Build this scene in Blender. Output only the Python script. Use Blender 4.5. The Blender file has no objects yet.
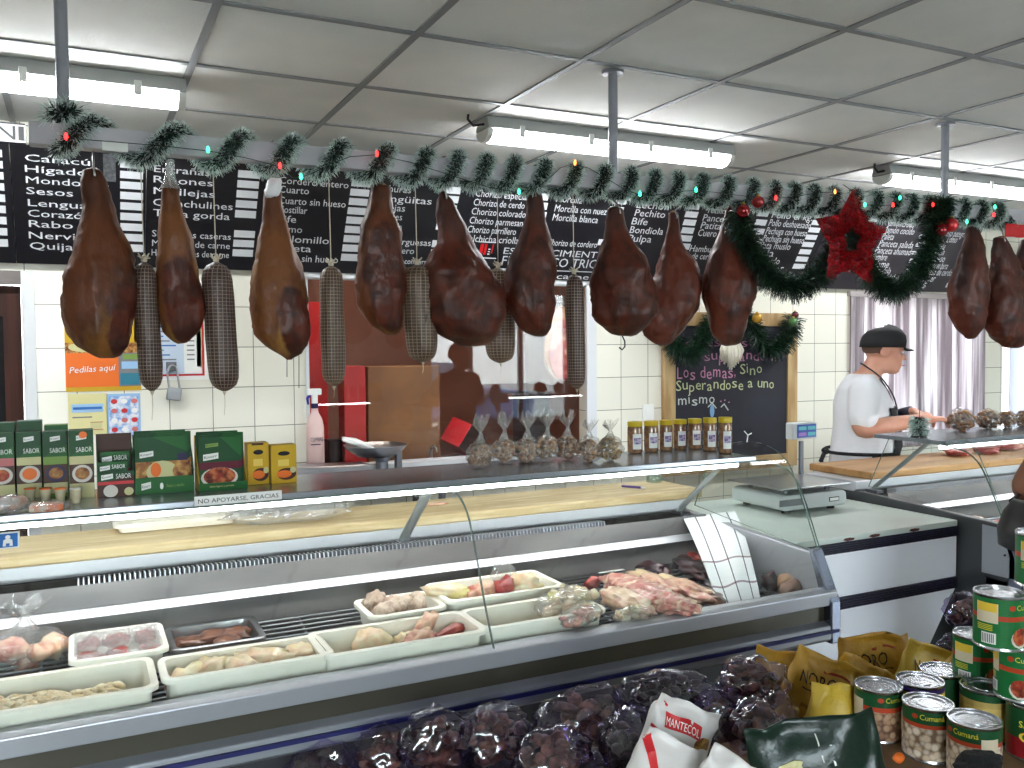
import bpy, bmesh, math, random
from mathutils import Vector, Matrix, noise as mnoise
random.seed(7)
SC = bpy.context.scene
COL = SC.collection
PI = math.pi

# ------------------------------------------------------------------ camera
F_PX, CX, CY, CAM_Z = 879.0, 512.0, 384.0, 1.62
_vx = Vector((2285 - CX, -(334 - CY), -F_PX)).normalized()
_vy = Vector((75 - CX, -(352 - CY), -F_PX))
_vy = (_vy - _vx * _vy.dot(_vx)).normalized()
_vz = _vx.cross(_vy)
ROT = Matrix((_vx, _vy, _vz))            # camera axes -> world axes
cam_data = bpy.data.cameras.new('camera')
cam = bpy.data.objects.new('camera', cam_data)
COL.objects.link(cam)
cam_data.sensor_width = 36.0
cam_data.lens = F_PX / 1024.0 * 36.0
cam_data.clip_start = 0.02
cam.matrix_world = Matrix.Translation((0, 0, CAM_Z)) @ ROT.to_4x4()
SC.camera = cam

def at(px, py, X=None, Y=None, Z=None, D=None):
    """World point seen at a pixel, on the given plane (or at the given depth D)."""
    d = ROT @ Vector((px - CX, -(py - CY), -F_PX))
    if Y is not None: t = Y / d.y
    elif X is not None: t = X / d.x
    elif Z is not None: t = (Z - CAM_Z) / d.z
    else: t = D / F_PX
    return Vector((0, 0, CAM_Z)) + d * t

# ------------------------------------------------------------------ materials
def lin(c):
    out = []
    for v in c[:3]:
        v = v / 255.0
        out.append(v / 12.92 if v <= 0.04045 else ((v + 0.055) / 1.055) ** 2.4)
    return (out[0], out[1], out[2], 1.0)

MATS = {}
def mat(name, c, rough=0.5, metal=0.0, c2=None, scale=6.0, detail=3.0, lo=0.4, hi=0.6,
        bump=None, spec=0.5, coat=0.0, c3=None, scale3=3.0, lo3=.5, hi3=.65, sss=0.0, sheen=0.0, stretch=None, alpha=None):
    if name in MATS: return MATS[name]
    m = bpy.data.materials.new(name); m.use_nodes = True
    nt = m.node_tree; b = nt.nodes['Principled BSDF']
    b.inputs['Roughness'].default_value = rough
    b.inputs['Metallic'].default_value = metal
    b.inputs['Specular IOR Level'].default_value = spec
    b.inputs['Coat Weight'].default_value = coat
    b.inputs['Sheen Weight'].default_value = sheen
    if sss:
        b.inputs['Subsurface Weight'].default_value = sss
        b.inputs['Subsurface Radius'].default_value = (.01, .004, .003)
    if alpha is not None: b.inputs['Alpha'].default_value = alpha
    b.inputs['Base Color'].default_value = lin(c)
    tc = nt.nodes.new('ShaderNodeTexCoord')
    src = tc.outputs['Object']
    if stretch:
        mp = nt.nodes.new('ShaderNodeMapping'); mp.inputs['Scale'].default_value = stretch
        nt.links.new(src, mp.inputs['Vector']); src = mp.outputs['Vector']
    col = None
    def layer(prev, cc, sc, l, h, det):
        n = nt.nodes.new('ShaderNodeTexNoise'); n.inputs['Scale'].default_value = sc; n.inputs['Detail'].default_value = det
        nt.links.new(src, n.inputs['Vector'])
        r = nt.nodes.new('ShaderNodeMapRange'); r.inputs['From Min'].default_value = l; r.inputs['From Max'].default_value = h
        nt.links.new(n.outputs['Fac'], r.inputs['Value'])
        mx = nt.nodes.new('ShaderNodeMix'); mx.data_type = 'RGBA'
        nt.links.new(r.outputs['Result'], mx.inputs['Factor'])
        if prev is None: mx.inputs['A'].default_value = lin(c)
        else: nt.links.new(prev, mx.inputs['A'])
        mx.inputs['B'].default_value = lin(cc)
        return mx.outputs['Result']
    if c2 is not None: col = layer(col, c2, scale, lo, hi, detail)
    if c3 is not None: col = layer(col, c3, scale3, lo3, hi3, detail)
    if col is not None: nt.links.new(col, b.inputs['Base Color'])
    if bump:
        n = nt.nodes.new('ShaderNodeTexNoise'); n.inputs['Scale'].default_value = bump[0]; n.inputs['Detail'].default_value = 4
        nt.links.new(src, n.inputs['Vector'])
        bp = nt.nodes.new('ShaderNodeBump'); bp.inputs['Strength'].default_value = bump[1]; bp.inputs['Distance'].default_value = 0.01
        nt.links.new(n.outputs['Fac'], bp.inputs['Height']); nt.links.new(bp.outputs['Normal'], b.inputs['Normal'])
    MATS[name] = m
    return m

def emit(name, c, s):
    if name in MATS: return MATS[name]
    m = bpy.data.materials.new(name); m.use_nodes = True
    nt = m.node_tree; nt.nodes.clear()
    e = nt.nodes.new('ShaderNodeEmission'); e.inputs['Color'].default_value = lin(c); e.inputs['Strength'].default_value = s
    o = nt.nodes.new('ShaderNodeOutputMaterial'); nt.links.new(e.outputs[0], o.inputs['Surface'])
    MATS[name] = m
    return m

def film(name, tint=(252, 253, 254), gloss=0.12, rough=0.08, bump=None, fres=1.5, white=0.0):
    """thin clear sheet: transparent + a fresnel gloss (+ a little milky white)"""
    if name in MATS: return MATS[name]
    m = bpy.data.materials.new(name); m.use_nodes = True
    nt = m.node_tree; nt.nodes.clear()
    tr = nt.nodes.new('ShaderNodeBsdfTransparent'); tr.inputs['Color'].default_value = lin(tint)
    gl = nt.nodes.new('ShaderNodeBsdfGlossy'); gl.inputs['Roughness'].default_value = rough
    lw = nt.nodes.new('ShaderNodeLayerWeight'); lw.inputs['Blend'].default_value = .5
    pw = nt.nodes.new('ShaderNodeMath'); pw.operation = 'POWER'; pw.inputs[1].default_value = 5.0
    nt.links.new(lw.outputs['Facing'], pw.inputs[0])
    f0 = ((fres - 1) / (fres + 1)) ** 2 + gloss
    ad = nt.nodes.new('ShaderNodeMath'); ad.operation = 'MULTIPLY_ADD'; ad.use_clamp = True
    ad.inputs[1].default_value = (1 - f0) * .8; ad.inputs[2].default_value = f0
    nt.links.new(pw.outputs[0], ad.inputs[0])
    mx = nt.nodes.new('ShaderNodeMixShader')
    base = tr.outputs[0]
    if white > 0:
        df = nt.nodes.new('ShaderNodeBsdfDiffuse'); df.inputs['Color'].default_value = lin((235, 235, 232))
        m2 = nt.nodes.new('ShaderNodeMixShader'); m2.inputs['Fac'].default_value = white
        nt.links.new(tr.outputs[0], m2.inputs[1]); nt.links.new(df.outputs[0], m2.inputs[2]); base = m2.outputs[0]
    nt.links.new(ad.outputs[0], mx.inputs['Fac'])
    nt.links.new(base, mx.inputs[1]); nt.links.new(gl.outputs[0], mx.inputs[2])
    if bump:
        tc = nt.nodes.new('ShaderNodeTexCoord')
        n = nt.nodes.new('ShaderNodeTexNoise'); n.inputs['Scale'].default_value = bump[0]; n.inputs['Detail'].default_value = 3
        nt.links.new(tc.outputs['Object'], n.inputs['Vector'])
        bp = nt.nodes.new('ShaderNodeBump'); bp.inputs['Strength'].default_value = bump[1]; bp.inputs['Distance'].default_value = 0.02
        nt.links.new(n.outputs['Fac'], bp.inputs['Height']); nt.links.new(bp.outputs['Normal'], gl.inputs['Normal'])
    o = nt.nodes.new('ShaderNodeOutputMaterial'); nt.links.new(mx.outputs[0], o.inputs['Surface'])
    MATS[name] = m
    return m

def pebbles(name, c, gap, scale, rough=.4, c2=None, w=.12):
    """close-packed rounded pieces (printed mushrooms, beans): light lumps with dark gaps"""
    if name in MATS: return MATS[name]
    m = bpy.data.materials.new(name); m.use_nodes = True
    nt = m.node_tree; b = nt.nodes['Principled BSDF']; b.inputs['Roughness'].default_value = rough
    tc = nt.nodes.new('ShaderNodeTexCoord'); v2 = nt.nodes.new('ShaderNodeTexVoronoi'); v2.inputs['Scale'].default_value = scale
    nt.links.new(tc.outputs['Object'], v2.inputs['Vector'])
    r = nt.nodes.new('ShaderNodeMapRange'); r.inputs['From Min'].default_value = .75; r.inputs['From Max'].default_value = w
    nt.links.new(v2.outputs['Distance'], r.inputs['Value'])
    m0 = nt.nodes.new('ShaderNodeMix'); m0.data_type = 'RGBA'; m0.inputs['A'].default_value = lin(c); m0.inputs['B'].default_value = lin(c2 or c)
    nt.links.new(v2.outputs['Color'], m0.inputs['Factor'])
    mx = nt.nodes.new('ShaderNodeMix'); mx.data_type = 'RGBA'; mx.inputs['A'].default_value = lin(gap)
    nt.links.new(r.outputs['Result'], mx.inputs['Factor']); nt.links.new(m0.outputs['Result'], mx.inputs['B']); nt.links.new(mx.outputs['Result'], b.inputs['Base Color'])
    MATS[name] = m
    return m

# ------------------------------------------------------------------ mesh builder
ORG = {}        # world origin of each object, by name
_ico_cache = {}
def ico(sub):
    if sub not in _ico_cache:
        bm = bmesh.new(); bmesh.ops.create_icosphere(bm, subdivisions=sub, radius=1.0)
        _ico_cache[sub] = ([v.co.copy() for v in bm.verts], [[v.index for v in f.verts] for f in bm.faces])
        bm.free()
    return _ico_cache[sub]

class MB:
    def __init__(self): self.v = []; self.f = []; self.m = []; self.mats = []; self.uv = {}
    def mi(self, m):
        if m not in self.mats: self.mats.append(m)
        return self.mats.index(m)
    def add(self, vs, fs, m):
        b = len(self.v); k = self.mi(m)
        self.v.extend(Vector(v) for v in vs)
        for f in fs: self.f.append([b + i for i in f]); self.m.append(k)
        return b
    def box(self, x0, x1, y0, y1, z0, z1, m, mtx=None):
        vs = [Vector((x, y, z)) for z in (z0, z1) for y in (y0, y1) for x in (x0, x1)]
        if mtx: vs = [mtx @ v for v in vs]
        self.add(vs, [(0, 2, 3, 1), (4, 5, 7, 6), (0, 1, 5, 4), (2, 6, 7, 3), (0, 4, 6, 2), (1, 3, 7, 5)], m)
        return self
    def prism(self, prof, x0, x1, m):
        """profile [(y, z)] (counter-clockwise seen from +X) extruded along X"""
        n = len(prof)
        vs = [(x0, y, z) for y, z in prof] + [(x1, y, z) for y, z in prof]
        fs = [list(range(n))[::-1], list(range(n, 2 * n))]
        for i in range(n): j = (i + 1) % n; fs.append((i, j, n + j, n + i))
        self.add(vs, fs, m); return self
    def prism_y(self, prof, y0, y1, m, mtx=None):
        """profile [(x, z)] extruded along Y"""
        n = len(prof)
        vs = [Vector((x, y0, z)) for x, z in prof] + [Vector((x, y1, z)) for x, z in prof]
        if mtx: vs = [mtx @ v for v in vs]
        fs = [list(range(n)), list(range(n, 2 * n))[::-1]]
        for i in range(n): j = (i + 1) % n; fs.append((j, i, n + i, n + j))
        self.add(vs, fs, m); return self
    def loft(self, rings, m, cap=True, closed=True, uvs=None):
        n = len(rings[0]); b = len(self.v)
        vs = [p for r in rings for p in r]; fs = []
        for a in range(len(rings) - 1):
            for i in range(n if closed else n - 1):
                j = (i + 1) % n
                fs.append((a * n + i, a * n + j, (a + 1) * n + j, (a + 1) * n + i))
        if cap and closed:
            fs.append(list(range(n))[::-1]); fs.append([(len(rings) - 1) * n + i for i in range(n)])
        self.add(vs, fs, m); return self
    def tube(self, path, r, m, n=8, closed=False, cap=True):
        path = [Vector(p) for p in path]; k = len(path)
        rs = r if isinstance(r, list) else [r] * k
        up = None; rings = []
        for i, p in enumerate(path):
            if closed: t = path[(i + 1) % k] - path[i - 1]
            else: t = path[min(i + 1, k - 1)] - path[max(i - 1, 0)]
            if t.length < 1e-9: t = Vector((0, 0, 1))
            t.normalize()
            if up is None:
                up = Vector((0, 0, 1)) if abs(t.z) < .9 else Vector((1, 0, 0))
            a = (up - t * up.dot(t))
            if a.length < 1e-6: a = t.orthogonal()
            a.normalize(); c = t.cross(a); up = a
            rr = rs[i]; ra, rc = rr if isinstance(rr, tuple) else (rr, rr)
            rings.append([p + a * ra * math.cos(2 * PI * q / n) + c * rc * math.sin(2 * PI * q / n) for q in range(n)])
        if closed: rings.append(rings[0])
        self.loft(rings, m, cap=cap and not closed); return self
    def lathe(self, prof, c, m, n=20, sx=1.0, sy=1.0, axis=None, cap=True, mats=None):
        """prof [(r, z)]; mats optional per segment"""
        c = Vector(c)
        q = axis.to_track_quat('Z', 'Y') if axis is not None else None
        rings = []
        for r, z in prof:
            ring = []
            for i in range(n):
                a = 2 * PI * i / n
                p = Vector((r * sx * math.cos(a), r * sy * math.sin(a), z))
                if q: p = q @ p
                ring.append(c + p)
            rings.append(ring)
        if mats is None: self.loft(rings, m, cap=cap)
        else:
            for i in range(len(rings) - 1): self.loft([rings[i], rings[i + 1]], mats[i], cap=False)
            if cap:
                self.add(rings[0], [list(range(n))[::-1]], mats[0]); self.add(rings[-1], [list(range(n))], mats[-1])
        return self
    def lump(self, c, size, m, seed=0, sub=3, amp=.25, freq=1.6, rot=None, flat=None):
        vs, fs = ico(sub); out = []
        s = Vector(size); off = Vector((seed * 3.1, seed * 1.7, seed * 2.3))
        for v in vs:
            k = 1 + amp * mnoise.noise(v * freq + off) + amp * .5 * mnoise.noise(v * freq * 2.3 + off)
            p = Vector((v.x * s.x, v.y * s.y, v.z * s.z)) * k
            if flat is not None and p.z < flat * s.z: p.z = flat * s.z
            if rot: p = rot @ p
            out.append(Vector(c) + p)
        self.add(out, fs, m); return self
    def ell(self, c, size, m, sub=3, rot=None):
        vs, fs = ico(sub); s = Vector(size); out = []
        for v in vs:
            p = Vector((v.x * s.x, v.y * s.y, v.z * s.z))
            if rot: p = rot @ p
            out.append(Vector(c) + p)
        self.add(out, fs, m); return self
    def build(self, name, parent=None, loc=None, smooth=False, bevel=0, sub=0, auto=None, rot=None):
        if parent is not None: o0 = ORG[parent.name]
        elif loc is not None: o0 = Vector(loc)
        else:
            lo = Vector((min(v.x for v in self.v), min(v.y for v in self.v), min(v.z for v in self.v)))
            hi = Vector((max(v.x for v in self.v), max(v.y for v in self.v), max(v.z for v in self.v)))
            o0 = Vector(((lo.x + hi.x) / 2, (lo.y + hi.y) / 2, lo.z))
        me = bpy.data.meshes.new(name)
        me.from_pydata([tuple(v - o0) for v in self.v], [], self.f)
        for m in self.mats: me.materials.append(m)
        me.polygons.foreach_set('material_index', self.m)
        if smooth: me.polygons.foreach_set('use_smooth', [True] * len(me.polygons))
        me.update()
        o = bpy.data.objects.new(name, me); COL.objects.link(o)
        if parent is not None: o.parent = parent
        else: o.location = o0
        ORG[o.name] = o0
        if auto is not None: me.set_sharp_from_angle(angle=math.radians(auto))
        if bevel:
            md = o.modifiers.new('bevel', 'BEVEL'); md.width = bevel; md.segments = 2; md.limit_method = 'ANGLE'
        if sub:
            md = o.modifiers.new('subd', 'SUBSURF'); md.levels = sub; md.render_levels = sub
        return o

def bake(o):
    """apply the modifiers"""
    dg = bpy.context.evaluated_depsgraph_get(); dg.update()
    me = bpy.data.meshes.new_from_object(o.evaluated_get(dg))
    o.modifiers.clear(); o.data = me
    return o

def thing(name, label, cat, loc, group=None):
    o = bpy.data.objects.new(name, None); COL.objects.link(o)
    o.location = loc; o.empty_display_size = .05
    ORG[o.name] = Vector(loc)
    o['label'] = label; o['category'] = cat
    if group: o['group'] = group
    return o
def tag(o, label, cat, group=None, kind=None):
    o['label'] = label; o['category'] = cat
    if group: o['group'] = group
    if kind: o['kind'] = kind
    return o
def structure(o): o['kind'] = 'structure'; return o
def children(o): return [c for c in bpy.data.objects if c.parent == o]
def copy_tree(o, loc=None, rotz=None, parent=None, label=None, group=None, scale=None):
    c = o.copy(); COL.objects.link(c)
    if parent is not None: c.parent = parent
    if loc is not None: c.location = loc
    if rotz is not None: c.rotation_euler = (0, 0, rotz)
    if scale is not None: c.scale = scale
    if label: c['label'] = label
    if group: c['group'] = group
    ORG[c.name] = Vector(loc) if loc is not None else ORG[o.name]
    for ch in children(o): copy_tree(ch, parent=c)
    return c

_text_cache = {}
def text_geo(s):
    if s in _text_cache: return _text_cache[s]
    cu = bpy.data.curves.new('t', 'FONT'); cu.body = s; cu.size = 1.0; cu.resolution_u = 2
    o = bpy.data.objects.new('t', cu); COL.objects.link(o)
    dg = bpy.context.evaluated_depsgraph_get(); dg.update()
    me = bpy.data.meshes.new_from_object(o.evaluated_get(dg))
    vs = [v.co.copy() for v in me.vertices]; fs = [list(p.vertices) for p in me.polygons]
    bpy.data.objects.remove(o); bpy.data.curves.remove(cu); bpy.data.meshes.remove(me)
    w = (min(v.x for v in vs), max(v.x for v in vs)) if vs else (0, 1)
    _text_cache[s] = (vs, fs, w)
    return _text_cache[s]

class Face:
    """drawing on a flat face: origin o, unit axes u and v; each mark lies a hair above the last layer"""
    def __init__(self, mb, o, u, v, eps=.0012):
        self.mb = mb; self.o = Vector(o); self.u = Vector(u).normalized(); self.v = Vector(v).normalized()
        self.n = self.u.cross(self.v); self.eps = eps
    def P(self, a, b, l): return self.o + self.u * a + self.v * b + self.n * (self.eps * l)
    def rect(self, a0, b0, a1, b1, m, l=1, sk=0.0):
        self.mb.add([self.P(a0, b0, l), self.P(a1, b0, l), self.P(a1 + sk, b1, l), self.P(a0 + sk, b1, l)], [(0, 1, 2, 3)], m)
    def poly(self, pts, m, l=1):
        self.mb.add([self.P(a, b, l) for a, b in pts], [list(range(len(pts)))], m)
    def ell(self, a, b, ra, rb, m, l=1, n=20):
        self.poly([(a + ra * math.cos(2 * PI * i / n), b + rb * math.sin(2 * PI * i / n)) for i in range(n)], m, l)
    def stroke(self, pts, w, m, l=1):
        for (a0, b0), (a1, b1) in zip(pts[:-1], pts[1:]):
            d = Vector((a1 - a0, b1 - b0)); 
            if d.length < 1e-9: continue
            d.normalize(); q = Vector((-d.y, d.x)) * w / 2; e = d * w * .3
            self.poly([(a0 - q.x - e.x, b0 - q.y - e.y), (a1 - q.x + e.x, b1 - q.y + e.y), (a1 + q.x + e.x, b1 + q.y + e.y), (a0 + q.x - e.x, b0 + q.y - e.y)], m, l)
    def text(self, s, a, b, h, m, l=2, width=None, align='L', rot=0.0, shear=0.0):
        vs, fs, w = text_geo(s)
        k = h / .72; kx = k
        if width: kx = width / (w[1] - w[0])
        tw = (w[1] - w[0]) * kx
        ox = a - w[0] * kx - (tw / 2 if align == 'C' else tw if align == 'R' else 0)
        cr, sr = math.cos(rot), math.sin(rot)
        out = []
        for p in vs:
            x = p.x * kx + p.y * k * shear + (ox - a); y = p.y * k
            out.append(self.P(a + x * cr - y * sr, b + x * sr + y * cr, l))
        self.mb.add(out, fs, m)
# ------------------------------------------------------------------ the room
CEIL = 2.62
WALL_Y = 4.40
RX0, RX1, RY0 = -2.6, 8.2, -2.2

def tile_material():
    m = bpy.data.materials.new('white_tiles'); m.use_nodes = True
    nt = m.node_tree; b = nt.nodes['Principled BSDF']
    tc = nt.nodes.new('ShaderNodeTexCoord'); sp = nt.nodes.new('ShaderNodeSeparateXYZ'); cb = nt.nodes.new('ShaderNodeCombineXYZ')
    nt.links.new(tc.outputs['Object'], sp.inputs[0])
    for s, d, off in (('X', 'X', .39 - 20 * .1937), ('Z', 'Y', 1.25 - 10 * .1937)):
        a = nt.nodes.new('ShaderNodeMath'); a.operation = 'SUBTRACT'; a.inputs[1].default_value = off
        nt.links.new(sp.outputs[s], a.inputs[0]); nt.links.new(a.outputs[0], cb.inputs[d])
    br = nt.nodes.new('ShaderNodeTexBrick'); br.offset = 0; br.squash = 1
    br.inputs['Scale'].default_value = 1; br.inputs['Brick Width'].default_value = .1937; br.inputs['Row Height'].default_value = .1937
    br.inputs['Mortar Size'].default_value = .0022; br.inputs['Mortar Smooth'].default_value = .3; br.inputs['Bias'].default_value = 0
    br.inputs['Color1'].default_value = lin((230, 227, 212)); br.inputs['Color2'].default_value = lin((223, 220, 206)); br.inputs['Mortar'].default_value = lin((120, 120, 108))
    nt.links.new(cb.outputs[0], br.inputs['Vector']); nt.links.new(br.outputs['Color'], b.inputs['Base Color'])
    bp = nt.nodes.new('ShaderNodeBump'); bp.inputs['Strength'].default_value = .3; bp.inputs['Distance'].default_value = .002; bp.invert = True
    nt.links.new(br.outputs['Fac'], bp.inputs['Height']); nt.links.new(bp.outputs['Normal'], b.inputs['Normal'])
    b.inputs['Roughness'].default_value = .22
    return m
M_TILE = tile_material()
M_PLASTER = mat('painted_plaster', (214, 212, 204), .8, c2=(205, 203, 196), scale=2)
M_CEIL = mat('ceiling_panel', (228, 228, 225), .85, c2=(220, 221, 219), scale=3, bump=(90, .12))
M_TBAR = mat('ceiling_bar', (128, 130, 132), .5)
M_FLOOR = mat('floor_tile', (150, 144, 136), .4, c2=(136, 130, 122), scale=5)
M_ALU = mat('white_aluminium', (206, 208, 210), .4)
M_WHITE = mat('white_plastic', (235, 235, 230), .35)
M_STEEL = mat('stainless_steel', (176, 178, 182), .3, metal=1.0, c2=(160, 162, 166), scale=14, stretch=(.1, 1, 1))
M_STEEL_D = mat('dull_steel', (120, 122, 128), .42, metal=1.0)
M_BLACK = mat('black_plastic', (18, 18, 20), .45)
M_DARK = mat('dark_metal', (38, 37, 36), .35, metal=.6)

def wall_y(name, y0, y1, x0, x1, z0, z1, holes, m):
    """wall slab in the XZ plane with rectangular openings (x0, x1, z0, z1)"""
    xs = sorted({x0, x1, *[h[0] for h in holes], *[h[1] for h in holes]})
    mb = MB()
    for a, b in zip(xs[:-1], xs[1:]):
        cuts = sorted((h[2], h[3]) for h in holes if h[0] <= a + 1e-6 and h[1] >= b - 1e-6)
        z = z0
        for c0, c1 in cuts:
            if c0 > z + 1e-6: mb.box(a, b, y0, y1, z, c0, m)
            z = c1
        if z1 > z + 1e-6: mb.box(a, b, y0, y1, z, z1, m)
    return structure(mb.build(name, loc=(0, 0, 0)))

SW = (1.03, 2.69, 1.02, 1.99)        # serving window
CWN = (4.785, 6.19, .88, 1.965)      # curtained window
RWN = (6.42, 7.7, .88, 1.965)
DR = (-1.05, -.155, 0.0, 1.975)
wall_y('wall_back', WALL_Y, WALL_Y + .12, RX0, RX1, 0, CEIL, [SW, CWN, RWN, DR], M_TILE)
wall_y('wall_front', RY0 - .15, RY0, RX0, RX1, 0, CEIL, [(-1.6, .4, .7, 2.35), (3.3, 6.4, .25, 2.45)], M_PLASTER)
structure(MB().box(RX0 - .12, RX0, RY0, WALL_Y + .12, 0, CEIL, M_PLASTER).build('wall_left', loc=(0, 0, 0)))
structure(MB().box(RX1, RX1 + .12, RY0, WALL_Y + .12, 0, CEIL, M_PLASTER).build('wall_right', loc=(0, 0, 0)))
structure(MB().box(RX0 - .1, RX1 + .1, RY0 - .1, 7.0, -.1, 0, M_FLOOR).build('floor', loc=(0, 0, 0)))
structure(MB().box(RX0 - .1, RX1 + .1, RY0 - .1, WALL_Y + .1, CEIL, CEIL + .08, M_CEIL).build('ceiling', loc=(0, 0, 0)))
# suspended ceiling bars
mb = MB()
x = .39 - .605 * 5
while x < RX1:
    if x > RX0: mb.box(x - .0125, x + .0125, RY0, WALL_Y, CEIL - .006, CEIL + .01, M_TBAR)
    x += .605
y = 3.27 - .61 * 8
while y < WALL_Y:
    if y > RY0: mb.box(RX0, RX1, y - .0125, y + .0125, CEIL - .0055, CEIL + .01, M_TBAR)
    y += .61
structure(mb.build('trim_1', loc=(0, 0, 0)))

structure(MB().box(1.75, 3.6, -.65, -.5, 0, 1.95, M_PLASTER).build('added_daylight_blocker', loc=(0, 0, 0)))  # unseen half wall added to keep daylight off the foreground goods
# shopfront behind the camera: glazing bars and panes
def glazing(name, x0, x1, z0, z1, y0, y1, ncol, bar, mf, mg, nrow=1):
    mb = MB()
    for i in range(ncol + 1):
        x = x0 + (x1 - x0) * i / ncol
        xa, xb = (x, x + bar) if i == 0 else (x - bar, x) if i == ncol else (x - bar / 2, x + bar / 2)
        mb.box(xa, xb, y0, y1, z0, z1, mf)
    for j in range(nrow + 1):
        z = z0 + (z1 - z0) * j / nrow
        za, zb = (z, z + bar) if j == 0 else (z - bar, z) if j == nrow else (z - bar / 2, z + bar / 2)
        mb.box(x0 + bar * .5, x1 - bar * .5, y0 + .001, y1 - .001, za, zb, mf)
    w = structure(mb.build(name, loc=(0, 0, 0)))
    ym = (y0 + y1) / 2
    p = MB().box(x0 + bar * .3, x1 - bar * .3, ym - .003, ym + .003, z0 + bar * .3, z1 - bar * .3, mg).build('pane', parent=w)
    return w
M_GLASS = film('window_glass', (246, 250, 248), gloss=0.02, rough=.01)
M_GLASS_R = film('reflective_glass', (252, 252, 252), gloss=0.0, rough=.012, fres=1.42)
glazing('window_1', 3.3, 6.4, .25, 2.45, RY0 - .1, RY0 - .05, 4, .07, M_ALU, M_GLASS)
glazing('window_2', -1.6, .4, .7, 2.35, RY0 - .1, RY0 - .05, 2, .06, M_ALU, M_GLASS)
# serving window in the back wall
glazing('window_3', SW[0], SW[1], SW[2], SW[3], WALL_Y - .012, WALL_Y + .012, 1, .016, M_ALU, M_GLASS_R)
structure(MB().box(SW[1] - .035, SW[1] + .03, WALL_Y - .03, WALL_Y - .0125, SW[2], SW[3], M_ALU).build('trim_6', loc=(0, 0, 0)))
structure(MB().box(SW[0] - .03, SW[1] + .03, WALL_Y - .09, WALL_Y - .016, SW[2] - .022, SW[2] + .012, M_ALU).build('trim_2', loc=(0, 0, 0)))
glazing('window_4', CWN[0], CWN[1], CWN[2], CWN[3], WALL_Y + .03, WALL_Y + .08, 2, .05, mat('brown_window_frame', (120, 100, 96), .4), M_GLASS)
glazing('window_5', RWN[0], RWN[1], RWN[2], RWN[3], WALL_Y + .03, WALL_Y + .08, 2, .04, mat('grey_frame', (150, 150, 150), .4), M_GLASS)
# curtain rail lintel above the curtained window
structure(MB().box(CWN[0] - .03, CWN[1] + .03, WALL_Y - .03, WALL_Y - .002, CWN[3] - .005, CWN[3] + .03, mat('lintel_grey', (150, 142, 140), .5)).build('trim_3', loc=(0, 0, 0)))
structure(MB().box(SW[0] - .03, SW[1] + .03, WALL_Y - .03, WALL_Y - .017, SW[3] - .01, SW[3] + .035, M_ALU).build('trim_4', loc=(0, 0, 0)))

# curtain: pleated sheet
def curtain(name, x0, x1, z0, z1, y, amp, pitch, m, label):
    mb = MB(); n = int((x1 - x0) / .008); rows = 10; rings = []
    for j in range(rows + 1):
        t = j / rows; z = z0 + (z1 - z0) * t; r = []
        for i in range(n + 1):
            x = x0 + (x1 - x0) * i / n
            ph = 2 * PI * x / pitch + 1.6 * mnoise.noise(Vector((x * 3.1, 0, 0))) + .5 * mnoise.noise(Vector((x * 4, z * 1.5, 2)))
            a = amp * (.5 + .8 * abs(mnoise.noise(Vector((x * 2.2, 5, z * .4)))) ) * (1.15 - .3 * t)
            r.append(Vector((x, y + a * math.sin(ph), z)))
        rings.append(r)
    mb.loft(rings, m, cap=False, closed=False)
    o = mb.build(name, smooth=True)
    md = o.modifiers.new('thick', 'SOLIDIFY'); md.thickness = .0015
    return tag(o, label, 'curtain')
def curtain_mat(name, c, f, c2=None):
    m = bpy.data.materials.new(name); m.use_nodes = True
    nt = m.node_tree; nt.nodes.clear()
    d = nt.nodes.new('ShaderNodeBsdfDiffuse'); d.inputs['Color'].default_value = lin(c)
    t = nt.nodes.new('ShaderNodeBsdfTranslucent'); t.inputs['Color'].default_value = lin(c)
    if c2:      # vertical streaks painted in for the shade of the folds
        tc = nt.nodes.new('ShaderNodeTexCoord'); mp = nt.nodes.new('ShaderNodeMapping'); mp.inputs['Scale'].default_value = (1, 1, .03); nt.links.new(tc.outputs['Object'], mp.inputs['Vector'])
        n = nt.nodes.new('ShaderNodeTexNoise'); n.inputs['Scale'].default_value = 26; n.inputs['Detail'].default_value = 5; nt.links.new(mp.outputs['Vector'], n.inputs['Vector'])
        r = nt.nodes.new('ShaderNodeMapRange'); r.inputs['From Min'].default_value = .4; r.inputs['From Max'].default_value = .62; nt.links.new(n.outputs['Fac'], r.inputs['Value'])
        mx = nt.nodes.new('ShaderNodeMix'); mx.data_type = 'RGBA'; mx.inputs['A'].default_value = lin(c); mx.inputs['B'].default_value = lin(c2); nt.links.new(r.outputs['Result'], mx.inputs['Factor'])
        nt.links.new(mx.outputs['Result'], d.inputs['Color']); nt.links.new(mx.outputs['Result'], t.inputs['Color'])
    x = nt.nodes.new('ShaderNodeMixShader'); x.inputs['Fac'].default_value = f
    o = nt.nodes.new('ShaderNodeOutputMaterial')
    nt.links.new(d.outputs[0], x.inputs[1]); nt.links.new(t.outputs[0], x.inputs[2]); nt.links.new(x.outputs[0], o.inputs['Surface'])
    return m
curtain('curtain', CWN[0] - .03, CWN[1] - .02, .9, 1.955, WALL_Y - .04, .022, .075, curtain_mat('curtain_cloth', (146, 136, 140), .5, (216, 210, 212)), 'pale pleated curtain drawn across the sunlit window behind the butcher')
curtain('blind', RWN[0] + .03, RWN[1] - .03, .9, 1.955, WALL_Y - .03, .004, .3, curtain_mat('blind_cloth', (184, 184, 190), .6), 'plain white blind over the bright window at the far right')

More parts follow.
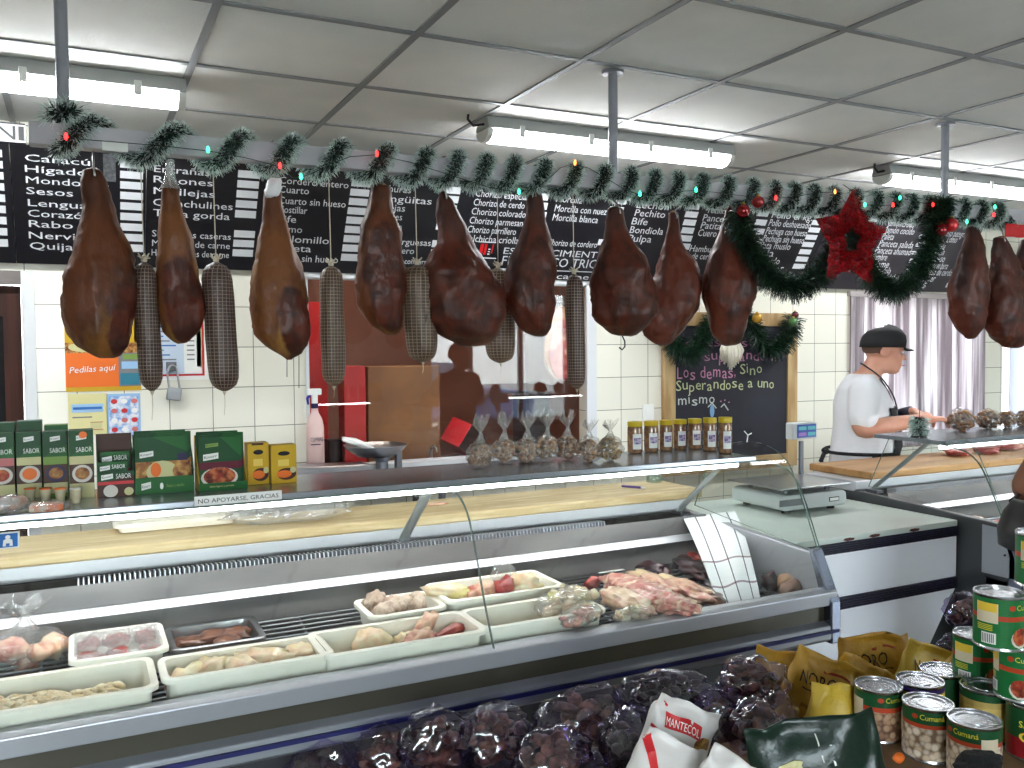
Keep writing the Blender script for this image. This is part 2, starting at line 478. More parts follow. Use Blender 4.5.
# door in the back wall at the left edge
M_DOOR = mat('dark_brown_wood', (66, 36, 28), .6, spec=.2, c2=(50, 28, 22), scale=4, stretch=(6, 1, .6))
mb = MB()
mb.box(DR[0], DR[1] - .05, WALL_Y - .012, WALL_Y + .03, DR[3] - .06, DR[3], mat('door_lintel', (104, 96, 92), .5))
mb.box(DR[1] - .05, DR[1], WALL_Y - .012, WALL_Y + .05, 0, DR[3], M_ALU)
mb.box(DR[0], DR[0] + .05, WALL_Y - .012, WALL_Y + .05, 0, DR[3], M_ALU)
structure(mb.build('trim_5', loc=(0, 0, 0)))
mb = MB()
lx0, lx1 = DR[0] + .05, DR[1] - .055
mb.box(lx1 - .07, lx1, WALL_Y + .04, WALL_Y + .08, 0.01, DR[3] - .062, M_DOOR)
mb.box(lx0, lx0 + .11, WALL_Y + .04, WALL_Y + .08, 0.01, DR[3] - .062, M_DOOR)
for a, b in ((.01, .3), (.95, 1.07), (1.78, DR[3] - .062)): mb.box(lx0 + .11, lx1 - .07, WALL_Y + .04, WALL_Y + .08, a, b, M_DOOR)
d = structure(mb.build('door_1', loc=(0, 0, 0)))
MB().box(lx0 + .1, lx1 - .06, WALL_Y + .055, WALL_Y + .065, .28, 1.8, mat('dark_door_glass', (12, 11, 13), .5, spec=.15)).build('pane', parent=d)
MB().tube([(lx1 - .05, WALL_Y + .04, 1.0), (lx1 - .05, WALL_Y - .005, 1.0), (lx1 - .14, WALL_Y - .005, 1.0)], .009, M_STEEL).build('door_handle', parent=d, smooth=True)

# room behind the serving window
M_SALMON = mat('salmon_wall', (150, 104, 88), .7, c2=(138, 92, 78), scale=2)
M_REDWALL = mat('red_wall', (176, 22, 24), .5)
bx0, bx1, by1 = .55, 3.4, 6.6
structure(MB().box(bx0, bx1, by1, by1 + .1, 0, 2.7, M_SALMON).build('wall_store_back', loc=(0, 0, 0)))
structure(MB().box(bx0 - .1, bx0, WALL_Y + .12, by1, 0, 2.7, M_SALMON).build('wall_store_left', loc=(0, 0, 0)))
structure(MB().box(bx1, bx1 + .1, WALL_Y + .12, by1, 0, 2.7, M_SALMON).build('wall_store_right', loc=(0, 0, 0)))
structure(MB().box(bx0 - .1, bx1 + .1, WALL_Y + .121, by1 + .1, 2.62, 2.7, M_PLASTER).build('ceiling_store', loc=(0, 0, 0)))

# ------------------------------------------------------------------ ceiling lamps
M_TUBE = emit('lamp_diffuser', (248, 252, 255), 40.0)
M_HOUS = mat('lamp_housing', (150, 152, 150), .5)
M_ENDC = mat('lamp_end_cap', (214, 216, 212), .4)
def ceiling_lamp(x0, x1, y, label, cable=True):
    t = thing('ceiling_lamp', label, 'lamp', ((x0 + x1) / 2, y, CEIL - .1), 'fluorescent ceiling lamps')
    mb = MB()
    mb.prism([(y - .068, CEIL - .055), (y + .068, CEIL - .055), (y + .055, CEIL - .001), (y - .055, CEIL - .001)], x0, x1, M_HOUS)
    mb.build('housing', t, bevel=.006)
    prof = [(y + .062 * math.cos(a), CEIL - .058 - .048 * math.sin(a)) for a in [PI * k / 10 for k in range(11)]]
    mb = MB(); mb.prism(prof[::-1], x0 + .03, x1 - .03, M_TUBE); mb.build('diffuser', t)
    for xa, xb in ((x0, x0 + .029), (x1 - .029, x1)):
        MB().prism([(y + .064 * math.cos(a), CEIL - .057 - .05 * math.sin(a)) for a in [PI * k / 10 for k in range(11)]][::-1], xa, xb, M_ENDC).build('end_cap', t, bevel=.004)
    for f in (.12, .38, .62, .88):
        x = x0 + (x1 - x0) * f
        MB().box(x - .012, x + .012, y - .075, y - .066, CEIL - .085, CEIL - .035, M_ENDC).build('clip', t, bevel=.002)
    if cable:
        MB().tube([(x0 + .02, y - .02, CEIL - .03), (x0 - .05, y - .02, CEIL - .045), (x0 - .075, y - .02, CEIL - .02), (x0 - .07, y - .02, CEIL + .02)], .006, M_BLACK).build('cable', t, smooth=True)
    return t
LY = 3.5
xs = [(at(185, 100, Y=LY).x - 1.38, at(185, 100, Y=LY).x), (at(482, 140, Y=LY).x, at(727, 160, Y=LY).x), (at(881, 180, Y=LY).x, at(881, 180, Y=LY).x + 1.36)]
ceiling_lamp(*xs[0], LY, 'lit fluorescent ceiling lamp above the left end of the menu boards')
ceiling_lamp(*xs[1], LY, 'lit fluorescent ceiling lamp in the middle, behind the centre pole of the meat rail')
ceiling_lamp(*xs[2], LY, 'lit fluorescent ceiling lamp at the right, behind the right pole of the meat rail')

# ------------------------------------------------------------------ menu boards (lean outwards at the top)
MB_Y, MB_Z, TILT = 4.36, 2.005, .6
mv = Vector((0, -TILT, 1)).normalized(); mu = Vector((1, 0, 0)); mn = mu.cross(mv); mo = Vector((0, MB_Y, MB_Z))
MLEN = .452 / mv.z
def menu_ab(px, py):
    d = ROT @ Vector((px - CX, -(py - CY), -F_PX)); o = Vector((0, 0, CAM_Z))
    t = (mo - o).dot(mn) / d.dot(mn); p = o + d * t - mo
    return p.dot(mu), p.dot(mv)
M_MENU = mat('menu_black', (14, 14, 20), .35, c2=(20, 20, 26), scale=2)
M_MENU_SHEEN = mat('menu_black_sheen', (44, 40, 46), .3)  # light reflected off the right-hand boards, mixed into their black
M_LETTER = mat('menu_white', (208, 210, 214), .5)
M_RED = mat('print_red', (190, 24, 30), .5)
def menu_panel(px0, px1, rows, bars, label, extra=None, pm=M_MENU, x0=None):
    xa = x0 if x0 is not None else menu_ab(*px0)[0]; xb = menu_ab(*px1)[0]
    c = mo + mu * ((xa + xb) / 2)
    t = thing('menu_board', label, 'menu board', c, 'black menu boards over the counter')
    mb = MB(); th = .012
    P = lambda a, b, l: mo + mu * a + mv * b + mn * l
    g = .0015
    vs = [P(xa + g, 0, -th), P(xb - g, 0, -th), P(xb - g, MLEN, -th), P(xa + g, MLEN, -th), P(xa + g, 0, 0), P(xb - g, 0, 0), P(xb - g, MLEN, 0), P(xa + g, MLEN, 0)]
    mb.add(vs, [(3, 2, 1, 0), (4, 5, 6, 7), (0, 1, 5, 4), (1, 2, 6, 5), (2, 3, 7, 6), (3, 0, 4, 7)], pm)
    mb.build('panel', t)
    for s, l, r, y, *hh in rows:
        mb = MB(); fc = Face(mb, mo, mu, mv)
        a, b = menu_ab(l, y + 3.6); _, b2 = menu_ab(l, y - 3.6 if not hh else y + 3.6 - hh[0] * .95)
        # width of the words without the italic lean the perspective adds
        fc.text(s, a, b, b2 - b, M_LETTER, 2, width=(menu_ab(r, y)[0] - menu_ab(l, y)[0]))
        mb.build('lettering', t)
    if extra: mb = MB(); extra(Face(mb, mo, mu, mv)); mb.build('emblem', t)
    if bars:
        for l, r, y, h in bars:
            mb = MB(); fc = Face(mb, mo, mu, mv)
            a0 = menu_ab(l, y)[0]; a1 = menu_ab(r, y)[0]
            b0 = menu_ab(l, y + h / 2)[1]; b1 = menu_ab(l, y - h / 2)[1]
            fc.rect(a0, b0, a1, b1, M_LETTER, 1)
            mb.build('price_strip', t)
    return t
def lerp_bars(l0, r0, y0, l1, r1, y1, n, h):
    return [(l0 + (l1 - l0) * i / (n - 1), r0 + (r1 - r0) * i / (n - 1), y0 + (y1 - y0) * i / (n - 1), h) for i in range(n)]
BY = 262
menu_panel(None, (16, 255), [], lerp_bars(-16, 2, 152, -16, 8, 242, 9, 7.5), 'black menu board cut off by the left edge, only its white price strips showing', x0=-1.25)
menu_panel((16, 255), (145, 262), [('Caracú', 25, 90, 157), ('Hígado', 25, 88, 168), ('Mondongo', 26, 109, 179), ('Sesos', 26.5, 73, 190), ('Lengua', 28, 88, 202), ('Corazón', 28, 91, 212.5), ('Rabo', 29, 73, 223), ('Nervio', 29, 87, 234.5), ('Quijada', 30, 92, 245)],
    lerp_bars(120, 143, 163.7, 120.5, 143, 247.5, 9, 7.4), 'black menu board listing Caracú, Hígado, Sesos behind the leftmost big ham')
menu_panel((145, 262), (268, 262), [('Entrañas', 154, 210, 168), ('Riñones', 153.5, 213, 178.5), ('Mollejas', 153.5, 215, 190), ('Chinchulines', 153, 233, 201.5), ('Tripa gorda', 153, 230, 212), ('Salchichas caseras', 152, 231, 232.5, 7), ('Milanesas de carne', 152, 230, 242, 7), ('Hamburguesas de carne', 151.5, 229, 251.5, 7)],
    lerp_bars(238, 260, 173.5, 235, 256, 213.5, 5, 7.4) + lerp_bars(234, 255, 233.5, 232.5, 253, 252.5, 3, 7), 'black menu board listing Entrañas, Mollejas, Tripa gorda')
menu_panel((268, 262), (360, 262), [('Cordero entero', 279, 349, 179.5), ('Cuarto', 278.5, 309, 188.5), ('Cuarto sin hueso', 278, 346, 199.5), ('Costillar', 278, 307, 208.5), ('Bife', 277, 296, 218), ('Lomo', 277, 302, 228), ('Solomillo', 277, 329, 238), ('Paleta', 276, 311, 247), ('Paleta sin hueso', 275, 338, 257)],
    lerp_bars(351.5, 371, 182.5, 341, 358, 257, 9, 7), 'black menu board listing Cordero entero, Cuarto sin hueso, Solomillo')
menu_panel((360, 262), (446, 262), [('Achuras', 376, 411, 187), ('Lengüitas', 375, 432, 197), ('Orejas', 375, 405, 206), ('Riñones', 374, 402, 215), ('Morcilla', 374, 402, 225), ('Hamburguesas', 372, 431, 239.5, 7), ('de cordero', 372, 414, 248.5, 7), ('con carne', 404, 430, 260, 6)],
    lerp_bars(444, 461, 189.5, 436, 452, 226, 5, 7) + [(432, 449, 243.5, 7), (430.5, 447, 252.5, 7)], 'black menu board listing Achuras, Lengüitas, Orejas')
def emblem(fc):
    for (l, r, y, w, m) in ((478, 496, 242, 1, M_LETTER), (478, 496, 258, 1, M_LETTER)):
        a0, b0 = menu_ab(l, y); a1, _ = menu_ab(r, y); fc.rect(a0, b0, a1, b0 + .006, m, 2)
    a0, b0 = menu_ab(478, 256); a1, b1 = menu_ab(494, 244)
    fc.rect(a0, b0, a0 + .02, b1, M_RED, 2); fc.rect(a0 + .026, b0 + .01, a0 + .04, b1, M_RED, 2); fc.rect(a1 - .008, b0 + .02, a1, b1, M_RED, 2)
    for k in range(3): fc.rect(a0 + .05, b0 + .012 + k * .014, a1 - .015, b0 + .018 + k * .014, M_LETTER, 2)
    a0, b0 = menu_ab(501, 269); a1, _ = menu_ab(622, 272); fc.rect(a0, b0, a1, b0 + .005, M_LETTER, 2)
menu_panel((446, 262), (602, 262), [('Chorizo especial', 475, 528, 192.5), ('Chorizo de cerdo', 473, 525, 201.5), ('Chorizo colorado', 471, 526, 210.5), ('Chorizo parmesano', 469, 527, 219.5), ('Chorizo parrillero', 467, 516, 228.5), ('Salchicha criolla', 465, 519, 237.5),
    ('Morcilla', 556, 582, 198), ('Morcilla con nuez', 554, 607, 207.5), ('Morcilla blanca', 552, 598, 216.5), ('Chorizo de cordero', 547, 597, 241.5, 7), ('ESTABLECIMIENTO', 503, 607, 250, 7), ('FRANCISCO TRICHERI', 501, 620, 261, 10), ('carnes', 556, 594, 275, 6)],
    lerp_bars(539, 550, 187, 533, 545, 224, 5, 7) + lerp_bars(612, 627, 200, 606, 620, 219, 3, 7) + [(598, 612, 242, 6)], 'black menu board listing Chorizo, Morcilla and the red emblem', emblem)
menu_panel((602, 262), (676, 262), [('Lechón', 636, 669, 204), ('Pechito', 634, 665, 212), ('Bife', 631, 647, 220.5), ('Bondiola', 629, 663, 229), ('Pulpa', 627, 651, 237.5)],
    lerp_bars(687, 700, 206, 678, 690, 246, 6, 6), 'black menu board listing Lechón, Pechito, Bife, Bondiola')
menu_panel((676, 262), (744, 262), [('Tocino', 706, 725, 209), ('Panceta', 702, 730, 217), ('Patitas', 700, 724, 224.5), ('Cuero', 697, 716, 232), ('Hamburguesa', 689, 730, 247.5, 7), ('de cerdo', 691, 714, 255, 7)],
    lerp_bars(758, 769, 213, 750, 762, 240, 4, 6), 'black menu board listing Tocino, Panceta, Patitas, Cuero')
menu_panel((744, 262), (812, 262), [('Pollo el kg.', 771, 813, 214), ('Pollo deshuesado', 768, 811, 222), ('Pechuga con hueso', 765, 807, 230), ('Pechuga sin hueso', 762, 804, 237.5), ('Pata muslo', 759, 790, 244.5), ('Ala', 757, 773, 252), ('Menudo', 754, 779, 259.5), ('Patitas', 752, 783, 266.5)],
    lerp_bars(815, 826, 215, 793, 805, 266, 8, 5), 'black menu board listing Pollo and Pechuga inside the left garland loop')
menu_panel((812, 262), (907, 262), [('Jamón crudo', 887, 914, 222), ('Jamón cocido', 884, 914, 229), ('Paleta', 881, 893, 235.5), ('Panceta salada', 878, 913, 242.5), ('Panceta ahumada', 874, 913, 249.5), ('Fiambre', 871, 886, 256), ('Salame', 869, 888, 263), ('Mortadela', 867, 890, 269.5), ('Salchichón', 875, 901, 276.5)],
    lerp_bars(919, 928, 236, 903, 913, 277, 6, 4.5) + lerp_bars(868, 878, 219, 860, 868, 240, 3, 4.5), 'sheen-greyed black menu board listing Jamón and Panceta behind the red star', None, M_MENU_SHEEN)
menu_panel((907, 262), (966, 262), [('Queso pategrás', 940, 967, 232), ('Lomo', 946, 956, 238.5), ('Salado', 934, 944, 245), ('Salamín', 931, 943, 251), ('Queso', 929, 944, 257.5), ('Jamón en barra', 926, 947, 264.5), ('Queso de cerdo', 923, 951, 271), ('Leber', 921, 934, 277.5), ('$', 921, 925, 284, 6)],
    lerp_bars(958, 965, 264, 946, 954, 285, 4, 4.5), 'sheen-greyed black menu board listing Queso de cerdo at the right end of the row', None, M_MENU_SHEEN)
# white fascia strip with a black letter over the left board
z0 = mo + mv * MLEN
t = thing('shop_sign', 'white strip sign with a black letter N above the leftmost menu board', 'sign', z0 + Vector((-.4, 0, .0)))
a1 = at(26, 150, Y=z0.y).x
mb = MB().box(-1.25, a1, z0.y - .004, z0.y + .02, z0.z + .008, z0.z + .085, mat('sign_white', (190, 190, 192), .5)); mb.build('panel', t)
mb = MB(); fc = Face(mb, (0, z0.y - .004, z0.z + .008), (1, 0, 0), (0, 0, 1))
nx0, nx1 = at(-3, 150, Y=z0.y).x, at(16, 150, Y=z0.y).x
fc.text('N', nx0, .009, .058, M_BLACK, 2, width=nx1 - nx0); mb.build('lettering', t)
mb = MB(); fc = Face(mb, (0, z0.y - .004, z0.z + .008), (1, 0, 0), (0, 0, 1))
fc.rect(at(19, 150, Y=z0.y).x, .009, at(24.5, 150, Y=z0.y).x, .064, M_BLACK, 2); mb.build('end_block', t)
mb = MB(); fc = Face(mb, (0, z0.y - .004, z0.z + .008), (1, 0, 0), (0, 0, 1)); fc.rect(-1.25, .071, a1, .077, M_BLACK, 2); mb.build('top_border', t)
# ------------------------------------------------------------------ hanging rail
RY = 2.72
def rail_z(x): return 2.178 + .0055 * (x + .1)     # underside of the beam
RH = .06
M_RAIL = mat('grey_rail', (172, 170, 176), .45, c2=(158, 156, 162), scale=5)
M_POLE = mat('grey_pole', (140, 142, 150), .4, metal=.3)
rx0, rx1 = -.097, 5.2
t = thing('meat_rail', 'long grey beam hung from the ceiling on poles, carrying the hams', 'rail', ((rx0 + rx1) / 2, RY, 2.19))
mb = MB()
vs = [Vector((x, y, rail_z(x) + dz)) for x in (rx0, rx1) for y in (RY - .026, RY + .026) for dz in (0, RH)]
mb.add(vs, [(0, 1, 3, 2), (4, 6, 7, 5), (0, 4, 5, 1), (2, 3, 7, 6), (0, 2, 6, 4), (1, 5, 7, 3)], M_RAIL)
mb.build('beam', t, bevel=.003)
POLES = [at(62, 60, Y=RY).x, at(613, 120, Y=RY).x, at(945, 150, Y=RY).x]
for x in POLES:
    MB().lathe([(.017, rail_z(x) + RH - .002), (.017, CEIL - .012), (.04, CEIL - .012), (.04, CEIL)], (x, RY, 0), M_POLE, n=14).build('pole', t, auto=40, smooth=True)
# white bracket at the left
mb = MB(); bx = at(110, 155, Y=RY).x
mb.box(bx - .02, bx + .045, RY - .03, RY - .026, rail_z(bx) - .004, rail_z(bx) + .022, M_ENDC); mb.build('bracket', t)

# ------------------------------------------------------------------ tinsel
M_TIN_D = mat('tinsel_green', (12, 34, 28), .4, c2=(18, 46, 34), scale=30)
M_TIN_W = mat('tinsel_white_tip', (188, 206, 200), .3)
M_TIN_G = mat('tinsel_dark_green', (12, 46, 26), .4, c2=(20, 62, 30), scale=25)
def tinsel(mb, path, r, dens, m1, m2=None, w=.0022, rnd=random, tip=.45, up_bias=None):
    path = [Vector(p) for p in path]
    for a, b in zip(path[:-1], path[1:]):
        L = (b - a).length; k = max(1, int(L * dens + rnd.random())); d = (b - a).normalized()
        e1 = d.orthogonal().normalized(); e2 = d.cross(e1)
        for _ in range(k):
            p = a.lerp(b, rnd.random()); th = rnd.random() * 2 * PI
            dirv = (e1 * math.cos(th) + e2 * math.sin(th) + d * rnd.uniform(-.5, .5)).normalized()
            l = r * rnd.uniform(.65, 1.1); s = dirv.orthogonal().normalized()
            s = (Matrix.Rotation(rnd.random() * PI, 3, dirv) @ s) * (w / 2)
            q = p + dirv * l; bend = Vector((0, 0, -.12 * l))
            if m2 is None:
                mb.add([p - s, p + s, q + s * .6 + bend, q - s * .6 + bend], [(0, 1, 2, 3)], m1)
            else:
                mid = p + dirv * l * (1 - tip)
                mb.add([p - s, p + s, mid + s, mid - s, q + s * .6 + bend, q - s * .6 + bend], [(0, 1, 2, 3)], m1)
                n = len(mb.v); mb.f.append([n - 3, n - 4, n - 2, n - 1]); mb.m.append(mb.mi(m2))
    return mb
rg = random.Random(11)
mb = MB(); path = []
gx0, gx1 = -.03, 3.98; x = gx0; ph = -1.3; k = 0
while x < gx1:
    u = min(1, max(0, (x - gx0) / 1.1)); pitch = .22 - .105 * u + .022 * math.sin(x * 9) * (1 - .5 * u)
    cz = rail_z(x) + RH / 2
    path.append((x, RY - .038 * math.cos(ph), cz + .042 * math.sin(ph)))
    ph += 2 * PI / 16; x += pitch / 16
tinsel(mb, path, .038, 8500, M_TIN_D, M_TIN_W, rnd=rg, w=.0021, tip=.3)
mb.tube(path, .011, M_TIN_D, n=6)
# tuft round the left pole
pp = [(POLES[0] + .022 * math.cos(k), RY + .022 * math.sin(k), rail_z(0) + RH + .012 + k * .004) for k in [i * .5 for i in range(14)]]
tinsel(mb, pp, .06, 5000, M_TIN_D, M_TIN_W, rnd=rg)
tag(mb.build('tinsel_garland', loc=(1.9, RY, 2.2)), 'frosted green tinsel wound round the whole length of the grey meat rail', 'garland')

def smooth_path(pts, k=6):
    pts = [Vector(p) for p in pts]; out = []
    for i in range(len(pts) - 1):
        p0 = pts[max(i - 1, 0)]; p1 = pts[i]; p2 = pts[i + 1]; p3 = pts[min(i + 2, len(pts) - 1)]
        for j in range(k):
            u = j / k
            out.append(.5 * ((2 * p1) + (p2 - p0) * u + (2 * p0 - 5 * p1 + 4 * p2 - p3) * u * u + (3 * p1 - p0 - 3 * p2 + p3) * u ** 3))
    out.append(pts[-1]); return out
GY = RY - .075
def swag(pix, label, r, dens, Y=GY, name='fir_garland', m1=M_TIN_G, w=.0036):
    path = smooth_path([at(px, py, Y=Y) for px, py in pix])
    mb = MB(); tinsel(mb, path, r, dens, m1, M_TIN_D, w=w, rnd=rg, tip=.3); mb.tube(path, .006, M_TIN_G, n=6)
    return tag(mb.build(name), label, 'garland', 'thick green garland loops')
swag([(736, 212), (744, 235), (758, 262), (776, 281), (797, 287), (818, 274), (834, 252), (842, 232), (846, 212)], 'thick dark green garland loop left of the red star', .066, 6500, w=.0026)
swag([(850, 212), (856, 240), (868, 270), (885, 288), (902, 287), (918, 272), (930, 245), (938, 215), (944, 200)], 'thick dark green garland loop right of the red star', .066, 6500, w=.0026)

# red star
sc_ = at(850, 240, Y=RY - .12)
sx_ = at(884, 240, Y=RY - .12).x - sc_.x
t = thing('tinsel_star', 'large red tinsel star with an open middle hung between two garland loops', 'star ornament', sc_)
def star_pts(R, r, tw=.06):
    return [(math.sin(tw + PI * i / 5) * (R if i % 2 == 0 else r), math.cos(tw + PI * i / 5) * (R if i % 2 == 0 else r)) for i in range(10)]
M_STAR = mat('red_tinsel', (170, 14, 24), .35, c2=(120, 8, 18), scale=40, bump=(120, .6))
M_STAR2 = mat('red_tinsel_light', (214, 40, 48), .25)
R_ = sx_ * 1.04
out = star_pts(R_, R_ * .58); inn = star_pts(R_ * .34, R_ * .2)
rings = []
for (pts, y) in ((out, .0), (inn, .0)): pass
mb = MB()
def V3(p, y): return sc_ + Vector((p[0], y, p[1]))
mid = [((a[0] + b[0]) / 2, (a[1] + b[1]) / 2) for a, b in zip(out, inn)]
loops = [[V3(p, 0) for p in out], [V3(p, -.02) for p in mid], [V3(p, 0) for p in inn], [V3(p, .02) for p in mid]]
for a, b in ((0, 1), (1, 2), (2, 3), (3, 0)):
    mb.loft([loops[a], loops[b]], M_STAR, cap=False)
mb.build('body', t)
mb = MB()
for _ in range(3600):
    i = rg.randrange(10); j = (i + 1) % 10; u = rg.random(); v = rg.random()
    a = Vector(out[i]).lerp(Vector(out[j]), u); b = Vector(inn[i]).lerp(Vector(inn[j]), u); p2 = a.lerp(b, v)
    p = V3(p2, -.016 * (1 - abs(v - .5) * 2)); d = Vector((rg.uniform(-1, 1), -rg.uniform(.2, 1), rg.uniform(-1, 1))).normalized()
    s = d.orthogonal().normalized() * .0014; q = p + d * .02
    mb.add([p - s, p + s, q + s, q - s], [(0, 1, 2, 3)], M_STAR2 if rg.random() < .3 else M_STAR)
mb.build('tinsel', t)
MB().tube([sc_ + Vector((.01, 0, R_ * .98)), sc_ + Vector((.012, .05, R_ * 1.15))], .0015, M_BLACK, n=5).build('hanging_thread', t)

# baubles on the rail
def bauble(px, py, Y, r, c, label, group=None):
    p = at(px, py, Y=Y); m = mat('bauble_%d_%d_%d' % c, c, .12, metal=.4, coat=.6)
    t = thing('bauble', label, 'bauble', p, group)
    MB().ell(p, (r, r, r), m).build('ball', t, smooth=True)
    MB().lathe([(r * .28, r * .95), (r * .28, r * 1.2), (r * .1, r * 1.22)], p, mat('gold_cap', (190, 150, 60), .3, metal=1), n=10).build('cap', t)
bauble(743, 211, RY - .12, .026, (150, 16, 22), 'red glass bauble beside the top of the left garland loop, lower of the pair')
bauble(758, 202, RY - .1, .024, (158, 20, 24), 'red glass bauble above its twin at the left garland loop')
bauble(941, 230, RY - .1, .03, (160, 16, 26), 'red bauble tucked under the right garland loop, left one of its pair')
bauble(951, 225, RY - .12, .032, (186, 24, 34), 'big bright red bauble right of the right garland loop')
# red flag scrap hanging at the right end of the rail
a = at(1008, 223, Y=RY - .06); b = at(1030, 238, Y=RY - .06)
mb = MB(); rings = []
for j in range(5):
    f = j / 4; rings.append([Vector((a.x + (b.x - a.x) * i / 10, RY - .05 + .008 * math.sin(i * 1.3 + f), a.z + (b.z - a.z) * f)) for i in range(11)])
mb.loft(rings, mat('red_cloth', (190, 24, 30), .7), cap=False, closed=False)
o = mb.build('red_bunting', smooth=True); md = o.modifiers.new('t', 'SOLIDIFY'); md.thickness = .002
tag(o, 'scrap of bright red cloth hung at the right end of the rail', 'bunting')

# string of little coloured lights
t = thing('string_lights', 'string of small red and green lights wound along the meat rail', 'string lights', (1.9, RY - .07, 2.2))
M_LR = emit('bulb_red', (255, 40, 40), 6); M_LG = emit('bulb_green', (60, 255, 180), 5); M_LA = emit('bulb_amber', (255, 150, 70), 4)
bl = [(66, 137, 'r'), (208, 150, 'g'), (280, 166, 'r'), (301, 177, 'g'), (377, 154, 'r'), (519, 192, 'g'), (575, 163, 'a'), (640, 194, 'g'), (696, 190, 'g'), (776, 198, 'r'), (835, 192, 'a'), (855, 213, 'r'), (865, 205, 'g'), (893, 205, 'r'), (900, 198, 'g'), (933, 205, 'r'), (967, 222, 'g'), (994, 215, 'r'), (995, 207, 'g')]
wp = []
for px, py, c in bl:
    p = at(px, py, Y=RY - .078); wp.append(p)
    mb = MB(); mb.lathe([(.0015, -.008), (.0045, -.004), (.005, .002), (.003, .008), (.001, .011)], p, {'r': M_LR, 'g': M_LG, 'a': M_LA}[c], n=8)
    mb.build('bulb', t, smooth=True)
mb = MB(); mb.tube(smooth_path([Vector((p.x, p.y + .012, p.z)) for p in wp], 4), .0013, M_TIN_D, n=5); mb.build('wire', t)

# ------------------------------------------------------------------ hams
def ham_material(name, c, c2, c3, lo3=.52, f1=(86, 34, 18), f2=(50, 20, 12)):
    m = mat(name, c, .5, c2=c2, scale=9, detail=6, lo=.42, hi=.6, c3=c3, scale3=6, lo3=lo3, hi3=lo3 + .12, bump=(34, .6), spec=.3, coat=.06, stretch=(1, 1, .5))
    # the lean cut face of the leg, kept in a point attribute of the mesh
    nt = m.node_tree; b = nt.nodes['Principled BSDF']; skin = b.inputs['Base Color'].links[0].from_socket
    tc = nt.nodes.new('ShaderNodeTexCoord'); n = nt.nodes.new('ShaderNodeTexNoise'); n.inputs['Scale'].default_value = 16; n.inputs['Detail'].default_value = 6; nt.links.new(tc.outputs['Object'], n.inputs['Vector'])
    r = nt.nodes.new('ShaderNodeMapRange'); r.inputs['From Min'].default_value = .38; r.inputs['From Max'].default_value = .64; nt.links.new(n.outputs['Fac'], r.inputs['Value'])
    fx = nt.nodes.new('ShaderNodeMix'); fx.data_type = 'RGBA'; fx.inputs['A'].default_value = lin(f1); fx.inputs['B'].default_value = lin(f2); nt.links.new(r.outputs['Result'], fx.inputs['Factor'])
    at_ = nt.nodes.new('ShaderNodeAttribute'); at_.attribute_name = 'cut'
    ad = nt.nodes.new('ShaderNodeMath'); ad.operation = 'MULTIPLY_ADD'; ad.inputs[1].default_value = .7; ad.inputs[2].default_value = -.35; nt.links.new(n.outputs['Fac'], ad.inputs[0])
    a2 = nt.nodes.new('ShaderNodeMath'); a2.operation = 'ADD'; nt.links.new(ad.outputs[0], a2.inputs[0]); nt.links.new(at_.outputs['Fac'], a2.inputs[1])
    r2 = nt.nodes.new('ShaderNodeMapRange'); r2.inputs['From Min'].default_value = .42; r2.inputs['From Max'].default_value = .58; nt.links.new(a2.outputs[0], r2.inputs['Value'])
    mx = nt.nodes.new('ShaderNodeMix'); mx.data_type = 'RGBA'; nt.links.new(r2.outputs['Result'], mx.inputs['Factor']); nt.links.new(skin, mx.inputs['A']); nt.links.new(fx.outputs['Result'], mx.inputs['B'])
    nt.links.new(mx.outputs['Result'], b.inputs['Base Color'])
    return m
M_HAM_A = ham_material('ham_skin_brown', (94, 47, 21), (56, 26, 13), (122, 78, 32))
M_HAM_B = ham_material('ham_skin_golden', (112, 66, 32), (74, 34, 18), (146, 104, 52), .5)
M_HAM_C = ham_material('ham_skin_dark', (80, 32, 18), (40, 16, 12), (104, 52, 26), .54)
M_HAM_D = ham_material('ham_skin_red', (90, 36, 19), (58, 22, 14), (116, 66, 32), .56)
M_STRING = mat('butcher_string', (190, 180, 160), .9)
M_HOOK = mat('hook_steel', (150, 150, 150), .3, metal=1.0)
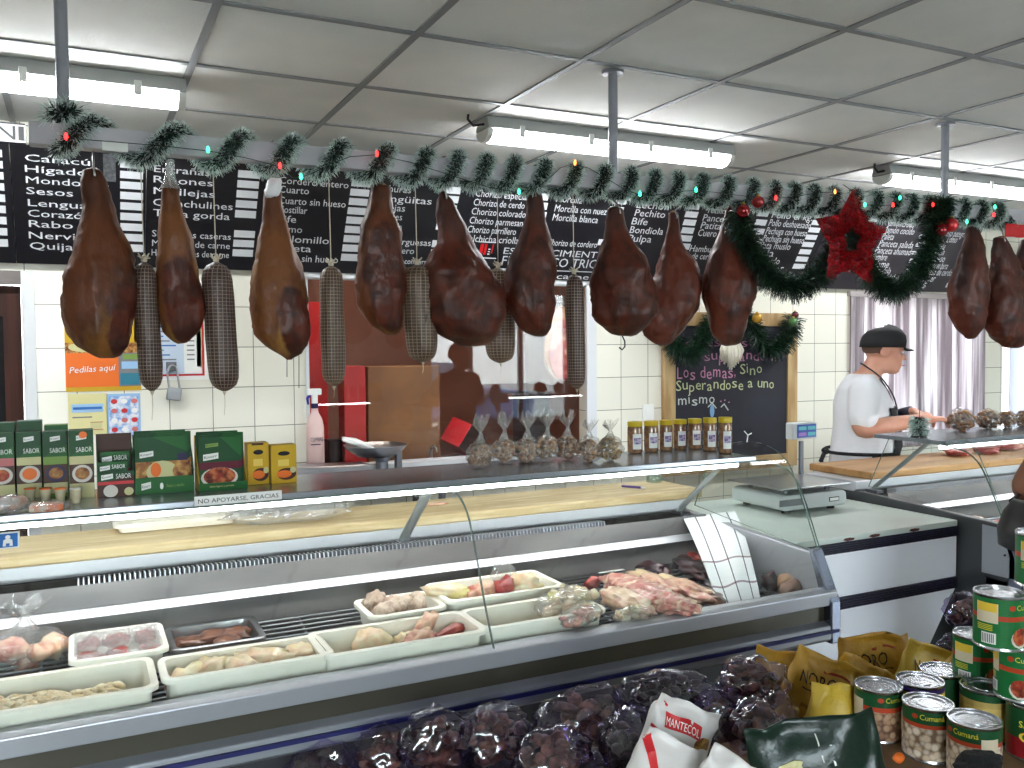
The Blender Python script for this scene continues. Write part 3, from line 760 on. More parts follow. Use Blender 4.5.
def ham(rows, m, label, Y=RY, seed=0, flat=.74, yoff=0.0, hook=True, extra=None, bone=True, face=None):
    rs = []
    for y, l, r in rows:
        c = at((l + r) / 2, y, Y=Y); w = (at(r, y, Y=Y).x - at(l, y, Y=Y).x) / 2; k = c.x / Y
        rs.append((c, w))
    top = rs[0][0]
    t = thing('cured_ham', label, 'ham', Vector((top.x, Y, rs[-1][0].z)), 'hams hung from the rail')
    nseg = 56; rings = []
    def ring(c, w, k, s=1.0):
        rx = w / math.sqrt(1 + (flat * k) ** 2); ry = rx * flat
        out = []
        for i in range(nseg):
            a = 2 * PI * i / nseg
            d = Vector((math.cos(a) * rx, math.sin(a) * ry, 0)) * s
            q = c + d
            nn = mnoise.noise(Vector((q.x * 10, q.y * 10, q.z * 6)) + Vector((seed * 7, 0, 0))) * .22 + mnoise.noise(Vector((q.x * 26, q.y * 26, q.z * 14)) + Vector((seed * 5, 3, 0))) * .12 + mnoise.noise(q * 60) * .045
            out.append(c + d * (1 + nn) + Vector((0, 0, .006 * mnoise.noise(q * 14 + Vector((0, 0, seed))))))
        return out
    # resample along z
    N = 64; L = len(rs) - 1; k = top.x / Y
    zs = [c.z for c, w in rs]
    for i in range(N + 1):
        z = zs[0] + (zs[-1] - zs[0]) * i / N
        j = max(q for q in range(L) if zs[q] >= z - 1e-9) if z < zs[0] else 0
        u = (zs[j] - z) / max(1e-9, zs[j] - zs[j + 1])
        c = rs[j][0].lerp(rs[j + 1][0], u); w = rs[j][1] + (rs[j + 1][1] - rs[j][1]) * u
        rings.append(ring(Vector((c.x, Y, z)), w, k))
    e0 = Vector((rs[0][0].x, Y, zs[0] + .004)); e1 = Vector((rs[-1][0].x, Y, zs[-1] - .006))
    rings.insert(0, ring(e0, rs[0][1], k, .94)); rings.insert(0, ring(e0 + Vector((0, 0, .004)), rs[0][1], k, .6)); rings.append(ring(e1, rs[-1][1], k, .55))
    mb = MB(); mb.loft(rings, m)
    om = mb.build('meat', t, smooth=True)
    at_ = om.data.attributes.new('cut', 'FLOAT', 'POINT')
    if face:
        a_c, f_c, ra, rf = face; nr = len(rings)
        for q, v in enumerate(mb.v):
            r_i, s_i = divmod(q, nseg); an = 2 * PI * s_i / nseg; da = (an - (1.5 * PI + a_c) + PI) % (2 * PI) - PI
            d_ = math.sqrt((da / ra) ** 2 + ((r_i / nr - f_c) / rf) ** 2)
            at_.data[q].value = max(0, min(1, 1.5 - d_ + .35 * mnoise.noise(v * 12 + Vector((seed, 0, 0)))))
    zb = rail_z(top.x)
    tz = zs[0]
    if hook:
        mb = MB(); x = top.x
        mb.tube([(x + .006, Y - .008, tz - .03), (x + .002, Y - .022, tz - .012), (x, Y - .014, tz + .012), (x, RY, max(zb - .012, tz + .02)), (x, RY + .034, zb + .02), (x, RY + .036, zb + RH), (x, RY, zb + RH + .008), (x, RY - .02, zb + RH + .006)], .003, M_HOOK, n=6)
        mb.build('hook', t, smooth=True)
    if bone:
        mb = MB(); mb.lump(e0 + Vector((0, 0, .0)), (rs[0][1] * .55, rs[0][1] * .4, .010), mat('ham_bone', (150, 120, 84), .6, c2=(112, 78, 50), scale=30), seed=seed, sub=2); mb.build('shank_bone', t, smooth=True)
    return t
H1 = [(172, 83, 104), (180, 82, 109), (200, 82.5, 113), (220, 79, 119), (240, 72, 127), (260, 65, 133), (280, 61, 136), (300, 61, 137), (320, 64, 137), (335, 68, 136), (346, 78, 132), (355, 94, 120)]
H2 = [(178, 163, 173), (185, 161, 178), (200, 160, 181), (220, 158, 186), (240, 157, 193), (260, 157, 196), (280, 157, 198), (296, 157.5, 201), (306, 158, 204), (320, 160, 203), (332, 164, 199), (341, 174, 190)]
H3 = [(192, 263, 282), (200, 262, 283), (220, 261, 287), (240, 258, 292), (260, 255, 300), (280, 252, 306), (300, 251, 309), (320, 252, 312), (335, 256, 311), (346, 266, 310), (353, 277, 305), (358, 284, 294)]
H4 = [(187, 372, 391), (200, 369, 392), (215, 364, 393), (230, 360, 399), (250, 357, 402), (270, 356, 404), (290, 357, 405), (305, 359, 404), (318, 365, 403), (327, 371, 402), (333, 383, 398)]
H5 = [(194, 440, 447), (200, 437, 454), (215, 436, 460), (230, 438, 467), (245, 437, 475), (258, 428, 485), (270, 422, 494), (290, 421, 502), (305, 423, 504), (320, 428, 502), (335, 439, 497), (345, 455, 486)]
H6 = [(190, 529, 541), (205, 526, 544), (220, 524, 546), (240, 518, 551), (260, 512, 554), (280, 508, 554), (300, 507, 556), (315, 510, 554), (328, 519, 552), (335, 530, 546)]
H7 = [(210, 609, 624), (225, 606, 628), (240, 603, 633), (255, 597, 643), (270, 593, 651), (285, 592, 657), (300, 592, 659), (315, 594, 657), (326, 600, 650), (335, 612, 638)]
H8 = [(214, 668, 678), (225, 667, 679), (245, 662, 684), (260, 657, 696), (275, 653, 702), (290, 648, 701), (305, 644, 698), (320, 642, 690), (335, 645, 680), (343, 656, 672)]
H9 = [(210, 726, 733), (220, 722, 737), (235, 718, 741), (250, 713, 747), (265, 706, 750), (280, 702, 754), (295, 702, 755), (310, 707, 753), (325, 711, 749), (336, 714, 746), (344, 722, 740)]
H10 = [(229, 965, 979), (240, 962, 983), (255, 956, 986), (270, 951, 989), (285, 948, 990), (300, 947, 990), (315, 950, 988), (328, 956, 984), (338, 965, 977)]
H11 = [(239, 993, 1008), (250, 990, 1013), (262, 989, 1020), (280, 986, 1030), (300, 983, 1036), (320, 983, 1036), (336, 988, 1032), (347, 1002, 1022)]
H12 = [(241, 1021, 1034), (255, 1018, 1040), (280, 1017, 1050), (310, 1016, 1056), (335, 1022, 1050), (344, 1030, 1045)]
h1 = ham(H1, M_HAM_A, 'broad brown cured ham leg, leftmost on the rail beside a netted sausage', seed=1, face=(.9, .8, .8, .2))
h2 = ham(H2, M_HAM_B, 'slim cured ham leg hung by a clear wrap between the first two netted sausages', seed=2, face=(.25, .72, 1.1, .26))
h3 = ham(H3, M_HAM_B, 'pale golden cured ham leg with a white wrap on its shank', seed=3, face=(.6, .78, .9, .2))
h4 = ham(H4, M_HAM_A, 'narrow brown cured ham leg in front of the Achuras board', seed=4, face=(.1, .62, 1.0, .36))
h5 = ham(H5, M_HAM_C, 'widest dark cured ham leg, bulging below a bent shank, left of the red emblem', seed=5, face=(.2, .68, 1.35, .32))
h6 = ham(H6, M_HAM_C, 'dark red cured ham leg covering the middle of the FRANCISCO lettering', seed=6, face=(.0, .72, 1.3, .34))
h7 = ham(H7, M_HAM_C, 'round dark cured ham leg with an empty hook below it', seed=7, Y=RY - .05, face=(.25, .62, 1.1, .32))
h8 = ham(H8, M_HAM_D, 'reddish cured ham leg with a thin shank behind the round dark ham', seed=8, Y=RY + .09)
h9 = ham(H9, M_HAM_D, 'cured ham leg in front of the chalkboard beside the left garland loop', seed=9, face=(.5, .75, 1.2, .3))
h10 = ham(H10, M_HAM_C, 'narrow cured ham leg right of the last menu board', seed=10, face=(.6, .65, 1.0, .3))
h11 = ham(H11, M_HAM_C, 'wide dark cured ham leg near the right edge under the red cloth', seed=12, flat=.5, face=(.4, .6, 1.3, .35))
h12 = ham(H12, M_HAM_C, 'cured ham leg cut off by the right edge behind its wide neighbour', seed=13, Y=RY + .16, flat=.5)
# wraps and drip strings on three of the hams
def sub_tube(root, name, pts, r, m): MB().tube(pts, r, m, n=6).build(name, root, smooth=True)
M_WRAP = film('clear_wrap', (235, 238, 240), gloss=.12, rough=.15, bump=(60, .6), white=.25)
a = at(170, 172, Y=RY - .02); MB().lathe([(.012, .035), (.012, 0), (.02, -.03), (.03, -.05)], a, M_WRAP, n=12, cap=False).build('clear_wrap', h2, smooth=True)
a = at(270, 195, Y=RY - .02); b = at(279, 178, Y=RY - .02)
mb = MB(); mb.lump(a.lerp(b, .4), (.022, .03, .036), mat('white_wrap', (226, 226, 230), .5), seed=3, sub=3, amp=.3, rot=Matrix.Rotation(.5, 3, 'Y')); mb.build('white_wrap', h3, smooth=True)
for hh, px, y0, y1 in ((h3, 287, 356, 377), (h3, 299, 352, 388)):
    a = at(px, y0, Y=RY); b = at(px, y1, Y=RY); sub_tube(hh, 'drip_string', [a, b], .0012, M_BLACK)
a = at(622, 333, Y=RY - .05)
sub_tube(h7, 'spare_hook', [a, a + Vector((.002, 0, -.012)), a + Vector((.012, 0, -.03)), a + Vector((.012, 0, -.05)), a + Vector((0, 0, -.06)), a + Vector((-.012, 0, -.052))], .003, M_DARK)

# ------------------------------------------------------------------ netted sausages
def net_material(name, c, c2, net):
    m = bpy.data.materials.new(name); m.use_nodes = True
    nt = m.node_tree; b = nt.nodes['Principled BSDF']; b.inputs['Roughness'].default_value = .45
    tc = nt.nodes.new('ShaderNodeTexCoord'); sp = nt.nodes.new('ShaderNodeSeparateXYZ'); nt.links.new(tc.outputs['Object'], sp.inputs[0])
    at2 = nt.nodes.new('ShaderNodeMath'); at2.operation = 'ARCTAN2'; nt.links.new(sp.outputs['Y'], at2.inputs[0]); nt.links.new(sp.outputs['X'], at2.inputs[1])
    mu_ = nt.nodes.new('ShaderNodeMath'); mu_.operation = 'MULTIPLY'; mu_.inputs[1].default_value = 22 / (2 * PI); nt.links.new(at2.outputs[0], mu_.inputs[0])
    mz = nt.nodes.new('ShaderNodeMath'); mz.operation = 'MULTIPLY'; mz.inputs[1].default_value = 95; nt.links.new(sp.outputs['Z'], mz.inputs[0])
    cb = nt.nodes.new('ShaderNodeCombineXYZ'); nt.links.new(mu_.outputs[0], cb.inputs['X']); nt.links.new(mz.outputs[0], cb.inputs['Y'])
    br = nt.nodes.new('ShaderNodeTexBrick'); br.offset = .0; br.inputs['Scale'].default_value = 1; br.inputs['Brick Width'].default_value = 1; br.inputs['Row Height'].default_value = 1
    br.inputs['Mortar Size'].default_value = .09; br.inputs['Mortar Smooth'].default_value = .4
    br.inputs['Color1'].default_value = lin(c); br.inputs['Color2'].default_value = lin(c2); br.inputs['Mortar'].default_value = lin(net)
    nt.links.new(cb.outputs[0], br.inputs['Vector']); nt.links.new(br.outputs['Color'], b.inputs['Base Color'])
    bp = nt.nodes.new('ShaderNodeBump'); bp.inputs['Strength'].default_value = .6; bp.inputs['Distance'].default_value = .003
    nt.links.new(br.outputs['Fac'], bp.inputs['Height']); nt.links.new(bp.outputs['Normal'], b.inputs['Normal'])
    return m
M_NET_A = net_material('netted_sausage_brown', (62, 38, 34), (50, 30, 30), (150, 132, 118))
M_NET_B = net_material('netted_sausage_olive', (84, 60, 48), (66, 46, 38), (150, 134, 114))
def sausage(top, bot, w, m, label, Y=RY, tail=12, lean=0):
    a = at(*top, Y=Y); b = at(*bot, Y=Y); k = a.x / Y
    r = (at(top[0] + w / 2, (top[1] + bot[1]) / 2, Y=Y).x - at(top[0] - w / 2, (top[1] + bot[1]) / 2, Y=Y).x) / 2 / math.sqrt(1 + k * k)
    t = thing('netted_sausage', label, 'sausage', b, 'netted sausages hung from the rail')
    L = a.z - b.z; prof = []
    for f, q in ((0, .16), (.01, .3), (.03, .62), (.07, .86), (.14, .97), (.3, 1.0), (.6, 1.0), (.8, .99), (.9, .93), (.95, .78), (.98, .5), (1, .18)):
        prof.append((r * q, L * (1 - f)))
    rings = []
    for q, z in prof:
        c = Vector((a.x + (b.x - a.x) * (1 - z / L), Y, b.z + z))
        rings.append([c + Vector((q * math.cos(2 * PI * i / 24), q * math.sin(2 * PI * i / 24), 0)) * (1 + .13 * mnoise.noise(c * 11 + Vector((i * .25, 0, 0)))) for i in range(24)])
    MB().loft(rings, m).build('casing', t, smooth=True)
    mb = MB()
    for i in range(9):
        an = i * .7; mb.tube([a + Vector((0, 0, -.004)), a + Vector((.006 * math.cos(an), .006 * math.sin(an), .01)), a + Vector((.017 * math.cos(an), .017 * math.sin(an), .012 + .006 * (i % 3)))], .002, M_STRING, n=5)
    mb.lathe([(.004, -.004), (.009, .004), (.007, .012), (.003, .02)], a, M_STRING, n=8); mb.build('tied_end', t, smooth=True)
    zt = rail_z(a.x)
    mb = MB(); mb.tube([a + Vector((0, 0, .01)), (a.x - .003, Y, zt - .01), (a.x - .003, Y, zt + .01)] if abs(Y - RY) < .02 else [a + Vector((0, 0, .01)), (a.x, Y, zt - .01), (a.x, RY, zt - .001)], .0016, M_STRING, n=5); mb.build('string', t)
    mb = MB(); mb.lathe([(.004, 0), (.006, -.01), (.002, -.02)], b + Vector((0, 0, .008)), M_STRING, n=7); mb.tube([b, b + Vector((.001, 0, -.02 - tail * .0015)), b + Vector((-.002, 0, -.03 - tail * .003))], .0011, M_STRING, n=5); mb.build('loose_end', t)
    return t
sausage((144, 262), (152, 391), 25, M_NET_A, 'dark netted sausage at the left, hung between the two leftmost hams', tail=18)
sausage((216, 262), (224.5, 391), 32, M_NET_A, 'thick dark netted sausage hung between the slim ham and the pale golden ham', tail=14)
sausage((331, 266), (334, 386), 24.5, M_NET_B, 'long netted sausage hung alone in front of the red panel behind the serving window', tail=2)
sausage((417, 265), (423, 362), 32, M_NET_B, 'plump netted sausage hung left of the widest dark ham', tail=2)
sausage((498, 268), (501, 363), 29, M_NET_B, 'netted sausage half hidden behind the widest dark ham', Y=RY + .12, tail=2)
sausage((574, 274), (577, 389), 18.5, M_NET_A, 'thinnest netted sausage, hung left of the round dark ham', tail=2)
# paper tag on the menu board beside the first ham
a = at(103, 160, Y=RY + .03); b = at(116, 182, Y=RY + .03)
o = MB().box(a.x, b.x, RY + .028, RY + .029, b.z, rail_z(a.x) - .001, mat('grey_paper', (150, 150, 156), .7, c2=(120, 120, 126), scale=90)).build('price_tag')
tag(o, 'small grey paper tag hung from the rail beside the leftmost ham', 'tag')
# ------------------------------------------------------------------ deli display cases
M_GLASS_T = film('case_glass', (253, 255, 254), gloss=.0, rough=.015, fres=1.4)
M_EDGE = mat('glass_edge', (96, 118, 112), .15, coat=.5)
M_CASE = mat('case_steel', (172, 173, 178), .4, metal=.5)
M_BUMP = mat('case_bumper', (128, 130, 136), .4, metal=.3)
M_STRUT = mat('strut_grey', (150, 156, 154), .4, metal=.4)
M_POST = mat('polished_post', (150, 156, 176), .22, metal=.9)
M_BLUE = mat('blue_stripe', (16, 20, 84), .5)
M_FASC = mat('dark_fascia', (74, 70, 60), .35, metal=.3)
M_INNER = mat('inner_steel', (116, 112, 110), .42, metal=.25, c2=(92, 88, 88), scale=7, stretch=(.3, 1, 1))
M_LEDGE = mat('bright_ledge', (200, 200, 204), .3, metal=.3)
M_INDARK = mat('dark_case_lining', (40, 38, 36), .4, metal=.5)
M_FIN = mat('fin_aluminium', (190, 192, 200), .35, metal=.8)
M_CTUBE = emit('case_tube', (250, 252, 255), 36.0)
GL = [(1.953, .868), (2.008, .974), (2.05, 1.07), (2.089, 1.154), (2.124, 1.221), (2.15, 1.25), (2.183, 1.272), (2.22, 1.286), (2.263, 1.294), (2.31, 1.296), (2.36, 1.293), (2.44, 1.272)]
GLF = GL[:3] + [(2.083, 1.14), (2.11, 1.183), (2.15, 1.216), (2.2, 1.23), (2.257, 1.238)]
def glass_sheet(mb, x0, x1):
    pts = smooth_path([(0, y, z) for y, z in GLF], 3); o = []
    for i, p in enumerate(pts):
        t_ = (pts[min(i + 1, len(pts) - 1)] - pts[max(i - 1, 0)]).normalized(); n_ = Vector((0, -t_.z, t_.y))
        o.append((p - n_ * .003, p + n_ * .003))
    A = [a for a, b in o]; B = [b for a, b in o]; k = len(A)
    vs = [Vector((x, p.y, p.z)) for x in (x0, x1) for L in (A, B) for p in L]
    def ix(s, l, i): return s * 2 * k + l * k + i
    b0 = len(mb.v); mb.v.extend(vs)
    def f(q, m): mb.f.append([b0 + i for i in q]); mb.m.append(mb.mi(m))
    for i in range(k - 1):
        f((ix(0, 0, i), ix(1, 0, i), ix(1, 0, i + 1), ix(0, 0, i + 1)), M_GLASS_T)
        f((ix(0, 1, i), ix(0, 1, i + 1), ix(1, 1, i + 1), ix(1, 1, i)), M_GLASS_T)
        for s in (0, 1): f((ix(s, 0, i), ix(s, 0, i + 1), ix(s, 1, i + 1), ix(s, 1, i)), M_EDGE)
    for i in (0, k - 1): f((ix(0, 0, i), ix(0, 1, i), ix(1, 1, i), ix(1, 0, i)), M_EDGE)

SHB = 2.6
M_SHELF = mat('shelf_steel', (150, 155, 163), .24, metal=.55)
def deli_case(x0, x1, joints, label, ends=(True, True), struts=(), dark_end=False):
    t = thing('display_case', label, 'display case', ((x0 + x1) / 2, 2.4, 0), 'refrigerated glass counters')
    MB().prism([(2.08, .12), (2.93, .12), (2.93, .70), (2.08, .70)], x0 + .02, x1 - .02, mat('case_base', (52, 52, 56), .5)).build('base', t)
    MB().prism([(2.16, 0), (2.85, 0), (2.85, .12), (2.16, .12)], x0 + .06, x1 - .06, M_BLACK).build('plinth', t)
    # bumper with blue stripe, recessed fascia, top rail
    mb = MB(); mb.prism([(1.955, .715), (2.08, .715), (2.08, .778), (1.965, .778), (1.94, .768), (1.935, .727)], x0, x1, M_BUMP); mb.build('bumper', t, bevel=.004)
    MB().box(x0, x1 - .005, 1.931, 1.94, .747, .757, M_BLUE).build('blue_strip', t)
    MB().prism([(1.965, .778), (2.02, .778), (2.02, .83), (1.965, .83)], x0 + .005, x1 - .005, M_FASC).build('fascia', t)
    mb = MB(); mb.prism([(1.945, .828), (2.0, .828), (2.0, .872), (1.962, .876), (1.942, .870)], x0, x1, M_CASE); mb.build('front_rail', t, bevel=.003)
    # inside: floor, back panel with bright ledge, rear strip
    MB().prism([(1.99, .745), (2.56, .84), (2.56, .85), (1.99, .755)], x0 + .03, x1 - .03, M_INDARK).build('deck', t)
    mb = MB()
    for i in range(19):
        y = 2.02 + i * .0255
        zr = .785 + .17 * (y - 2.02); mb.tube([(x0 + .05, y, zr), (x1 - .05, y, zr)], .0035, M_STEEL, n=6)
    x = x0 + .08
    while x < x1 - .05:
        mb.tube([(x, 2.015, .777), (x, 2.49, .858)], .004, M_STEEL, n=6); x += .215
    mb.build('wire_rack', t, smooth=True)
    mb = MB(); mb.prism([(2.515, .77), (2.56, .77), (2.56, 1.005), (2.535, 1.012), (2.52, .954), (2.515, .94)], x0 + .03, x1 - .03, M_INNER); mb.build('back_panel', t)
    mb = MB(); mb.prism([(2.496, .934), (2.514, .93), (2.519, .953), (2.512, .953)], x0 + .03, x1 - .03, M_LEDGE); mb.build('ledge', t)
    MB().prism([(2.56, .77), (2.70, .77), (2.70, 1.0), (2.67, 1.0), (2.67, .97), (2.5605, .97)], x0 + .03, x1 - .03, M_INDARK).build('air_duct', t)
    mb = MB(); x = -.01 if x0 < 0 else x0 + .1
    xe = min(x1 - .45, x1)
    while x < xe:
        mb.add([(x, 2.545, .995), (x + .0035, 2.545, .995), (x + .0035, 2.60, .995), (x, 2.60, .995), (x, 2.552, 1.022), (x + .0035, 2.552, 1.022), (x + .0035, 2.60, 1.018), (x, 2.60, 1.018)],
               [(3, 2, 1, 0), (4, 5, 6, 7), (0, 1, 5, 4), (1, 2, 6, 5), (2, 3, 7, 6), (3, 0, 4, 7)], M_FIN)
        x += .0125
    mb.build('air_grille', t)
    mb = MB(); mb.prism([(2.685, 1.0), (2.97, 1.0), (2.97, 1.045), (2.675, 1.045), (2.675, 1.01)], x0, x1 - .01, mat('worktop_edge', (196, 198, 202), .35, metal=.35)); mb.build('worktop', t, bevel=.003)
    MB().box(x0 + .02, x1 - .02, 2.72, 2.93, .70, 1.0, M_CASE).build('rear_panel', t)
    # end plates
    prof = [(1.94, .715), (2.62, .70), (2.95, .12), (2.95, 1.0), (2.66, 1.0), (2.005, .972), (1.95, .85)]
    prof = [(1.942, .716), (2.08, .70), (2.08, .12), (2.95, .12), (2.95, 1.0), (2.66, 1.005), (2.008, .976), (1.95, .86)]
    for on, xa, xb in ((ends[0], x0, x0 + .03), (ends[1], x1 - .03, x1 + .002)):
        if not on: continue
        e = MB().prism(prof, xa, xb, M_CASE if not (dark_end and xa == x0) else mat('end_plate_grey', (70, 72, 74), .4, metal=.3)).build('end_plate', t, bevel=.004)
        if dark_end and xa == x0:
            MB().prism([(1.955, .79), (2.09, .79), (2.09, .965), (2.02, .962), (1.97, .88)], xa - .004, xa, mat('end_plate_light', (150, 154, 160), .4)).build('cover_panel', e)
            MB().lathe([(.004, 0), (.004, .004)], (xa - .004, 2.0, .87), M_BLACK, n=8, axis=Vector((-1, 0, 0))).build('screw', e)
        # end glass
        pts = [(p.y, p.z) for p in smooth_path([(0, y, z) for y, z in GL[1:]], 2)] + [(2.52, 1.24), (2.62, 1.03)]
        xm = (xa + xb) / 2
        mb = MB(); n = len(pts)
        vs = [(xm - .003, y, z) for y, z in pts] + [(xm + .003, y, z) for y, z in pts]
        mb.add(vs, [list(range(n)), list(range(n, 2 * n))[::-1]], M_GLASS_T)
        for i in range(n):
            j = (i + 1) % n; mb.f.append([i, j, n + j, n + i]); mb.m.append(mb.mi(M_EDGE))
        mb.build('end_glass', t)
    for on, xa, xb in ((ends[0], x0 - .004, x0 + .03), (ends[1], x1 - .034, x1 + .006)):
        if on: MB().prism([(1.934, .712), (1.99, .712), (1.99, .87), (2.03, .982), (2.012, .99), (1.952, .872), (1.936, .84)], xa, xb, M_POST).build('end_post', t, bevel=.005)
    xj = [x0 + .002] + list(joints) + [x1 - .002]
    for a, b in zip(xj[:-1], xj[1:]):
        mb = MB(); glass_sheet(mb, a + .0015, b - .0015); mb.build('front_glass', t)
    # top shelf
    mb = MB(); mb.prism([(2.27, 1.236), (SHB, 1.236), (SHB, 1.252), (2.27, 1.252)], x0 + .02, x1 - .036, M_SHELF)
    mb.prism([(2.262, 1.236), (2.272, 1.234), (2.274, 1.254), (2.264, 1.254)], x0 + .02, x1 - .036, M_SHELF)
    mb.build('shelf', t, bevel=.002)
    mb = MB(); mb.box(x0 + .08, x1 - .07, 2.31, 2.38, 1.226, 1.2355, M_WHITE); h = mb.build('lamp_batten', t)
    MB().tube([(x0 + .1, 2.345, 1.217), (x1 - .05, 2.345, 1.217)], .0085, M_CTUBE, n=10).build('lamp_tube', h, smooth=True)
    for x in struts:
        mb = MB(); mb.tube([(x, 2.64, 1.0), (x, 2.62, 1.03), (x, 2.40, 1.21), (x, 2.37, 1.236)], (.007, .017), M_STRUT, n=10); mb.box(x - .02, x + .02, 2.6, 2.66, 1.0, 1.012, M_STEEL_D)
        mb.build('strut', t, smooth=False)
    return t
X1E = 2.071
case1 = deli_case(-1.25, X1E, [at(478, 600, Y=2.05).x], 'long glass-fronted meat display case with white tubs, nearest the camera', ends=(True, True), struts=(-.6, at(405, 545, Y=2.62).x, 2.0))
X3 = 2.95
case3 = deli_case(X3, 5.1, [], 'second glass display case at the right in front of the butcher', struts=(X3 + .06,), dark_end=True)
# small bent wire clip on the end of the glass
a = at(747, 441, Y=2.36)
tag(MB().tube([a + Vector((0, 0, -.004)), a + Vector((.004, 0, .02)), a + Vector((-.012, 0, .035))], .0022, M_WHITE, n=6).tube([a + Vector((.004, 0, .02)), a + Vector((.02, 0, .026))], .0022, M_WHITE, n=6).build('wire_clip', smooth=True), 'small white forked wire clip on top of the curved glass end', 'clip')

# ------------------------------------------------------------------ cutting boards
M_WOOD = mat('board_wood', (196, 176, 132), .55, c2=(168, 144, 100), scale=5, detail=6, lo=.35, hi=.7, stretch=(.35, 3, 3), c3=(204, 186, 146), scale3=14)
M_WOOD_D = mat('board_wood_dark', (168, 128, 78), .5, c2=(140, 98, 54), scale=5, detail=6, stretch=(.35, 3, 3))
def board(x0, x1, y0, y1, z0, z1, m, label):
    mb = MB().box(x0, x1, y0, y1, z0, z1, m)
    return tag(mb.build('cutting_board', bevel=.006), label, 'cutting board')
board(-1.22, 2.13, 2.665, 2.955, 1.046, 1.078, M_WOOD, 'long pale wooden cutting board along the back of the nearer display case')
board(3.03, 4.9, 2.665, 3.02, 1.046, 1.078, M_WOOD_D, 'brown wooden cutting board under the butcher’s hands')

# ------------------------------------------------------------------ tubs
M_TUB = mat('tub_white', (248, 243, 230), .4, c2=(244, 238, 222), scale=6)
def rrect(x0, x1, y0, y1, z, r, n=5):
    out = []
    for cx, cy, a0 in ((x1 - r, y1 - r, 0), (x0 + r, y1 - r, PI / 2), (x0 + r, y0 + r, PI), (x1 - r, y0 + r, 1.5 * PI)):
        for i in range(n + 1):
            a = a0 + PI / 2 * i / n; out.append(Vector((cx + r * math.cos(a), cy + r * math.sin(a), z)))
    return out
def tub(x0, x1, y0, y1, zb, zt, label, m=M_TUB, rim=.012, name='food_tub', cat='tub', group='white plastic tubs in the display case', r=.022):
    t = .004; q = .006
    rings = [rrect(x0 + q + rim, x1 - q - rim, y0 + q + rim, y1 - q - rim, zb, r), rrect(x0 + rim, x1 - rim, y0 + rim, y1 - rim, zt - .012, r),
             rrect(x0, x1, y0, y1, zt - .012, r + .006), rrect(x0, x1, y0, y1, zt - .003, r + .006), rrect(x0 + .004, x1 - .004, y0 + .004, y1 - .004, zt, r),
             rrect(x0 + rim + t, x1 - rim - t, y0 + rim + t, y1 - rim - t, zt - .002, r), rrect(x0 + q + rim + t, x1 - q - rim - t, y0 + q + rim + t, y1 - q - rim - t, zb + .005, r)]
    mb = MB(); mb.loft(rings, m)
    o = mb.build(name, smooth=True, auto=50)
    return tag(o, label, cat, group)
ZD = .818
ZDB = .853
ZR = .905
def px_tub(nl, nr, fl, fr, z, label, zb=ZD, **k):
    P = [at(*p, Z=z) for p in (nl, nr, fl, fr)]
    y0 = (P[0].y + P[1].y) / 2; y1 = (P[2].y + P[3].y) / 2
    x0 = (P[0].x + P[2].x) / 2; x1 = (P[1].x + P[3].x) / 2
    x0 -= .008; x1 += .012; k.setdefault('ymin', 1.99); y0 = max(y0, k.pop('ymin'))
    return (x0, x1, y0, y1, z, tub(x0, x1, y0, y1, zb, z, label, **k))
T1 = px_tub((-170, 733), (157, 693), (-120, 690), (146, 661), ZR, 'leftmost white tub of chopped pale meat at the front of the case')
T2 = px_tub((165, 678), (338, 655), (160, 657), (310, 634), ZR, 'white front tub with raw chicken skin, second from the left', ymin=2.0)
T3 = px_tub((334, 656), (486, 631), (300, 632), (458, 611), ZR, 'white front tub with chicken pieces and red bones, left of the glass joint', ymin=2.01)
T4 = px_tub((490, 634), (615, 616), (462, 609), (575, 592), ZR, 'white front tub behind the glass joint holding bagged meat', ymin=2.02)
U1 = px_tub((68, 662), (162, 652), (76, 632), (160, 622), .915, 'white back tub of film-covered dark offal at the left', ymin=2.215, r=.02, zb=ZDB)
M_TRAY = mat('tray_steel', (150, 150, 152), .3, metal=1.0)
U2 = px_tub((172, 650), (263, 638), (168, 626), (250, 616), .90, 'shallow stainless steel tray with brown liver', ymin=2.235, m=M_TRAY, name='steel_tray', cat='tray', group='steel trays', r=.02, zb=ZDB)
U3 = px_tub((372, 619), (444, 609), (358, 600), (425, 589), .91, 'small white back tub of grey tripe', ymin=2.235, zb=ZDB)
U4 = px_tub((449, 604), (560, 584), (428, 582), (533, 570), .92, 'white back tub of chicken pieces right of the grey tripe tub', ymin=2.24, zb=ZDB)

# ------------------------------------------------------------------ meats
M_CHK = mat('raw_chicken', (232, 218, 182), .4, c2=(226, 186, 150), scale=30, c3=(240, 226, 150), scale3=16, bump=(60, .3), coat=.2)
M_CHKR = mat('raw_chicken_pink', (224, 184, 156), .38, c2=(176, 76, 64), scale=24, c3=(238, 214, 170), scale3=12, bump=(50, .3), coat=.25)
M_REDM = mat('raw_red_meat', (140, 30, 30), .35, c2=(176, 80, 68), scale=20, c3=(220, 176, 160), scale3=14, lo3=.56, bump=(40, .3), coat=.3)
M_PORK = mat('raw_ribs', (212, 158, 140), .38, c2=(190, 104, 96), scale=26, c3=(234, 208, 180), scale3=18, bump=(45, .4), coat=.25, stretch=(1, 2.2, 1))
M_LIVER = mat('brown_liver', (120, 74, 52), .3, c2=(86, 48, 36), scale=18, coat=.3)
M_TRIPE = mat('grey_tripe', (206, 184, 164), .45, c2=(160, 130, 112), scale=30, bump=(60, .5))
M_DARKM = mat('dark_offal', (42, 22, 28), .3, c2=(70, 30, 34), scale=14, coat=.4)
M_MINCE = mat('pale_mince', (226, 212, 178), .5, c2=(206, 180, 132), scale=50, bump=(70, .6))
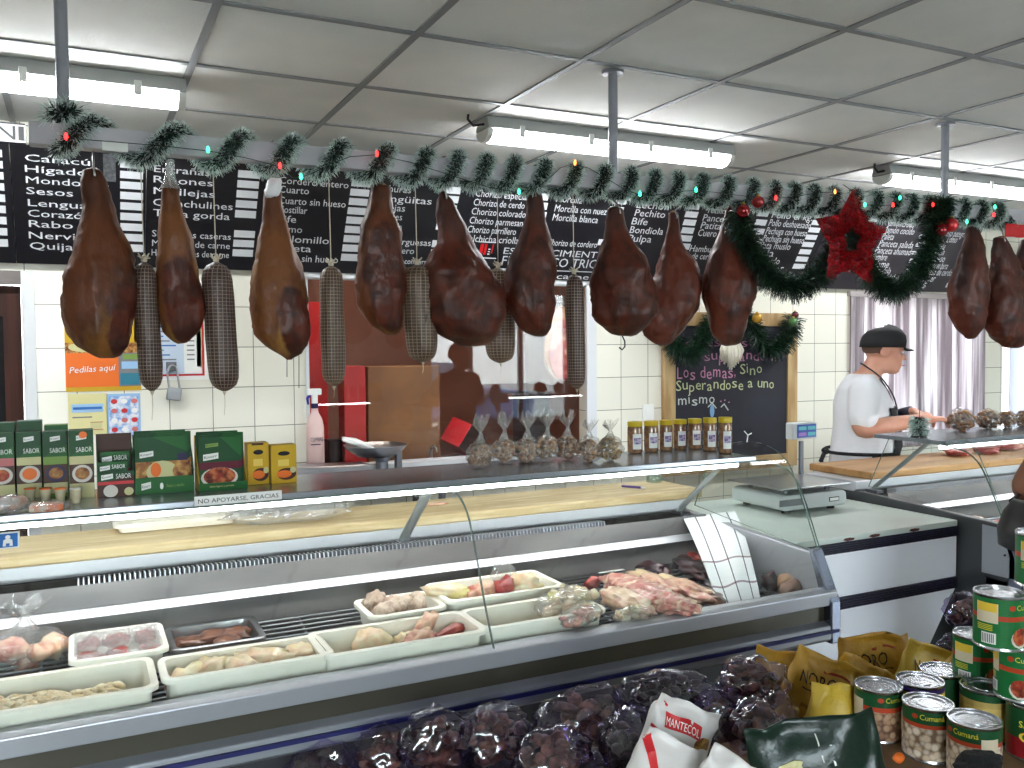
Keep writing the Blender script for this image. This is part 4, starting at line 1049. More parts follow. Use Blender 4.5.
M_CLEAR = film('clear_bag', (252, 252, 252), gloss=.06, rough=.14, bump=(34, .8), white=.08)
M_CLEARW = film('milky_bag', (252, 252, 252), gloss=.06, rough=.2, bump=(22, .6), white=.14)
def piece(name, label, cat, px, py, z, size, m, seed, rot=0, group=None, sub=3, amp=.42, tilt=0, freq=2.2):
    p = at(px, py, Z=z)
    R = Matrix.Rotation(rot, 3, 'Z') @ Matrix.Rotation(tilt, 3, 'Y')
    mb = MB(); mb.lump(p, size, m, seed=seed, sub=sub, amp=amp, rot=R, freq=freq)
    return tag(mb.build(name, smooth=True), label, cat, group)
def place(name, label, cat, x, y, z, size, m, seed, rot=0, group=None, sub=3, amp=.42, tilt=0, freq=2.2):
    R = Matrix.Rotation(rot, 3, 'Z') @ Matrix.Rotation(tilt, 3, 'Y')
    mb = MB(); mb.lump((x, y, z), size, m, seed=seed, sub=sub, amp=amp, rot=R, freq=freq)
    return tag(mb.build(name, smooth=True), label, cat, group)
def mid(T): return (T[0] + T[1]) / 2, (T[2] + T[3]) / 2
# tub 1: heap of chopped pale meat (one uncountable heap)
mx, my = (T1[0] + T1[1]) / 2, (T1[2] + T1[3]) / 2
mb = MB()
for i in range(240):
    x = mx - .05 + rg.uniform(-.22, .26); y = my + rg.uniform(-.055, .05)
    h = .85 + .028 * (1 - abs(x - mx) / .4) + .012 * mnoise.noise(Vector((x * 12, y * 12, 0)))
    mb.lump((x, y, h), (rg.uniform(.01, .022),) * 2 + (rg.uniform(.006, .011),), M_MINCE, seed=i, sub=1, amp=.4)
o = tag(mb.build('chopped_meat', smooth=True), 'heap of pale chopped meat lying in the leftmost white tub', 'meat', kind='stuff')
# tub 2: chicken skin pieces
mx, my = mid(T2); w = T2[1] - T2[0]
for i, (fx, fy, s) in enumerate(((-.33, -.02, .036), (-.2, .2, .042), (-.02, -.05, .04), (.1, .18, .05), (.22, -.1, .042), (.34, .1, .044), (-.1, .25, .03))):
    place('chicken_piece', 'pale yellow raw chicken skin piece lying in the second front tub', 'meat', mx + fx * w, my + fy * .14, .872, (s * 1.4, s * .95, s * .7), M_CHK, i + 20, rot=i * .9, group='chicken skin pieces in the second tub', amp=.5)
# tub 3
mx, my = mid(T3)
piece('chicken_piece', 'round pale chicken piece at the left end of the third front tub', 'meat', 372, 643, .865, (.052, .04, .034), M_CHK, 31, rot=.4, amp=.4)
piece('chicken_piece', 'small pale chicken piece in the middle of the third front tub', 'meat', 404, 641, .86, (.032, .026, .024), M_CHK, 32, rot=1.2, amp=.4)
piece('drumstick', 'pink chicken leg standing up with a red end in the third front tub', 'meat', 424, 628, .89, (.05, .022, .024), M_CHKR, 33, rot=.6, tilt=-.7, amp=.4)
piece('drumstick', 'pink chicken carcass piece beside the upright leg in the third front tub', 'meat', 420, 639, .872, (.046, .03, .024), M_CHKR, 34, rot=.1, amp=.45)
piece('meat_bone', 'reddish bone piece at the right end of the third front tub', 'meat', 452, 632, .875, (.06, .016, .016), M_REDM, 35, rot=.5, amp=.4)
# tub 4: bagged poultry
def bag(name, label, cat, c, size, m_in, m_film, seed, n=14, rot=0, twist=None, part='contents', insz=.36, group=None, sub=3, kind=True, fill=.72):
    c = Vector(c); R = Matrix.Rotation(rot, 3, 'Z')
    t = thing(name, label, cat, c - Vector((0, 0, size[2])), group)
    r_ = random.Random(seed); mb = MB()
    for i in range(n):
        d = Vector((r_.gauss(0, 1), r_.gauss(0, 1), r_.gauss(0, 1))).normalized() * (r_.random() ** .33) * fill
        q = R @ Vector((d.x * size[0], d.y * size[1], d.z * size[2]))
        k = min(size) * insz
        mb.lump(c + q, (k * r_.uniform(.8, 1.3), k * r_.uniform(.7, 1.1), k * r_.uniform(.6, 1)), m_in, seed=seed + i, sub=2, amp=.55, rot=Matrix.Rotation(r_.random() * 6, 3, 'Z'))
    o = mb.build(part, t, smooth=True)
    if kind: o['kind'] = 'stuff'
    mb = MB(); mb.lump(c, size, m_film, seed=seed + 5, sub=sub + 1, amp=.22, rot=R, freq=2.4); mb.build('film', t, smooth=True)
    if twist:
        mb = MB(); p = c + Vector((0, 0, size[2] * .9)); L, w = twist; rings = []
        for z, k in ((0, .55), (.25, .3), (.4, .16), (.55, .3), (.8, .7), (1, .95)):
            rings.append([p + Vector((math.cos(2 * PI * i / 18) * w * k * (1 + .35 * math.sin(i * 2.1 + seed)) + .1 * L * z, math.sin(2 * PI * i / 18) * w * k * .6 * (1 + .3 * math.sin(i * 3 + seed)), L * z * (1 + .25 * z * math.sin(i * 1.7 + seed)))) for i in range(18)])
        mb.loft(rings, m_film, cap=False); mb.build('twisted_top', t, smooth=True)
    return t
bag('meat_bag', 'clear bag of chicken slumped in the tub right of the glass joint', 'bag', at(567, 603, Z=.90), (.11, .065, .042), M_CHK, M_CLEARW, 41, n=40, rot=.35, fill=.9, insz=.42)
bag('meat_bag', 'smaller clear bag lying on the front edge of the same tub', 'bag', at(580, 616, Z=.90), (.075, .035, .026), M_PORK, M_CLEARW, 42, n=24, rot=.3, fill=.9, insz=.45)
# back tubs
mx, my = mid(U1)
k = 0
for fx in (-.3, 0, .3):
    for fy in (-.25, .25):
        place('kidney', 'dark red piece of offal under white film in the back left tub', 'meat', mx + fx * (U1[1] - U1[0]), my + fy * (U1[3] - U1[2]), .897, (.034, .026, .018), M_REDM, 50 + k, rot=k, group='offal pieces in the back left tub', amp=.3); k += 1
rings = []
for j in range(15):
    y = U1[2] + .012 + (U1[3] - U1[2] - .024) * j / 14
    rings.append([Vector((U1[0] + .012 + (U1[1] - U1[0] - .024) * i / 20, y, .915 + .010 * mnoise.noise(Vector((i * .5, j * .5, 2))) + .004 * mnoise.noise(Vector((i * 1.5, j * 1.4, 7))))) for i in range(21)])
mb = MB(); mb.loft(rings, film('white_film', (240, 240, 240), gloss=.1, rough=.2, bump=(40, .7), white=.28), cap=False, closed=False)
tag(mb.build('cling_film', smooth=True), 'wrinkled white film spread over the offal in the back left tub', 'film')
mx, my = mid(U2)
for i, (fx, fy) in enumerate(((-.26, 0), (-.02, .1), (.24, .05), (.1, -.2))):
    place('liver_piece', 'brown piece of liver in the stainless steel tray', 'meat', mx + fx * (U2[1] - U2[0]), my + fy * (U2[3] - U2[2]), 0.879, (.05, .034, .018), M_LIVER, 60 + i, rot=.4 * i, group='liver in the steel tray')
for i, (px, py, s, r) in enumerate(((375, 601, .038, 1.0), (392, 606, .036, .2), (404, 603, .03, .7), (417, 602, .034, 1.2), (384, 611, .03, .4))):
    piece('tripe_piece', 'folded grey tripe piece in the small white back tub', 'meat', px, py, .91, (s * 1.3, s * .8, s * .75), M_TRIPE, 70 + i, rot=r, group='tripe in the small back tub', amp=.45)
piece('drumstick', 'yellowish chicken leg across the left corner of the back tub', 'meat', 447, 591, .925, (.07, .024, .022), M_CHK, 80, rot=-.7, amp=.35)
piece('chicken_piece', 'pink chicken back in the middle of the right back tub', 'meat', 484, 591, .92, (.06, .03, .026), M_CHKR, 81, rot=.3, amp=.45)
piece('meat_bone', 'dark red bony piece between chicken pieces in the right back tub', 'meat', 505, 587, .925, (.042, .028, .03), M_REDM, 82, rot=.9, amp=.45)
piece('chicken_piece', 'large pale yellow chicken piece at the right end of the back tub', 'meat', 524, 584, .925, (.052, .034, .034), M_CHK, 83, rot=-.5, amp=.45)
piece('chicken_piece', 'pale chicken wing at the front of the right back tub', 'meat', 470, 595, .91, (.05, .024, .02), M_CHK, 84, rot=.2, amp=.45)
a = at(503, 574, Z=.94)
mb = MB(); mb.lump(a, (.04, .012, .035), M_CLEARW, seed=4, sub=3, amp=.35); tag(mb.build('plastic_bag', smooth=True), 'crumpled clear plastic bag poking out of the right back tub', 'bag')
# bagged meat behind the left tub
bag('meat_bag', 'clear bag with a large pale piece of meat at the far left of the case', 'bag', at(24, 652, Z=.89), (.10, .07, .06), M_CHKR, M_CLEAR, 90, n=5, insz=.62, twist=(.07, .05))
# big pieces of ribs, lying right of the tubs
def slab(label, px0, px1, z, w, th, m, seed, name='rib_slab', bend=.0, z2=None):
    a = at(*px0, Z=z); b = at(*px1, Z=z2 or z); d = b - a; L = d.length; c = (a + b) / 2
    rot = math.atan2(d.y, d.x)
    R = Matrix.Rotation(rot, 3, 'Z') @ Matrix.Rotation(-math.asin(max(-1, min(1, d.z / L))), 3, 'Y')
    mb = MB(); mb.lump(c, (L / 2, w, th), m, seed=seed, sub=4, amp=.34, rot=R, freq=2.0)
    return tag(mb.build(name, smooth=True), label, 'meat')
slab('longest pink rack of ribs lying diagonally right of the white tubs', (606, 578), (690, 610), .90, .055, .032, M_PORK, 101)
slab('pale fatty rack of ribs in front of the longest pink rack', (603, 592), (650, 613), .89, .045, .03, mat('pale_ribs', (226, 196, 164), .4, c2=(210, 156, 136), scale=22, c3=(236, 220, 190), scale3=14, bump=(45, .4), coat=.2), 102)
slab('pink meat piece with a ragged end at the front right of the ribs', (655, 604), (700, 610), .885, .035, .028, M_PORK, 103)
slab('pale long meat strip behind the ribs', (634, 573), (680, 596), .885, .035, .025, M_CHKR, 104)
slab('pale bony cut beside the striped towel', (655, 577), (712, 600), .875, .04, .025, M_CHKR, 105)
slab('dark meat lump against the back panel left of the striped towel', (632, 565), (668, 575), .85, .04, .03, M_DARKM, 106)
slab('dark red offal tucked under the striped towel', (676, 560), (716, 580), .85, .06, .035, M_DARKM, 107)
slab('reddish meat end just left of the towel', (686, 552), (704, 566), .865, .03, .025, M_REDM, 108)
slab('red-brown meat piece at the front beside the towel', (690, 590), (722, 604), .865, .035, .026, M_LIVER, 109)
piece('meat_lump', 'small red lump of meat left of the ribs', 'meat', 593, 583, .88, (.026, .018, .022), M_REDM, 110)
bag('meat_bag', 'flattened clear bag in front of the pale ribs', 'bag', at(632, 615, Z=.885), (.06, .035, .024), M_CHK, M_CLEARW, 111, n=16, fill=.88, insz=.42)
place('wrapped_meat', 'long pale brown meat roll right of the towel at the case end', 'meat', *at(792, 580, Z=.86), (.075, .036, .03), mat('pale_brown_roll', (176, 140, 112), .5, c2=(150, 108, 84), scale=14), 112, rot=.35, amp=.2)
place('wrapped_meat', 'second shorter meat roll in front, at the case end', 'meat', *at(793, 588, Z=.85), (.07, .03, .028), mat('pale_brown_roll2', (150, 116, 98), .5, c2=(126, 90, 76), scale=14), 113, rot=.3, amp=.2)
place('dark_parcel', 'small dark wrapped parcel between the towel and the meat rolls', 'parcel', *at(771, 582, Z=.85), (.03, .028, .03), M_DARKM, 114)
# white paper square behind ribs
a = at(612, 571, Z=.86)
tag(MB().box(a.x - .05, a.x + .05, a.y - .03, a.y + .03, a.z - .003, a.z, M_WHITE).build('paper_sheet'), 'small white paper sheet under the top of the ribs', 'paper')

# striped towel
tl, tr_, br_, bl_ = at(683, 517, Y=2.55), at(735, 511, Y=2.55), at(762, 603, Y=2.03), at(722, 611, Y=2.03)
M_TOW = mat('towel_white', (240, 240, 240), .9, bump=(220, .3)); M_TOWS = mat('towel_stripe', (58, 56, 62), .9); M_TOWR = mat('towel_stripe_soft', (150, 132, 138), .9)
mb = MB(); NU, NV = 44, 70; grid = []
for j in range(NV + 1):
    v = j / NV; row = []
    for i in range(NU + 1):
        u = i / NU
        p = tl.lerp(tr_, u).lerp(bl_.lerp(br_, u), v)
        p = p + Vector((-.012 * math.sin(PI * v) * (1 - u), 0, .035 * math.sin(PI * v) + .006 * math.sin(u * 9 + v * 3) * v))
        row.append(p)
    grid.append(row)
b0 = len(mb.v); mb.v.extend(p for r in grid for p in r)
for j in range(NV):
    for i in range(NU):
        m = M_TOWS if i in (9, 22, 36) else M_TOWR if j in (44, 58) else M_TOW
        mb.f.append([b0 + j * (NU + 1) + i, b0 + (j + 1) * (NU + 1) + i, b0 + (j + 1) * (NU + 1) + i + 1, b0 + j * (NU + 1) + i + 1]); mb.m.append(mb.mi(m))
o = mb.build('kitchen_towel', smooth=True); md = o.modifiers.new('t', 'SOLIDIFY'); md.thickness = .004
tag(o, 'white kitchen towel with dark grid stripes draped down inside the case', 'towel')

# ------------------------------------------------------------------ things lying on the long cutting board
ZB = 1.078
a = at(112, 527, Z=ZB); b = at(230, 520, Z=ZB)
tub(a.x, b.x + .02, 2.83, 2.945, ZB + .001, ZB + .03, 'flat white tray standing at the back of the long cutting board', name='plastic_tray', cat='tray', group=None, r=.015)
c = at(292, 514, Z=ZB + .03)
bag('plastic_bag', 'crumpled clear plastic bag lying on the long cutting board', 'bag', (c.x, 2.79, ZB + .03), (.2, .06, .032), mat('bag_inside', (206, 200, 200), .6), M_CLEARW, 120, n=6, insz=.4)
a = at(622, 486, Z=ZB + .006); b = at(646, 488, Z=ZB + .006)
t = thing('pen', 'purple pen lying on the right end of the long cutting board', 'pen', a)
d = (b - a).normalized()
MB().tube([a, b - d * .02], .0045, mat('pen_purple', (70, 40, 120), .35), n=8).build('barrel', t, smooth=True)
MB().tube([b - d * .02, b - d * .004, b], [.0042, .003, .0006], M_WHITE, n=8).build('tip', t, smooth=True)
c = at(654, 482, Z=ZB); mb = MB()
mb.lathe([(.03, 0), (.032, .004), (.03, .02), (.024, .028), (.02, .028), (.026, .018), (.026, .006)], (c.x, min(c.y, 2.9), ZB + .001), film('clear_plastic_dish', (225, 238, 230), gloss=.06, rough=.05, white=.12), n=20)
tag(mb.build('glass_ashtray', smooth=True), 'small clear round dish on the right end of the long cutting board', 'dish')
c = at(437, 505, Z=ZB); place('meat_scrap', 'tiny pale meat scrap on the cutting board right of the strut', 'meat', c.x, c.y, ZB + .004, (.035, .016, .005), M_CHKR, 121)
# ------------------------------------------------------------------ packets on the top shelf
ZS = 1.2525
PG = lambda n, c, **k: mat('print_' + n, c, k.pop('rough', .45), spec=.25, **k)
G_DK = PG('dark_green', (22, 70, 36)); G_MD = PG('green', (30, 92, 40)); G_LT = PG('light_green', (120, 150, 70)); G_CREAM = PG('cream', (196, 190, 140))
G_PINK = PG('pink', (190, 110, 110)); G_YEL = PG('yellow', (198, 158, 36)); G_OR = PG('orange', (226, 110, 40)); G_FOOD = PG('food', (150, 96, 50), c2=(196, 150, 84), scale=60, c3=(110, 52, 30), scale3=45)
G_FOODR = PG('food_red', (150, 50, 34), c2=(190, 110, 60), scale=60, c3=(90, 30, 22), scale3=40); G_PLATE = PG('plate', (206, 200, 190)); G_WHITE = PG('white', (230, 230, 226)); G_BRN = PG('brown', (70, 40, 28)); G_NAVY = PG('navy', (44, 36, 74)); G_BLUE = PG('blue', (46, 104, 172)); G_LBLUE = PG('light_blue', (150, 186, 220)); G_GREY = PG('grey', (120, 120, 124)); G_BLACK = PG('black', (20, 20, 22))
def shelf_y(px, py): return max(2.30, min(2.52, at(px, py, Z=ZS).y))
def logo(fc, a, b, w, h, m=None):
    fc.poly([(a, b), (a + w, b + h * .3), (a + w, b + h * 1.25), (a, b + h)], m or G_WHITE, 3)
    fc.text('Knorr', a + w * .08, b + h * .3, h * .5, G_DK, 4, width=w * .84, rot=.12)
def carton(px0, px1, pyt, pyb, label, art, side=G_DK, dep=.05, name='soup_carton', y=None, group='green seasoning cartons', cat='carton', tilt=0):
    Y = y or shelf_y((px0 + px1) / 2, pyb)
    x0 = at(px0, pyb, Y=Y).x; x1 = at(px1, pyb, Y=Y).x; zt = at((px0 + px1) / 2, pyt, Y=Y).z
    h = zt - ZS
    t = thing(name, label, cat, ((x0 + x1) / 2, Y + dep / 2, ZS), group)
    MB().box(x0 + .0015, x1 - .0015, Y, Y + dep, ZS, zt, side).build('box', t, bevel=.001)
    mb = MB(); fc = Face(mb, (x0 + .002, Y, ZS), (1, 0, 0), (0, 0, 1), eps=.0006)
    art(fc, x1 - x0 - .004, h)
    mb.build('printed_front', t)
    return t
def sabor(band, food, rim=None):
    def art(f, w, h):
        f.rect(0, 0, w, h, G_CREAM, 1); f.rect(0, h * .62, w, h, G_DK, 2); f.poly([(0, h * .62), (w, h * .62), (w, h * .8)], G_MD, 3)
        f.rect(0, h * .5, w, h * .62, band, 2); f.rect(0, h * .22, w, h * .5, G_BRN, 2)
        f.ell(w * .52, h * .36, w * .42, h * .13, rim or G_PLATE, 3); f.ell(w * .52, h * .365, w * .3, h * .09, food, 4)
        f.rect(0, 0, w, h * .06, band, 2)
        logo(f, w * .3, h * .85, w * .42, h * .07)
        f.text('SABOR', w * .28, h * .68, h * .075, G_WHITE, 4, width=w * .66)
    return art
carton(-14, 16.4, 433, 496, 'seasoning carton with pink band cut off by the left edge', sabor(G_PINK, G_FOODR))
carton(16.6, 43.2, 432, 496, 'seasoning carton showing an orange dish on a white plate', sabor(G_CREAM, G_OR))
carton(43.4, 69.2, 431.5, 497, 'seasoning carton with a blue-rimmed plate', sabor(G_LT, G_FOOD, G_NAVY))
carton(69.4, 95.6, 430, 498, 'seasoning carton with an orange dot on its logo', lambda f, w, h: (sabor(G_CREAM, G_FOOD)(f, w, h), f.ell(w * .58, h * .93, w * .17, h * .05, G_OR, 5)))
carton(-6, 17, 423, 480, 'dark green carton standing behind the pink-banded carton', lambda f, w, h: f.rect(0, 0, w, h, G_DK, 1), y=2.56, side=G_DK)
carton(17.5, 44, 421, 480, 'dark green carton standing behind the orange-dish carton', lambda f, w, h: f.rect(0, 0, w, h, G_DK, 1), y=2.56, side=G_DK)
carton(45, 70, 425, 482, 'light green carton behind the blue-rimmed plate carton', lambda f, w, h: f.rect(0, 0, w, h, G_MD, 1), y=2.56, side=G_LT)

def display_box(px0, px1, pyt, pyb, label, art, lipf, lipm, art2, npk=4, backm=G_BRN, wall=None, full=False, group='open green display boxes'):
    """an open counter display: a card tray with low lip, high back, and packets standing inside"""
    Y = shelf_y((px0 + px1) / 2, pyb); x0 = at(px0, pyb, Y=Y).x; x1 = at(px1, pyb, Y=Y).x; h = at((px0 + px1) / 2, pyt, Y=Y).z - ZS
    d = .085; w = x1 - x0; lh = h * lipf
    t = thing('display_box', label, 'display box', ((x0 + x1) / 2, Y + d / 2, ZS), group)
    mb = MB()
    mb.box(x0, x1, Y, Y + .002, ZS, ZS + lh, lipm); mb.box(x0, x1, Y, Y + d, ZS, ZS + .002, lipm); mb.box(x0, x1, Y + d - .002, Y + d, ZS, ZS + h * (.9 if full else 1), backm)
    for xa in (x0, x1 - .002): mb.add([(xa, Y, ZS), (xa + .002, Y, ZS), (xa + .002, Y + d, ZS), (xa, Y + d, ZS), (xa, Y, ZS + lh * 1.4), (xa + .002, Y, ZS + lh * 1.4), (xa + .002, Y + d, ZS + h * .9), (xa, Y + d, ZS + h * .9)], [(3, 2, 1, 0), (4, 5, 6, 7), (0, 1, 5, 4), (1, 2, 6, 5), (2, 3, 7, 6), (3, 0, 4, 7)], wall or lipm)
    tr = mb.build('tray', t)
    mb = MB(); fc = Face(mb, (x0, Y, ZS), (1, 0, 0), (0, 0, 1), eps=.0006); art2(fc, w, lh); mb.build('printed_lip', tr)
    ph = h * (.97 if full else .72)
    for k in range(npk):
        y = Y + .008 + k * (d - .02) / npk; hh = ph * (.93 + .07 * k / max(1, npk - 1)) if full else ph * (.8 + .2 * k / max(1, npk - 1)); s = .006 * ((k * 7) % 3 - 1)
        xa, xb = x0 + .008 + s, x1 - .008 + s
        mb = MB(); mb.box(xa, xb, y, y + .008, ZS + .003, ZS + hh, G_DK); pk = mb.build('packet', t, bevel=.003)
        mb = MB(); fc = Face(mb, (xa, y, ZS + .003), (1, 0, 0), (0, 0, 1), eps=.0006); art(fc, xb - xa, hh - .003, k); mb.build('printed_front', pk)
    return t
def artE(f, w, h, k):
    f.rect(0, 0, w, h, G_DK, 1); f.rect(0, h * .5, w, h * .58, M_RED, 2); f.rect(0, h * .05, w, h * .5, G_BRN, 2); f.ell(w * .5, h * .25, w * .36, h * .18, G_PLATE, 3); f.ell(w * .5, h * .26, w * .26, h * .13, G_FOODR, 4)
    logo(f, w * .06, h * .74, w * .34, h * .13); f.text('SABOR', w * .46, h * .8, h * .12, G_WHITE, 4, width=w * .46); f.poly([(0, h * .93), (w, h * .86), (w, h), (0, h)], G_MD, 3)
display_box(98, 134.5, 436, 497, 'open brown-backed display box with two red-banded packets', artE, .42, G_DK,
    lambda f, w, h: (f.rect(0, 0, w, h, G_BRN, 1), f.poly([(0, h * .55), (w, h * .85), (w, h), (0, h)], G_DK, 2), f.rect(0, h * .5, w, h * .62, M_RED, 3), f.ell(w * .35, h * .25, w * .2, h * .24, G_PLATE, 3), f.ell(w * .85, h * .2, w * .13, h * .16, G_CREAM, 3), logo(f, w * .1, h * .68, w * .32, h * .2), f.text('SABOR', w * .5, h * .72, h * .2, G_WHITE, 4, width=w * .42)), npk=2)
def artF(f, w, h, k):
    f.rect(0, 0, w, h, G_DK, 1); f.poly([(w * .3, h), (w, h * .7), (w, h)], G_MD, 2); f.rect(0, h * .2, w, h * .55, G_FOOD, 2); f.ell(w * .5, h * .36, w * .3, h * .2, G_CREAM, 3); f.ell(w * .38, h * .4, w * .1, h * .13, G_OR, 4); f.ell(w * .83, h * .36, w * .13, h * .14, G_FOOD, 4); f.rect(w * .8, h * .55, w * .98, h * .68, G_NAVY, 3)
    logo(f, w * .08, h * .62, w * .26, h * .1)
display_box(135.5, 194.5, 430, 493, 'wide open green display box of packets with a chicken picture', artF, .26, G_MD,
    lambda f, w, h: (f.rect(0, 0, w, h, G_MD, 1), logo(f, w * .1, h * .25, w * .16, h * .4), f.ell(w * .44, h * .45, w * .03, h * .2, G_WHITE, 2), f.text('Sopa y sazón', w * .52, h * .36, h * .2, G_LT, 2, width=w * .3)), npk=4, full=True)
def artG(f, w, h, k):
    f.rect(0, 0, w, h, G_DK, 1); f.poly([(w * .5, h), (w, h * .6), (w, h)], G_MD, 2); f.rect(0, h * .38, w, h * .52, PG('maroon', (92, 20, 40)), 2); f.ell(w * .48, h * .22, w * .44, h * .2, G_PLATE, 2); f.ell(w * .48, h * .24, w * .38, h * .17, G_FOODR, 3)
    logo(f, w * .1, h * .55, w * .36, h * .12); logo(f, w * .16, h * .8, w * .3, h * .07, G_LT)
display_box(199, 247.5, 431, 490, 'open green display box with yellow sides and packets showing red food', artG, .13, G_MD, lambda f, w, h: (f.rect(0, 0, w, h, G_MD, 1), f.text('Salsa ligera y pronta', w * .22, h * .45, h * .25, G_CREAM, 2, width=w * .5)), npk=4, full=True, wall=G_YEL)
def artY(f, w, h):
    f.rect(0, 0, w, h, G_YEL, 1); f.ell(w * .5, h * .78, w * .24, h * .06, G_BLACK, 2); f.rect(w * .26, h * .45, w * .7, h * .62, PG('gold', (226, 196, 96)), 2)
    f.ell(w * .6, h * .24, w * .38, h * .16, G_BRN, 2); f.ell(w * .5, h * .24, w * .3, h * .1, G_OR, 3); f.ell(w * .85, h * .34, w * .12, h * .08, G_CREAM, 4)
carton(247.5, 270, 443, 484.5, 'yellow carton with a dark cap, left of the yellow pair', lambda f, w, h: (artY(f, w, h), f.rect(w * .2, h * .95, w * .75, h, G_BRN, 3)), side=G_YEL, name='stock_carton', group='yellow cartons')
carton(271, 297.5, 445, 483, 'yellow carton at the right end of the packets, beside the spray bottle', artY, side=G_YEL, name='stock_carton', group='yellow cartons')
# little cups with orange lids, in front of the cartons
for i, (a, b) in enumerate(((24, 36.5), (39.5, 52), (54.3, 66.5), (70, 82.5))):
    p = at((a + b) / 2, 503, Z=ZS); Y = max(p.y, 2.29); x = at((a + b) / 2, 500, Y=Y).x; r = (at(b, 490, Y=Y).x - at(a, 490, Y=Y).x) / 2
    zt = at((a + b) / 2, 490, Y=Y).z - ZS
    t = thing('dessert_cup', ['small clear cup with an orange lid, leftmost of the four by the cartons', 'small clear cup with an orange lid, second from the left', 'small clear cup with an orange lid, third from the left', 'small clear cup, rightmost of the four by the cartons'][i], 'cup', (x, Y, ZS), 'small cups on the shelf')
    zt = .034
    MB().lathe([(r * .62, 0), (r * .66, .001), (r * .95, zt), (r, zt + .001)], (x, Y, ZS), PG('cup_cream', (206, 196, 164)), n=18).build('body', t, smooth=True, auto=50)
    MB().lathe([(r * 1.02, zt), (r * 1.04, zt + .001), (r * 1.02, zt + .003), (.001, zt + .0035)], (x, Y, ZS), G_OR if i != 3 else G_PLATE, n=18).build('lid', t)
# two wrapped packs at the front left of the shelf
c = at(45, 513, Z=ZS + .012)
t = thing('wrapped_pack', 'flat film-wrapped pack with an orange strip in front of the cups', 'pack', (c.x, 2.30, ZS)); MB().box(c.x - .035, c.x + .035, 2.275, 2.325, ZS, ZS + .016, PG('pack', (206, 190, 170), c2=(220, 120, 80), scale=40)).build('contents', t, bevel=.004)
MB().lump((c.x, 2.30, ZS + .011), (.046, .034, .012), M_CLEARW, seed=2, sub=3, amp=.25).build('film', t, smooth=True)
c = at(6, 510, Z=ZS + .02)
t = thing('wrapped_pack', 'bulky white film-wrapped pack at the left end of the shelf', 'pack', (c.x, 2.31, ZS)); mb = MB()
for k in range(4): mb.lump((c.x - .02 + .014 * k, 2.31, ZS + .017 + .008 * (k % 2)), (.018, .022, .014), PG('pack2', (212, 204, 200), c2=(180, 140, 120), scale=30), seed=k, sub=2)
mb.build('contents', t, smooth=True); MB().lump((c.x, 2.31, ZS + .021), (.044, .032, .022), M_CLEARW, seed=3, sub=3, amp=.3).build('film', t, smooth=True)
# notice on the shelf edge
a = at(194, 503, Y=2.261); b = at(281, 491, Y=2.261)
t = thing('shelf_notice', 'white paper strip reading NO APOYARSE, GRACIAS on the shelf edge', 'sign', (a.x, 2.261, 1.23))
MB().box(a.x, b.x, 2.2515, 2.2525, 1.2415, 1.265, G_WHITE).build('paper', t)
mb = MB(); fc = Face(mb, (a.x, 2.2515, 1.2400), (1, 0, 0), (0, 0, 1), eps=.0005); w = b.x - a.x
fc.text('NO APOYARSE, GRACIAS', w * .04, .0075, .011, G_BLACK, 1, width=w * .92); mb.build('lettering', t)
# pictogram sticker on the case glass at the left edge
py_ = 2.03; a = at(-6, 548, Y=py_); b = at(20, 529, Y=py_)
t = thing('pictogram_sticker', 'blue and white pictogram sticker of a person at the left edge of the glass', 'sticker', (a.x, py_, a.z))
nrm = Vector((0, -.42, -.0)); u = Vector((1, 0, 0)); v = Vector((0, .40, .92)).normalized()
mb = MB(); fc = Face(mb, (a.x, 2.008, a.z), u, v, eps=.001); w = b.x - a.x; h = (b.z - a.z)
fc.rect(0, 0, w, h, G_WHITE, 1); fc.rect(w * .06, h * .08, w * .92, h * .9, G_BLUE, 2)
fc.ell(w * .55, h * .68, w * .1, h * .12, G_WHITE, 3); fc.poly([(w * .36, h * .14), (w * .74, h * .14), (w * .72, h * .5), (w * .62, h * .58), (w * .48, h * .58), (w * .38, h * .5)], G_WHITE, 3); fc.rect(w * .48, h * .14, w * .62, h * .3, G_BLUE, 4)
mb.build('print', t)

# bags of nuts and jars
M_NUT = mat('mixed_nuts', (134, 92, 62), .55, c2=(170, 130, 90), scale=40, c3=(84, 54, 40), scale3=30); M_NUT2 = mat('seed_mix', (176, 140, 80), .55, c2=(110, 76, 40), scale=60)
M_NBAG = film('nut_bag', (253, 252, 250), gloss=.04, rough=.14, bump=(50, .7), white=.14)
nb = [(480, 454, 26, 'leftmost'), (504, 450, 24, 'second'), (527, 449, 25, 'third'), (547, 447, 22, 'fourth'), (567, 446, 22, 'fifth'), (589, 448, 24, 'sixth'), (610, 447, 23, 'last')]
words7 = ['clear bag of mixed nuts at the left end of the row on the shelf', 'clear bag of nuts, second from the left on the shelf', 'clear bag of nuts under a tall twisted top, third in the row', 'clear bag of dark nuts in the middle of the row', 'clear bag of nuts, third from the right on the shelf', 'clear bag of nuts with a white crinkled side, second from the right', 'clear bag of yellow seeds at the right end of the row, nearest the jars']
for i, (px, py, w, _) in enumerate(nb):
    yb = py + 14; Y = min(2.56, max(2.38, at(px, yb, Z=ZS).y)); c = at(px, py, Y=Y); r = (at(px + w / 2, py, Y=Y).x - at(px - w / 2, py, Y=Y).x) / 2 / math.sqrt(1 + (c.x / Y) ** 2 * .6)
    bag('nut_bag', words7[i], 'bag', (c.x, Y, ZS + .041), (r * 1.05, .038, .041), M_NUT if i < 6 else M_NUT2, M_NBAG, 200 + i * 20, n=70, insz=.23, fill=.88, twist=(.075 if i < 5 else .05, .028), part='nuts', group='bags of nuts on the shelf')
